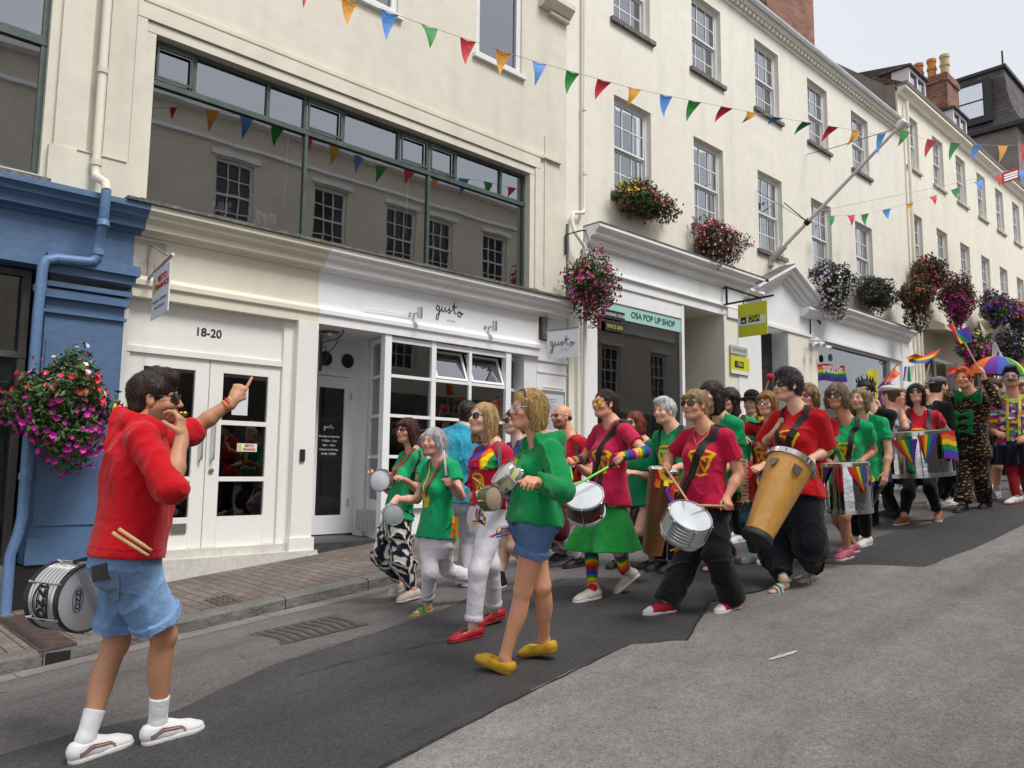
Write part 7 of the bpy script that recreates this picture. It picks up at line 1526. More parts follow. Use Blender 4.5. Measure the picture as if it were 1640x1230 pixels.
o = drum('orange wooden tamborim held by the blonde woman in white jeans', atD(790, 798, D4-.42), nrm(Rh*.75-Fh*.65+V3(0, 0, .05)), .078, .055, mat('tamborim_orange', (.42, .13, .03), .4, var=(15, .3)), mat('tamborim_inner', (.45, .32, .25), .6), mat('tamborim_green', (.07, .16, .06), .4), 6, 'hand drum', 'hand_drum', group='hand drums')
m_rbn = [mat('ribbon_%d' % i, RB[i], .7) for i in range(6)]
def tassel(parent, c, n, L_, seed, w=.012):
    rr = random.Random(seed)
    for k in range(n):
        p = np.asarray(c)+V3(rr.uniform(-.03, .03), rr.uniform(-.03, .03), 0); P = [p+V3(rr.uniform(-.02, .02)*j, rr.uniform(-.02, .02)*j, -L_*j/3*rr.uniform(.8, 1.1)) for j in range(4)]; MB().ribbon(P, [nrm(CAMP-p)]*4, w, .002).build('ribbon', m_rbn[k % 6], parent)
tassel(o, atD(772, 815, D4-.44), 5, .10, 1); tassel(P4['root'], atD(728, 828, D4-.2), 4, .14, 2, .02)
# ---------------- 5 blonde woman, green hooded jacket
D5 = 4.45; tp = atD(800, 706, D5-.42)
P5 = person('p5', 'blonde woman in green hooded jacket, denim shorts and yellow loafers, nearest of the drummers', 157, (853, 838), (866, 711), (845, 658), dict(L=(815, 1080, 762, 1058, .0, .05), R=(886, 1046, 840, 1052, .04, .0)), D=D5+.05, H=1.66, w=.99,
 arms=dict(L=dict(e=(903, 786), w=(858, 772), h=V3(-.75, -.45, .15), n=V3(-.2, .3, -.9), curl=(.5, .55, .6, .6)), R=dict(e=(832, 790), w=(806, 770), tip=tp, h=V3(-.6, -.2, .1))), knees=dict(L=(838, 945), R=(868, 938)),
 head=dict(hair='bob', hc='9a7440', hc2='d8b878', len=.075, f=160, p=6, front=-.45, shades=('clear', 'white'), size=1.0, vol=.004, open=1, lips='b06058', paint=((.02, .05, -.03, -.022, 'd04040'), (.02, .05, -.04, -.031, '4060c0'))),
 top=dict(col='0b8c4a', sleeve=1.88, hood=1, name='hooded_jacket', hem=.0, vneck=.10, open=1, under='0c9a58', fold=.013, loose=.014, logo=(.065, .72, .03, YEL, .22)), bot=dict(kind='shorts', name='denim_shorts', col='5c7aa6', denim=1, fold=.005, r=(.108, .094, 0, .45), waist=.04, cuff=1, inf=.01), shoe=dict(kind='loafer', col='d2a41c', sole='8a6a20'), skin='c9906e', vox=.006)
mb = MB(); P_ = [torso_pt(P5, -4, h, .047) for h in np.linspace(-.06, .5, 12)]; mb.ribbon([p for p, n in P_], [n for p, n in P_], .008, .003); mb.build('zip', mat('zip_green', (.02, .16, .07), .5), P5['root'])
P_ = [torso_pt(P5, 40, .22-.0*i, .047) for i in range(1)]
hb = P5; MB().tube([hb['hl'](.03, .082, .02), hb['hl'](.045, .07, .07), hb['hl'](.05, .03, .118), hb['hl'](.05, -.03, .118), hb['hl'](.045, -.07, .07)], .006, 6).build('hair_band', mat('tortoise', (.10, .07, .06), .2, var=(90, .7)), P5['root'], True)
g = P5['GR']['R'][0]; stick('white beater with black grip held upright above the yellow rimmed tamborim', g+nrm(g-tp)*.06, tp, .008, MATS['nylon_white'], grip=m_black, group='tamborim beaters', cat='beater', name='beater')
o = drum('small tamborim with pale yellow shell held by the woman in green jacket', atD(806, 757, D5-.44), nrm(-Rh*.72-Fh*.25+V3(0, 0, .62)), .078, .062, mat('shell_yellow', (.62, .60, .24), .35, var=(9, .12)), m_headw, m_hoop, 6, 'hand drum', 'hand_drum', group='hand drums')
tassel(P5['root'], atD(806, 845, D5-.25), 6, .05, 4, .008)
# ---------------- 6 bald man
D6 = DG(915, 902)
P6 = person('p6', 'bald man with goatee and glasses in a red t-shirt', 168, (905, 812), (912, 704), (899, 668), dict(L=(938, 905, 908, 910), R=(912, 893, 886, 898)), H=1.72, sex='m', w=1.0, 
 arms=dict(L=dict(e=(946, 762), w=(925, 745)), R=dict(e=(878, 762), w=(897, 752))), head=dict(hair='ring', hc='3a3230', f=172, stubble='3a2820', stub_a=.6, shades=('red', 'red', (.022, .013))), top=dict(col='b81420', sleeve=.6, hem=.02, logo=(-.01, .62, .085, YEL, .08)), bot=dict(kind='trousers', col='c4bcc0', pat=pat_noise(('7a7080', '4a4050'), 60, 4, (.15, .45)), waist=.05, r=(.105, .085, .08, .93)), shoe=dict(kind='trainer', col='141416', sole='dark'), skin='bd8870', vox=.008)
o = thing('shoulder_bag', 'dark red cloth bag hanging between the green jacket and the pink drummer', 'bag', atD(897, 872, D6-.35)); S = SDF(); a = atD(897, 838, D6-.35); S.ell(a, V3(.10, .07, .15), None); S.ell(a-V3(0, 0, .05), V3(.11, .08, .12), None, .03); sdfobj('bag_body', S, .009, m_cloth, o, C('4a0c1c'), folds(3, .01, 22)); MB().ribbon([a+V3(0, 0, .13), atD(915, 770, D6-.30), atD(925, 712, D6-.2)], [nrm(CAMP-a)]*3, .03, .004).build('bag_strap', m_strap, o)
# ---------------- 7, 8 partly hidden people
D7 = 6.9
person('p7', 'person in cyan t-shirt mostly hidden behind the woman with the rainbow scarf', 20, (742, 800), (742, 690), (750, 664), rf(D7, 745, 735), H=1.66, sex='m', D=D7, head=dict(hair='short', hc='1e1614', f=30), top=dict(col='3aa8c8', sleeve=.6, hem=-.05, loose=.02), bot=dict(kind='trousers', col='c8c6cc', waist=.0), shoe=dict(kind='trainer', col='dcdcdc'), vox=.009)
D8 = DG(800, 938)
P8 = person('p8', 'dark haired person in sunglasses and blue jacket between the two blonde women', 165, (826, 820), (832, 712), (823, 676), dict(R=(806, 940, 788, 945), L=(868, 925, 846, 935, .05, 0)), H=1.62, D=D8+.05, head=dict(hair='short', hc='1c1414', f=165, shades=('dark', 'dark', (.026, .021)), wild=.3), top=dict(col='24358c', sleeve=1.8, hem=-.02, pat=pat_cells(('24358c', '24358c', '7a2a8a', 'c03050', '2a6ab0', '1c2a70'), .05, .05, 3), vneck=.02), bot=dict(kind='shorts', col='1c1c22', r=(.1, .09, 0, .6), waist=.02), shoe=dict(kind='hitop', col='1a1a1c', sock=('18181a', .2)), skin='c49a86', vox=.0085)
# ---------------- 9 pink drummer
D9 = DG(950, 958)-.02; t1 = atD(921, 778, D9-.47); t2 = atD(917, 768, D9-.42)
P9 = person('p9', 'woman with mirrored gold sunglasses, pink t-shirt, green skirt and rainbow striped socks', 168, (972, 812), (981, 683), (968, 648), dict(R=(958, 958, 922, 966), L=(1022, 925, 992, 950, .12, .0)), H=1.64, w=1.0, D=D9+.1,
 arms=dict(L=dict(e=(1033, 724), w=(992, 732), tip=t1, h=V3(-.8, -.4, -.1)), R=dict(e=(935, 735), w=(918, 738), tip=t2, h=V3(-.6, -.3, .0))), knees=dict(R=(946, 882), L=(990, 880)),
 head=dict(hair='short', pony=1, hc='2a1a16', hc2='4a3024', f=172, p=6, shades=('gold', 'orange', (.028, .019)), paint=((.03, .045, -.05, -.03, '5a2020'),)), top=dict(col='bf1f4a', sleeve=.6, vneck=.05, hem=.04, loose=.016, flare=.02, logo=(-.04, .55, .10, YEL, .075), warmers=1), bot=dict(kind='skirt', name='green_skirt', col='1f8a3a', len=.33, flare=.13, wave=.028, waist=.06), shoe=dict(kind='hitop', col='d0c8ba', sock=('rainbow', .93)), skin='c49074', vox=.007)
for sd, tt in (('L', t1), ('R', t2)):
    g = P9['GR'][sd][0]; stick('lime green drumstick in the '+('near' if sd == 'L' else 'far')+' hand of the pink drummer', g+nrm(g-tt)*.06, tt, .009, mat('stick_green', (.22, .75, .06), .4), grip=m_black, group='drumsticks')
c9 = atD(935, 793, D9-.42)
dr = drum('round snare drum with white skin and dark lettered shell, carried by the pink drummer', c9, nrm(-Fh*.62+V3(0, 0, .70)-Rh*.14), .145, .17, m_dk, m_head, mat('hoop_white', (.66, .67, .68), .3), 6, group='strapped drums', ribs=0, ref=(0, 0, 1))
nn = nrm(-Fh*.62+V3(0, 0, .70)-Rh*.14); sd_ = nrm((CAMP-c9)-((CAMP-c9)@nn)*nn); rt = nrm(np.cross(nn, sd_)); 
V, Fc = textmesh('DUMV', .07, .001, .003); th = V[:, 0]/.145; rt = rt if rt@Rh > 0 else -rt; Wp = c9-nn*.09+nn*V[:, 1:2]+.147*(np.cos(th)[:, None]*sd_+np.sin(th)[:, None]*rt); place('lettering', Wp, Fc, mat('letter_red', (.5, .1, .09), .5), dr)
strap(P9, [(52, .93, .035), (25, .75, .04), (5, .55, .045), (-30, .3, .045), (-50, .1, .05)], .05, m_strap, 'strap', dr); strap(P9, [(60, .95, .03), (110, .93, .03), (150, .7, .03), (200, .4, .03), (260, .15, .035), (310, .1, .05)], .05, m_strap, 'strap', dr); strap(P9, [(20, .45, .04), (22, .2, .04), (24, -.15, .06)], .035, m_strap, 'strap', dr)
# ---------------- 10 red haired woman
D10 = DG(1035, 910)
P10 = person('p10', 'red haired woman in green t-shirt and dark floral skirt behind the pink drummer', 172, (1030, 808), (1030, 712), (1016, 679), dict(L=(1052, 906, 1024, 912), R=(996, 905, 966, 914)), H=1.56, w=1.05, arms=dict(L=dict(e=(1046, 765), w=(1018, 758))), head=dict(hair='long', hc='5a2014', hc2='94402a', f=172, len=.08, shades=('dark', 'dark')), top=dict(col='0c8c58', sleeve=.6, hem=-.02), bot=dict(kind='skirt', col='2a2024', len=.38, flare=.05, pat=pat_noise(('6a5a48', '8a4a58', '2a2024'), 110, 8, (.2, .45, .6)), waist=.0), shoe=dict(kind='flat', col='2c2a2e', sole='dark'), vox=.0085)
# ---------------- 11 white haired person with a conga
D11 = 7.0
P11 = person('p11', 'person with short white hair, green t-shirt and black shoulder straps', 172, (1078, 790), (1080, 692), (1064, 660), rf(D11, 1085, 1065), H=1.62, sex='m', D=D11, arms=dict(L=dict(e=(1098, 745), w=(1080, 750)), R=dict(e=(1050, 735), w=(1062, 742))), head=dict(hair='short', hc='b8b6b8', hc2='e8e6e6', f=172, vol=.006, quiff=1), top=dict(col='0c9458', sleeve=.5, hem=-.02, vneck=.05, logo=(0, .62, .09, YEL, .10)), bot=dict(kind='trousers', col='22222a', waist=0.0), shoe=dict(kind='trainer', col='26262a', sole='dark'), vox=.0085)
for g_ in (1, -1): strap(P11, [(g_*55, .96, .03), (g_*38, .7, .035), (g_*50, .3, .04)], .04, m_strap, 'bag_strap', P11['root'])
dr = drum('dark wooden conga with rainbow ribbons between the pink and crimson drummers', atD(1063, 752, D11-.55), nrm(V3(0, 0, 1)+Rh*.12-Fh*.15), .125, .70, m_congad, m_headw, m_hoop, 5, 'conga', 'conga', rb=.085, bottom=False, group='congas'); tassel(dr, atD(1077, 762, D11-.65), 8, .2, 7, .03); tassel(dr, atD(1054, 752, D11-.68), 3, .14, 9, .04)
# ---------------- 12 crimson drummer
D12 = DG(1110, 978); t1 = atD(1116, 809, D12-.42); t2 = atD(1102, 803, D12-.38)
P12 = person('p12', 'woman in crimson t-shirt and wide black trousers with red and white shoes', 176, (1126, 812), (1132, 692), (1112, 650), dict(R=(1078, 980, 1034, 986), L=(1180, 974, 1148, 984)), H=1.60, w=1.10, D=D12+.08,
 arms=dict(L=dict(e=(1183, 758), w=(1163, 800), h=V3(-.6, -.6, -.4), tip=t1), R=dict(e=(1070, 735), w=(1070, 748), tip=t2, h=V3(-.7, -.5, .1))), knees=dict(R=(1100, 895), L=(1148, 890)),
 head=dict(hair='short', pony=1, hc='8a7050', hc2='c4aa80', f=178, p=6, shades=('dark', 'dark', (.028, .019)), fringe=1, size=1.04, lips='a05048'), top=dict(col='bc1540', sleeve=.62, vneck=.09, hem=.0, loose=.012, belly=.015, logo=(-.05, .58, .10, YEL, .075), fold=.011), bot=dict(kind='trousers', name='black_trousers', col='101216', r=(.105, .086, .092, 1.04), waist=.03, fold=.009), shoe=dict(kind='trainer', col='b0142c', toe='e0dcd8', sole='white', lace='e6e2e0'), skin='c08a6c', vox=.0065)
for sd, tt in (('L', t1), ('R', t2)):
    g = P12['GR'][sd][0]; stick('pale wooden drumstick in the '+('near' if sd == 'L' else 'far')+' hand of the crimson drummer', g+nrm(g-tt)*.08, tt, .0085, group='drumsticks')
c12 = atD(1106, 826, D12-.40); n12 = nrm(-Fh*.58+V3(0, 0, .72)+Rh*.22)
dr = drum('ribbed steel repinique drum with pale blue grey skin, carried by the crimson drummer', c12, n12, .150, .165, m_alu, m_head, m_hoop, 6, group='strapped drums', ribs=6); strap(P12, [(55, .95, .035), (30, .78, .045), (2, .5, .045), (-28, .22, .05), (-35, .08, .07)], .055, m_strap, 'strap', dr); strap(P12, [(55, .97, .03), (110, .93, .03), (150, .7, .03), (205, .4, .03), (265, .15, .035), (320, .05, .06)], .055, m_strap, 'strap', dr); tassel(dr, c12-n12*.17-V3(0, 0, .02), 5, .10, 3, .012)
for t0 in (40, -40): strap(P12, [(t0, 1.0, .02), (t0*.6, .9, .03), (0, .80, .035)], .006, mat('gold_chain', (.6, .42, .12), .3, .9), 'necklace', P12['root'])
# ---------------- 13-15 behind
D13 = DG(1128, 918)
P13 = person('p13', 'tall dark haired woman in green t-shirt half hidden behind the crimson drummer', 168, (1150, 786), (1156, 674), (1138, 634), dict(L=(1138, 908, 1118, 926), R=(1175, 900, 1150, 912)), H=1.72, D=D13+.05, arms=dict(L=dict(e=(1182, 735), w=(1160, 752))), head=dict(hair='long', hc='1e1210', hc2='3c241c', f=172, len=.13, vol=.01), top=dict(col='0d9058', sleeve=.6, hem=.0), bot=dict(kind='trousers', col='17171d', waist=.03), shoe=dict(kind='sandal', col='2a1c3a', strap='30308a'), vox=.0085)
D14 = 8.2
P14 = person('p14', 'woman with curly black hair and green t-shirt in front of the cream pier', 172, (1182, 770), (1182, 674), (1167, 642), rf(D14, 1190, 1172), H=1.66, D=D14, head=dict(hair='curly', hc='120c0a', hc2='2a1c16', f=176, len=.13, vol=.018, curl=.006, wild=.6, shades=('dark', 'dark')), top=dict(col='0d9058', sleeve=.6, hem=.0, vneck=.08), bot=dict(kind='trousers', col='17171d', waist=.03), vox=.0095)
for g_ in (1, -1): strap(P14, [(g_*50, .96, .03), (g_*30, .7, .035), (g_*40, .3, .04)], .04, m_strap, 'bag_strap', P14['root'])
D15 = 7.1
P15 = person('p15', 'smiling woman with glasses and auburn bob in red t-shirt, arm stretched left', 172, (1228, 792), (1238, 684), (1228, 647), rf(D15, 1240, 1215), H=1.62, D=D15, arms=dict(R=dict(e=(1172, 680), w=(1186, 699), ep=V3(-1, -.2, 0), wp=V3(-.2, -1, 0), curl=(.9, .9, .9, .9)), L=dict(e=(1228, 745), w=(1218, 748))), head=dict(hair='bob', hc='7a5028', hc2='b88848', f=184, len=.06, fringe=1, shades=('clear', 'dark', (.026, .018)), open=1), top=dict(col='c41828', sleeve=.6, hem=-.05, belly=.03, logo=(0, .55, .09, YEL, .085)), bot=dict(kind='trousers', col='1d5a68', waist=-.02), vox=.008)
for g_ in (1, -1): strap(P15, [(g_*55, .96, .03), (g_*42, .7, .04), (g_*50, .2, .05)], .045, m_strap, 'bag_strap', P15['root'])
stick('wooden mallet with round red felt head raised above the woman with glasses', atD(1224, 632, D15+.3), atD(1233, 604, D15+.25), .009, m_wood, ball=(.036, mat('felt_red', (.45, .01, .03), .95, bump=(60, .4))), cat='mallet', name='mallet')
# ---------------- 16 conga player
D16 = DG(1275, 940)
c16 = atD(1267, 740, D16-.42); b16 = atD(1212, 862, D16-.62); n16 = nrm(c16-b16)
P16 = person('p16', 'tall woman with tousled dark hair and red t-shirt playing the orange conga', 172, (1270, 790), (1279, 661), (1261, 619), dict(R=(1262, 944, 1226, 955), L=(1310, 928, 1278, 936)), H=1.72, w=1.08, D=D16+.1,
 arms=dict(L=dict(e=(1325, 722), w=(1299, 735), h=V3(-.8, -.3, -.15), n=V3(.1, .1, -1), curl=(.2, .2, .25, .3), spread=.7), R=dict(e=(1222, 712), w=(1238, 695), h=V3(-.1, -.5, .55), n=V3(-.5, .6, -.2), curl=(.1, .1, .12, .15))), knees=dict(R=(1240, 880), L=(1298, 872)),
 head=dict(hair='short', hc='241f20', hc2='5a5456', f=156, p=4, shades=('dark', 'dark', (.028, .018)), wild=.7, curl=.005, vol=.01, quiff=.6, size=1.02, brow='3a3030', jaw=.94), top=dict(col='c0121c', sleeve=.85, hem=-.02, loose=.016, wide=.025, logo=(-.02, .62, .095, YEL, .075), fold=.011), bot=dict(kind='trousers', name='baggy_trousers', col='12141f', r=(.118, .112, .06, .88), balloon=.094, waist=.0, low=1, fold=.014), shoe=dict(kind='sandal', col='94b8b0', strap='9cc4bc'), skin='d0a48c', vox=.0065)
o = drum('tall orange wooden conga with steel rim, in front of the baggy trousers', c16, n16, .172, .62, m_conga, mat('conga_skin', (.30, .17, .15), .35, var=(9, .2)), m_hoop, 6, 'conga', 'conga', rb=.105, bottom=False, group='congas', hh=.03)
MB().lathe(b16+n16*.03, -n16, [(.108, 0), (.112, .03), (.108, .045), (0, .046)], 32).build('rubber_foot', m_rubberd, o)
sv_ = nrm((CAMP-c16)-((CAMP-c16)@n16)*n16); rt = nrm(np.cross(n16, sv_)); rt = rt if rt@Rh > 0 else -rt
for k, (a_, dz) in enumerate(((-.72, .12), (.35, .12))):
    e = nrm(sv_*math.cos(a_)+rt*math.sin(a_)); p = c16-n16*dz+e*.165; tt = np.cross(n16, e); V = [p-tt*.035+n16*.03, p+tt*.035+n16*.03, p+tt*.03-n16*.01, p-n16*.04, p-tt*.03-n16*.01]; place('lug_plate', V+[v+e*.008 for v in V], [(0, 1, 2, 3, 4)[::-1], (5, 6, 7, 8, 9)]+[(i, (i+1) % 5, 5+(i+1) % 5, 5+i) for i in range(5)], mat('pewter', (.18, .16, .14), .4, .8), o)
for g_ in (1, -1): strap(P16, [(g_*52, .97, .03), (g_*34, .82, .045), (g_*15, .6, .05), (0, .36, .05), (0, .12, .06)], .055, m_strap, 'harness_strap', o)
strap(P16, [(-100, .40, .05), (-60, .42, .055), (0, .38, .055), (60, .42, .055), (100, .44, .05)], .06, m_strap, 'harness_strap', o)
tassel(o, atD(1302, 752, D16-.3), 5, .07, 8, .012)
# ---------------- 17 curly blonde with pink glasses
D17 = 7.3
P17 = person('p17', 'woman with curly brown hair and purple sunglasses behind the conga player', 176, (1300, 780), (1306, 674), (1293, 636), rf(D17, 1310, 1290), H=1.62, D=D17, head=dict(hair='curly', hc='5a3c22', hc2='a07c50', f=178, len=.08, vol=.012, curl=.005, wild=.4, shades=('pink', 'red')), top=dict(col='b81428', sleeve=.6, hem=.0), bot=dict(kind='trousers', col='17171d', waist=.03), vox=.009)
# ---------------- 18 green big drum player
D18 = DG(1350, 895)
P18 = person('p18', 'woman with bob and large black sunglasses in green t-shirt behind a chrome drum', 178, (1352, 782), (1358, 678), (1340, 636), dict(L=(1362, 893, 1338, 900), R=(1372, 884, 1350, 888)), H=1.62, w=1.04, D=D18+.12, arms=dict(L=dict(e=(1398, 722), w=(1380, 738), h=V3(-.8, -.5, -.3), curl=(.25, .3, .35, .4)), R=dict(e=(1318, 730), w=(1330, 742))), head=dict(hair='bob', hc='5c4a38', hc2='a89478', f=182, p=6, len=.06, vol=.012, shades=('dark', 'dark', (.032, .025)), lips='c04858', paint=((.03, .05, -.035, -.02, '5080c0'),)), top=dict(col='0ea060', sleeve=.55, vneck=.10, hem=.02, logo=(-.05, .55, .08, YEL, .10)), bot=dict(kind='shorts', col='141418', r=(.10, .09, 0, .5), waist=.0), shoe=dict(kind='trainer', col='c0607c', sole='white', lace='e8d0d8'), skin='b98264', vox=.0075)
c18 = atD(1353, 743, D18-.35); n18 = nrm(V3(0, 0, 1)-Fh*.02-Rh*.05)
dr = drum('tall chrome drum with rainbow ribbons carried by the green shirted woman', c18, n18, .195, .40, m_chr, m_headw, m_hoop, 8, group='strapped drums', hh=.022)
for g_ in (1, -1): strap(P18, [(g_*52, .97, .03), (g_*38, .75, .04), (g_*35, .3, .045)], .045, m_strap, 'strap', dr)
def cloth_on(parent, c, n, r, a0, a1, h0, h1, seed, name='rainbow_cloth', tri=True, off=.012, flip=False):
    """rainbow cloth hanging against a drum shell between angles a0..a1 (deg; 0 faces the camera, + to its right)"""
    sv = nrm((CAMP-c)-((CAMP-c)@n)*n); rt = nrm(np.cross(n, sv)); rt = rt if rt@Rh > 0 else -rt; M, K = 24, 12; V = []; Fc = []; mi = []
    for i in range(M+1):
        for j in range(K+1):
            u = i/M; v = j/K; 
            if tri: uu = u*(1-v)+(.75 if flip else .25)*v
            else: uu = u
            a = rad(a0+(a1-a0)*uu); e = sv*math.cos(a)+rt*math.sin(a); V.append(c+e*(r+off+.006*math.sin(u*14+v*3+seed))-n*(h0+(h1-h0)*v+.02*math.sin(u*5+seed)*(v > 0)))
    for i in range(M):
        for j in range(K): a = i*(K+1)+j; Fc.append((a, a+K+1, a+K+2, a+1)); mi.append(min(5, int(6*((i+.5)/M*(1-.0)))) if tri else int(6*(j+.5)/K))
    return place(name, V, Fc, None, parent, True, mats=m_rbn, midx=mi)
cloth_on(dr, c18, n18, .195, -78, -30, .02, .20, 1); cloth_on(dr, c18, n18, .195, 5, 52, .02, .24, 2, flip=True)
tassel(dr, atD(1388, 752, D18-.45), 9, .14, 12, .02)
# arms of a green t-shirt player behind
D18b = 7.6
person('p18b', 'person in green t-shirt mostly hidden behind the chrome drum player', 176, (1385, 770), (1386, 672), (1376, 640), rf(D18b, 1392, 1375), H=1.6, D=D18b, head=dict(hair='bob', hc='6a5238', hc2='a08a60', f=178), top=dict(col='0ea060', sleeve=.6, hem=.0), bot=dict(kind='trousers', col='17171d', waist=.03), vox=.0095)
# ---------------- 19 black clothed man with horns
D19 = 8.8
P19 = person('p19', 'man in black with a horned headpiece and round sunglasses', 186, (1396, 760), (1396, 660), (1386, 627), rf(D19, 1402, 1386), H=1.76, sex='m', D=D19, arms=dict(L=dict(e=(1418, 690), w=(1407, 655), h=V3(0, 0, 1), curl=(.9, .9, .9, .9))), head=dict(hair='short', hc='0a0a0c', f=190, shades=('dark', 'dark', (.02, .02)), stubble='1a1412', stub_a=.7, wild=.8, vol=.01), top=dict(col='101014', sleeve=1.6, hem=-.05), bot=dict(kind='trousers', col='0c0c10', waist=.0), shoe=dict(kind='boot', col='0c0c0e', sole='dark'), skin='c49a84', vox=.0095)
hp_ = P19; mb = MB()
for g_ in (1, -1):
    for a_ in (.02, .05, .075): mb.tube([hp_['hl'](.02, g_*a_, .11-.3*a_*a_*8), hp_['hl'](.03, g_*(a_+.01), .165-.4*a_), hp_['hl'](.01, g_*(a_-.004), .20-.5*a_)], [.014, .009, .003], 6)
mb.build('horned_headpiece', m_black, P19['root'], True)
g = P19['GR']['L'][0]; stick('beater with green head held up by the man in black', g-V3(0, 0, .05), g+V3(.03, .03, .24), .008, m_wood, ball=(.035, mat('felt_green', (.03, .2, .08), .9)), cat='beater', name='beater')
# ---------------- 20 white cap
D20 = 9.0
P20 = person('p20', 'person with white flat cap and grey patterned shirt seen from behind', 60, (1432, 745), (1430, 664), (1425, 634), rf(D20, 1440, 1428), H=1.66, sex='m', D=D20, arms=dict(R=dict(e=(1450, 685), w=(1444, 655), h=V3(0, 0, 1))), head=dict(hair='short', hc='5a4030', f=75), top=dict(col='b8b4b8', sleeve=.7, hem=-.05, pat=pat_noise(('5a5868', '8a8898', '33323e'), 70, 12, (.1, .35, .6)), loose=.02), bot=dict(kind='trousers', col='24242c', waist=.0), shoe=dict(kind='boot', col='101012', sole='dark', sock=('d0d0d0', .3)), vox=.0095)
S = SDF(); S.ell(P20['hl'](0, 0, .085), V3(.115, .10, .045), P20['HA']); S.ell(P20['hl'](.08, 0, .06), V3(.06, .07, .014), P20['HA'], .02); sdfobj('flat_cap', S, .009, m_cloth, P20['root'], C('c8c6c6'))
# ---------------- 21 red shirt big drum
D21 = DG(1470, 834)+.02; tb = atD(1389, 634, D21+.1)
P21 = person('p21', 'woman with long dark hair and red t-shirt behind the biggest chrome drum', 192, (1474, 758), (1474, 662), (1467, 631), dict(R=(1452, 838, 1434, 842), L=(1504, 832, 1500, 840)), H=1.60, w=1.0, D=D21+.1,
 arms=dict(R=dict(e=(1433, 696), w=(1405, 662), ep=V3(0, 1, 0), wp=V3(-.3, .3, 0), tip=tb), L=dict(e=(1516, 690), w=(1500, 695), h=V3(-.8, -.3, 0))), head=dict(hair='long', hc='1c100e', hc2='3a221a', f=196, p=14, len=.10, vol=.006, shades=('dark', 'dark', (.032, .024)), lips='b86060'), top=dict(col='c41a30', sleeve=.5, vneck=.08, hem=.0, logo=(.0, .60, .10, YEL, .08)), bot=dict(kind='trousers', col='14161f', r=(.10, .07, .055, .86), waist=.03), shoe=dict(kind='trainer', col='9a6040', sole='white', lace='d8c8b0'), skin='c49278', vox=.0075)
g = P21['GR']['R'][0]; stick('pale beater raised high at left by the woman with the biggest chrome drum', g+nrm(g-tb)*.05, tb, .009, m_wood, cat='beater', name='beater')
c21 = atD(1466, 693, D21-.42); n21 = nrm(V3(0, 0, 1)-Fh*.03-Rh*.08)
dr = drum('biggest chrome surdo drum draped with rainbow flags, carried by the red shirted woman', c21, n21, .33, .45, m_chr, m_headw, m_hoop, 10, group='strapped drums', hh=.03)
for g_ in (1, -1): strap(P21, [(g_*50, .96, .03), (g_*36, .7, .04), (g_*32, .2, .045)], .06, mat('grey_webbing', (.06, .06, .07), .8), 'strap', dr)
cloth_on(dr, c21, n21, .33, -80, -52, .25, .52, 1, tri=False); cloth_on(dr, c21, n21, .33, -42, 2, .06, .32, 2, flip=True); cloth_on(dr, c21, n21, .33, 2, 38, .02, .30, 3); cloth_on(dr, c21, n21, .33, 40, 88, .0, .30, 4, tri=False, off=.04)
mb = MB(); sv = nrm((CAMP-c21)-((CAMP-c21)@n21)*n21); mb.lathe(c21+nrm(sv-Rh*.75)*.328-n21*.18, nrm(sv-Rh*.75), [(0, .004), (.07, .004), (.07, 0)], 20); mb.build('white_emblem', mat('emblem_white', (.6, .58, .62), .5, var=(30, .4)), dr)
# ---------------- 22 grey cap man, 23
D22 = 9.6
P22 = person('p22', 'bearded man with grey cap and black jacket facing right, behind the red shirted drummer', -25, (1498, 730), (1496, 650), (1504, 620), rf(D22, 1490, 1505), H=1.76, sex='m', D=D22, head=dict(hair='short', hc='2a2220', f=-30, stubble='2a201c', stub_a=.6), top=dict(col='15161a', sleeve=1.8, hem=-.05), bot=dict(kind='trousers', col='16161c', waist=.0), shoe=dict(kind='trainer', col='d8d6d4'), vox=.0095)
S = SDF(); S.ell(P22['hl'](-.01, 0, .075), V3(.105, .09, .06), P22['HA'], cuts=[(P22['hl'](0, 0, .045), -P22['HA'][2])]); S.ell(P22['hl'](-.12, 0, .05), V3(.06, .06, .012), P22['HA'], .01); sdfobj('cap', S, .009, m_cloth, P22['root'], C('6c6c70'))
D23 = 9.9
person('p23', 'dark skinned person with short black hair between the grey cap and the orange wig', 185, (1525, 725), (1525, 655), (1521, 634), rf(D23, 1530, 1518), H=1.62, D=D23, head=dict(hair='short', hc='0c0808', f=190, curl=.004), top=dict(col='8a5a48', sleeve=.2, hem=0, vneck=.06), bot=dict(kind='trousers', col='16161c', waist=.03), skin='5a3626', vox=.0095)
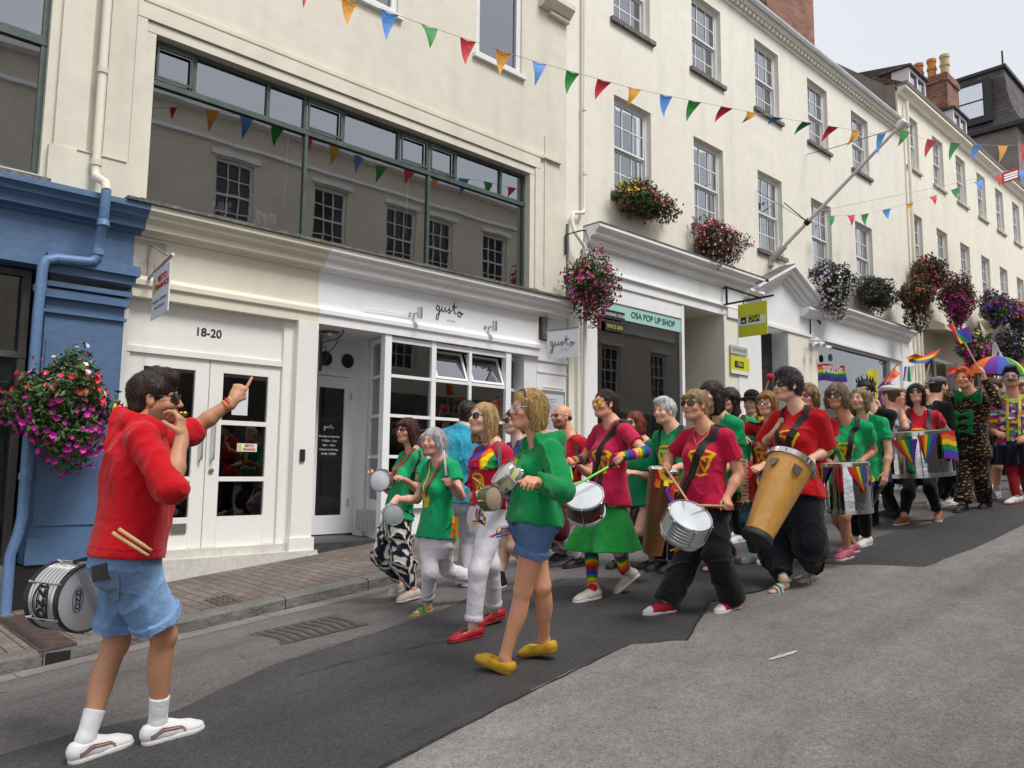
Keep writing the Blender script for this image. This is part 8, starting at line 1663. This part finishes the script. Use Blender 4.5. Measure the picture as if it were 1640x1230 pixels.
# ---------------- 24 orange wig, leopard suit
D24 = DG(1560, 816)
camo = pat_noise(('9a7248', 'c89868', '3a2418'), 120, 21, (.30, .50, .72), (1, 1, 1.2))
P24 = person('p24', 'person with orange hair, green bow tie and dark leopard print suit, arm raised', 176, (1560, 722), (1556, 634), (1543, 607), dict(R=(1546, 818, 1530, 822), L=(1584, 812, 1570, 816)), H=1.72, sex='m', w=.88, D=D24, arms=dict(L=dict(e=(1597, 645), w=(1576, 606), h=V3(-.1, 0, 1), ep=V3(0, -1, 0)), R=dict(e=(1530, 672), w=(1524, 700), h=V3(0, 0, -1))),
 head=dict(hair='short', hc='b84410', hc2='e8702a', f=178, p=4, quiff=.5, vol=.0, wild=.3, curl=.003, lips='b02030', brow='903010', size=1.02, paint=((-.05, .05, -.035, -.02, 'd87850'), (.02, .05, .0, .012, '604038'))), top=dict(col='17100d', name='leopard_jacket', sleeve=1.95, hem=-.12, pat=camo, vneck=.05, loose=.015), bot=dict(kind='trousers', name='leopard_trousers', col='17100d', pat=camo, r=(.10, .095, .11, .92), waist=-.05), shoe=dict(kind='boot', col='141416', sole='dark'), skin='c88a70', vox=.008)
N_ = P24['N']; up = P24['up']; fd = P24['fwd']; lf_ = P24['left']
def bow(c, w, h, nm='bow_tie'):
    S = SDF()
    for g_ in (1, -1): S.loft(c+lf_*g_*.012, (fd, up, lf_*g_), [(0, 0, 0, .015, .012), (w*.5, 0, 0, .022, h*.4), (w, 0, 0, .02, h*.62)], .01, n=2)
    S.ell(c, V3(.02, .02, .024), None, .008); sdfobj(nm, S, .008, m_cloth, P24['root'], C('0a6a34'), folds(2, .006, 50))
bow(N_-up*.02+fd*.11, .14, .15)
for k in range(3): bow(N_-up*(.24+k*.10)+fd*(.14)-lf_*.06, .10, .10, 'bow')
# ---------------- 25, 26, 27, 28
D25 = 10.2
person('p25', 'person with brown cap and pink scarf, behind the leopard suit', 185, (1592, 715), (1592, 655), (1592, 622), rf(D25, 1598, 1586), H=1.7, sex='m', D=D25, head=dict(hair='short', hc='4a3018', f=188, vol=.012, stubble='4a3020'), top=dict(col='3a2a20', sleeve=1.8, hem=-.05), bot=dict(kind='shorts', col='1a1a22', r=(.1, .09, 0, .7), waist=.0), shoe=dict(kind='trainer', col='bcbcc0', sock=('d0d0d0', .25)), vox=.0095)
D26 = DG(1625, 803)
P26 = person('p26', 'person with moustache, blue glasses, multicoloured shirt and shiny red leggings', 190, (1625, 716), (1624, 640), (1619, 605), dict(R=(1634, 806, 1618, 808), L=(1648, 798, 1636, 803)), H=1.72, sex='m', D=D26, arms=dict(R=dict(e=(1590, 690), w=(1598, 694), ep=V3(0, .4, 0)), L=dict(e=(1655, 690), w=(1642, 700))), head=dict(hair='short', hc='0e0a0a', f=192, quiff=1, shades=('blue', 'white', (.026, .018)), jaw=1.05, size=1.1), top=dict(col='c02878', name='patterned_shirt', sleeve=1.3, hem=.0, loose=.02, pat=pat_cells(('c02878', '2a3aa0', 'e8d020', '20a0b0', 'd84020', '6a2a9a', 'e0e0e0', 'c02878', '3a8a30'), .045, .028, 5)), bot=dict(kind='trousers', name='red_leggings', col='8a0c18', r=(.085, .06, .05, .98), waist=.1), shoe=dict(kind='trainer', col='e4e4e6', sole='c02030'), skin='b9866c', vox=.008)
S = SDF(); S.loft(P26['P'], (P26['fw'], P26['lf'], V3(0, 0, 1)), [(.08, 0, 0, .13, .18), (-.0, 0, 0, .17, .23), (-.22, .0, 0, .2, .27)], .01, wave=(.02, 11, 2), n=2); sdfobj('dark_skirt', S, .01, m_cloth, P26['root'], C('161226'), folds(3, .01, 30))
hl = P26['hl']; MB().tube([hl(.085, .03, -.046), hl(.10, .014, -.038), hl(.105, 0, -.042), hl(.10, -.014, -.038), hl(.085, -.03, -.046)], [.004, .008, .006, .008, .004], 6).build('moustache', m_black, P26['root'], True)
for g_ in (1, -1): strap(P26, [(g_*30, .95, .04), (g_*24, .6, .045), (g_*22, .1, .05)], .03, mat('lime_brace', (.5, .6, .05), .7), 'brace', P26['root'])
strap(P26, [(-60, .95, .05), (-30, .93, .05), (0, .9, .055), (30, .93, .05), (60, .95, .05)], .07, mat('lei', (.5, .5, .1), .8, var=(50, .8)), 'garland', P26['root'])
D27 = 10.8
person('p27', 'person in pink and white at the right edge, behind the multicoloured shirt', 195, (1640, 705), (1640, 650), (1640, 626), rf(D27, 1645, 1632), H=1.6, D=D27, head=dict(hair='bob', hc='5a3020', f=195), top=dict(col='c86a80', sleeve=.6, hem=0), bot=dict(kind='trousers', col='8a8a90', waist=.03), vox=.01)
D28 = 10.9
P28 = person('p28', 'person in pink patterned sun hat between the leopard suit and the moustached person', 180, (1585, 700), (1585, 640), (1580, 602), rf(D28, 1590, 1578), H=1.8, sex='m', D=D28, head=dict(hair='short', hc='4a3020', f=182), top=dict(col='c05880', sleeve=.6, hem=0, pat=pat_cells(('c05880', 'e0a0b0', 'd04060'), .06, .06, 2)), bot=dict(kind='shorts', col='2a2a3a', waist=.03, r=(.1, .09, 0, .7)), vox=.01)
S = SDF(); S.ell(P28['hl'](0, 0, .09), V3(.1, .09, .07), P28['HA']); S.ell(P28['hl'](0, 0, .06), V3(.16, .15, .02), P28['HA'], .02); sdfobj('sun_hat', S, .01, m_cloth, P28['root'], lambda Vv: pat_cells(('c04868', 'e8c8d0', '8a3a4a'), .05, .03, 7)(Vv, Vv-P28['H'], None, None))
D29 = 8.4
P29 = person('p29', 'person with black hat and yellow scarf half hidden left of the woman with glasses', 178, (1204, 760), (1204, 672), (1204, 648), rf(D29, 1210, 1198), H=1.6, D=D29, head=dict(hair='short', hc='2a1a14', f=182), top=dict(col='6a5a20', sleeve=.6, hem=0, pat=pat_noise(('c8b040', '2a2418'), 60, 5, (.0, .4))), bot=dict(kind='trousers', col='2a2418', pat=pat_noise(('a08a38', '14120e'), 70, 6, (.1, .4)), waist=.03), vox=.0095)
S = SDF(); S.ell(P29['hl'](0, 0, .10), V3(.09, .085, .075), P29['HA']); S.ell(P29['hl'](0, 0, .06), V3(.15, .14, .016), P29['HA'], .01); sdfobj('black_hat', S, .009, m_cloth, P29['root'], C('100e0e'))

XT = [(1407, 640, 11.2, 'c8b8a0', '3a3a44', '2a1a14', 'pale shirt between the man in black and the white cap', 1.7), (1446, 636, 11.6, '7a1a30', '20202a', '6a4a2a', 'dark red top behind the white flat cap', 1.66), (1484, 630, 12.2, '2a6a9a', '26262c', '18100c', 'blue top left of the grey cap', 1.72), (1536, 640, 11.0, '20242c', '1a1a20', '1a1210', 'black top right behind the red shirted drummer', 1.62), (1608, 640, 12.0, '3a8a5a', '2a2a34', '3a2618', 'green top between leopard suit and multicoloured shirt', 1.62), (1566, 632, 12.6, '8a3a8a', '22222a', '5a3a22', 'purple top behind the raised leopard sleeve', 1.7), (1416, 652, 12.4, 'd8d0c8', '30303a', '8a6a40', 'white top far behind the purple flag', 1.66)]
for k, (x, y, D_, c1, c2, hcx, lab, H_) in enumerate(XT):
    person('x%d' % k, 'person in '+lab, 180+k*7, (x+2, y+1250*.74*H_/1.7/D_), (x+2, y+1250*.22*H_/1.7/D_), (x, y), rf(D_, x+6, x-4), H=H_, sex='m' if k % 2 else 'f', D=D_, head=dict(hair='short' if k % 2 else 'bob', hc=hcx, f=185+k*9, shades=('dark', 'dark') if k % 3 == 0 else None), top=dict(col=c1, sleeve=.6, hem=-.02), bot=dict(kind='trousers', col=c2, waist=.02), vox=.011)
# ================================================================ FLAGS, BANNERS, UMBRELLA
def flag(label, cs, D, cols=None, dd=(0, 0, 0, 0), pole=None, wv=.03, group='rainbow flags', text=None, cat='flag', name='flag', vert=False):
    """cs: four px corners (top-left, top-right, bottom-right, bottom-left)"""
    A, B, C_, E_ = [atD(x, y, D+k) for (x, y), k in zip(cs, dd)]; o = thing(name, label, cat, (A+B+C_+E_)/4, group); M, K = 18, 12; V = []; Fc = []; mi = []; n = nrm(np.cross(B-A, E_-A)); cols = cols or m_rbn; nc = len(cols)
    for i in range(M+1):
        for j in range(K+1): u, v = i/M, j/K; p = (A*(1-u)+B*u)*(1-v)+(E_*(1-u)+C_*u)*v; V.append(p+n*wv*math.sin(u*7+v*2.5+D)*(.4+u)+V3(0, 0, .3*wv*math.sin(u*6)))
    for i in range(M):
        for j in range(K): a = i*(K+1)+j; Fc.append((a, a+K+1, a+K+2, a+1)); mi.append(min(nc-1, int(nc*((i+.5)/M if vert else (j+.5)/K))))
    place('cloth', V, Fc, None, o, True, mats=cols, midx=mi)
    if pole: MB().tube([atD(*pole[0], D), atD(*pole[1], D-.05)], pole[2] if len(pole) > 2 else .008, 6).build('pole', m_wood, o)
    if text:
        nn = n if n@(CAMP-A) > 0 else -n; c = (A+B+C_+E_)/4
        for tx_, sz, (du, dv), m_ in text: p = (A*(1-du)+B*du)*(1-dv)+(E_*(1-du)+C_*du)*dv; r_ = nrm(B-A); u_ = nrm(A-E_); u_ = nrm(u_-(u_@r_)*r_); lettering(tx_, sz, p+nn*(wv*1.5), r_, u_, m_, o, .002)
    return o
m_fw = mat('flag_white', (.74, .74, .8), .8); m_fr = mat('flag_red', C('c8261c'), .8)
flag('rainbow flag with white lettering in front of the bright shop window', [(1309, 584), (1352, 584), (1357, 612), (1310, 610)], 8.6, dd=(0, -.1, -.1, 0), pole=((1311, 606), (1313, 660)), text=[('mourant', .05, (.5, .14), MATS['sign_white']), ('PRIDE', .075, (.55, .40), MATS['sign_white'])])
flag('rainbow flag waving on a pole above the woman with the biggest drum', [(1449, 574), (1500, 561), (1488, 585), (1455, 580)], 9.8, dd=(0, .3, .3, 0), pole=((1489, 583), (1478, 625), .009), wv=.05)
flag('rainbow flag flying highest, held up by the person in the leopard suit', [(1516, 521), (1545, 525), (1554, 548), (1537, 551)], 9.6, dd=(0, .1, .1, 0), cols=m_rbn, vert=True, pole=((1545, 549), (1566, 588), .009), wv=.05)
flag('orange and rainbow flag leaning right of the yellow banner', [(1436, 580), (1438, 596), (1420, 612), (1404, 625)], 9.6, cols=[m_rbn[1], m_rbn[0], m_rbn[1], m_rbn[5]], dd=(0, .1, 0, 0), wv=.03, pole=((1436, 582), (1404, 640), .007))
flag('small white, green and purple flag beside the orange flag', [(1448, 588), (1462, 585), (1461, 612), (1446, 610)], 9.7, cols=[m_rbn[5], m_fw, m_rbn[3], m_fw], vert=True, wv=.02)
flag('purple flag drooping beside the white flat cap', [(1408, 618), (1421, 613), (1417, 655), (1406, 640)], 9.3, cols=[m_rbn[5]], wv=.02, group=None)
flag('large white flag rising behind the rainbow umbrella', [(1588, 543), (1589, 545), (1626, 592), (1590, 600)], 11.5, cols=[m_fw], wv=.03, group=None)
flag('yellow vertical banner with black figure, behind the man in black', [(1388, 593), (1406, 591), (1406, 655), (1388, 655)], 10.5, cols=[mat('banner_yellow', (.72, .62, .03), .7)], wv=.01, group=None, cat='banner', name='banner')
flag('small red and blue flags behind the orange wig', [(1514, 594), (1545, 582), (1546, 596), (1520, 606)], 10.4, cols=[m_rbn[0], m_rbn[1], m_rbn[4]], wv=.03, group=None)
flag('red, orange and yellow banner with sideways lettering below the stretched arm', [(1168, 742), (1206, 738), (1210, 803), (1170, 806)], 6.9, cols=[m_rbn[3], m_rbn[2], m_rbn[1], m_fr], vert=True, wv=.008, group=None, cat='banner', name='banner')
o_ = COL.objects[-1]
def sidetext(txt, sz, px, py, D, m_):
    p = atD(px, py, D); V, Fc = textmesh(txt, sz, .001, .002); u_ = V3(0, 0, -1); r_ = Rh; W_ = p+u_*V[:, :1]+r_*V[:, 1:2]; return W_, Fc
W_, Fc = sidetext('mourant', .11, 1195, 770, 6.84, None); ban = [o for o in COL.objects if o.get('label', '').startswith('red, orange and yellow banner')][0]; place('lettering', W_, Fc, m_fw, ban); W_, Fc = sidetext('PRIDE', .12, 1178, 785, 6.84, None); place('lettering', W_, Fc, m_black, ban)
flag('rainbow striped cloth right of the red banner, below the woman with glasses', [(1206, 745), (1220, 742), (1222, 790), (1208, 770)], 6.85, wv=.015, vert=True)
# umbrella
Du = 10.6; cu_ = atD(1598, 570, Du); o = thing('umbrella', 'rainbow umbrella held open above the crowd, left of the moustached person', 'umbrella', cu_-V3(0, 0, .9)); NP = 12; R_ = .36; ucol = [m_rbn[i] for i in (1, 5, 4, 3, 2, 0, 1, 5, 4, 3, 2, 0)]
axu = nrm(V3(0, 0, 1)-Fh*.12+Rh*.05); a_ = nrm(np.cross(axu, (1, 0, 0))); b_ = np.cross(axu, a_); off = math.atan2(-Rh@b_, -Rh@a_)
for k in range(NP):
    V = []; Fc = []; M, K = 6, 8
    for i in range(M+1):
        for j in range(K+1):
            th = off+2*math.pi*(k+i/M)/NP; t = j/K; r = R_*math.sin(t*1.25)/math.sin(1.25)*(1-.05*math.sin(math.pi*i/M)*t); V.append(cu_+(a_*math.cos(th)+b_*math.sin(th))*r-axu*(.26*(1-math.cos(t*1.25))/(1-math.cos(1.25))))
    for i in range(M):
        for j in range(K): q = i*(K+1)+j; Fc.append((q, q+K+1, q+K+2, q+1))
    place('canopy_panel', V, Fc, ucol[k], o, True)
MB().tube([cu_+axu*.06, cu_-axu*.75], .009, 8).build('shaft', m_blackmetal, o)
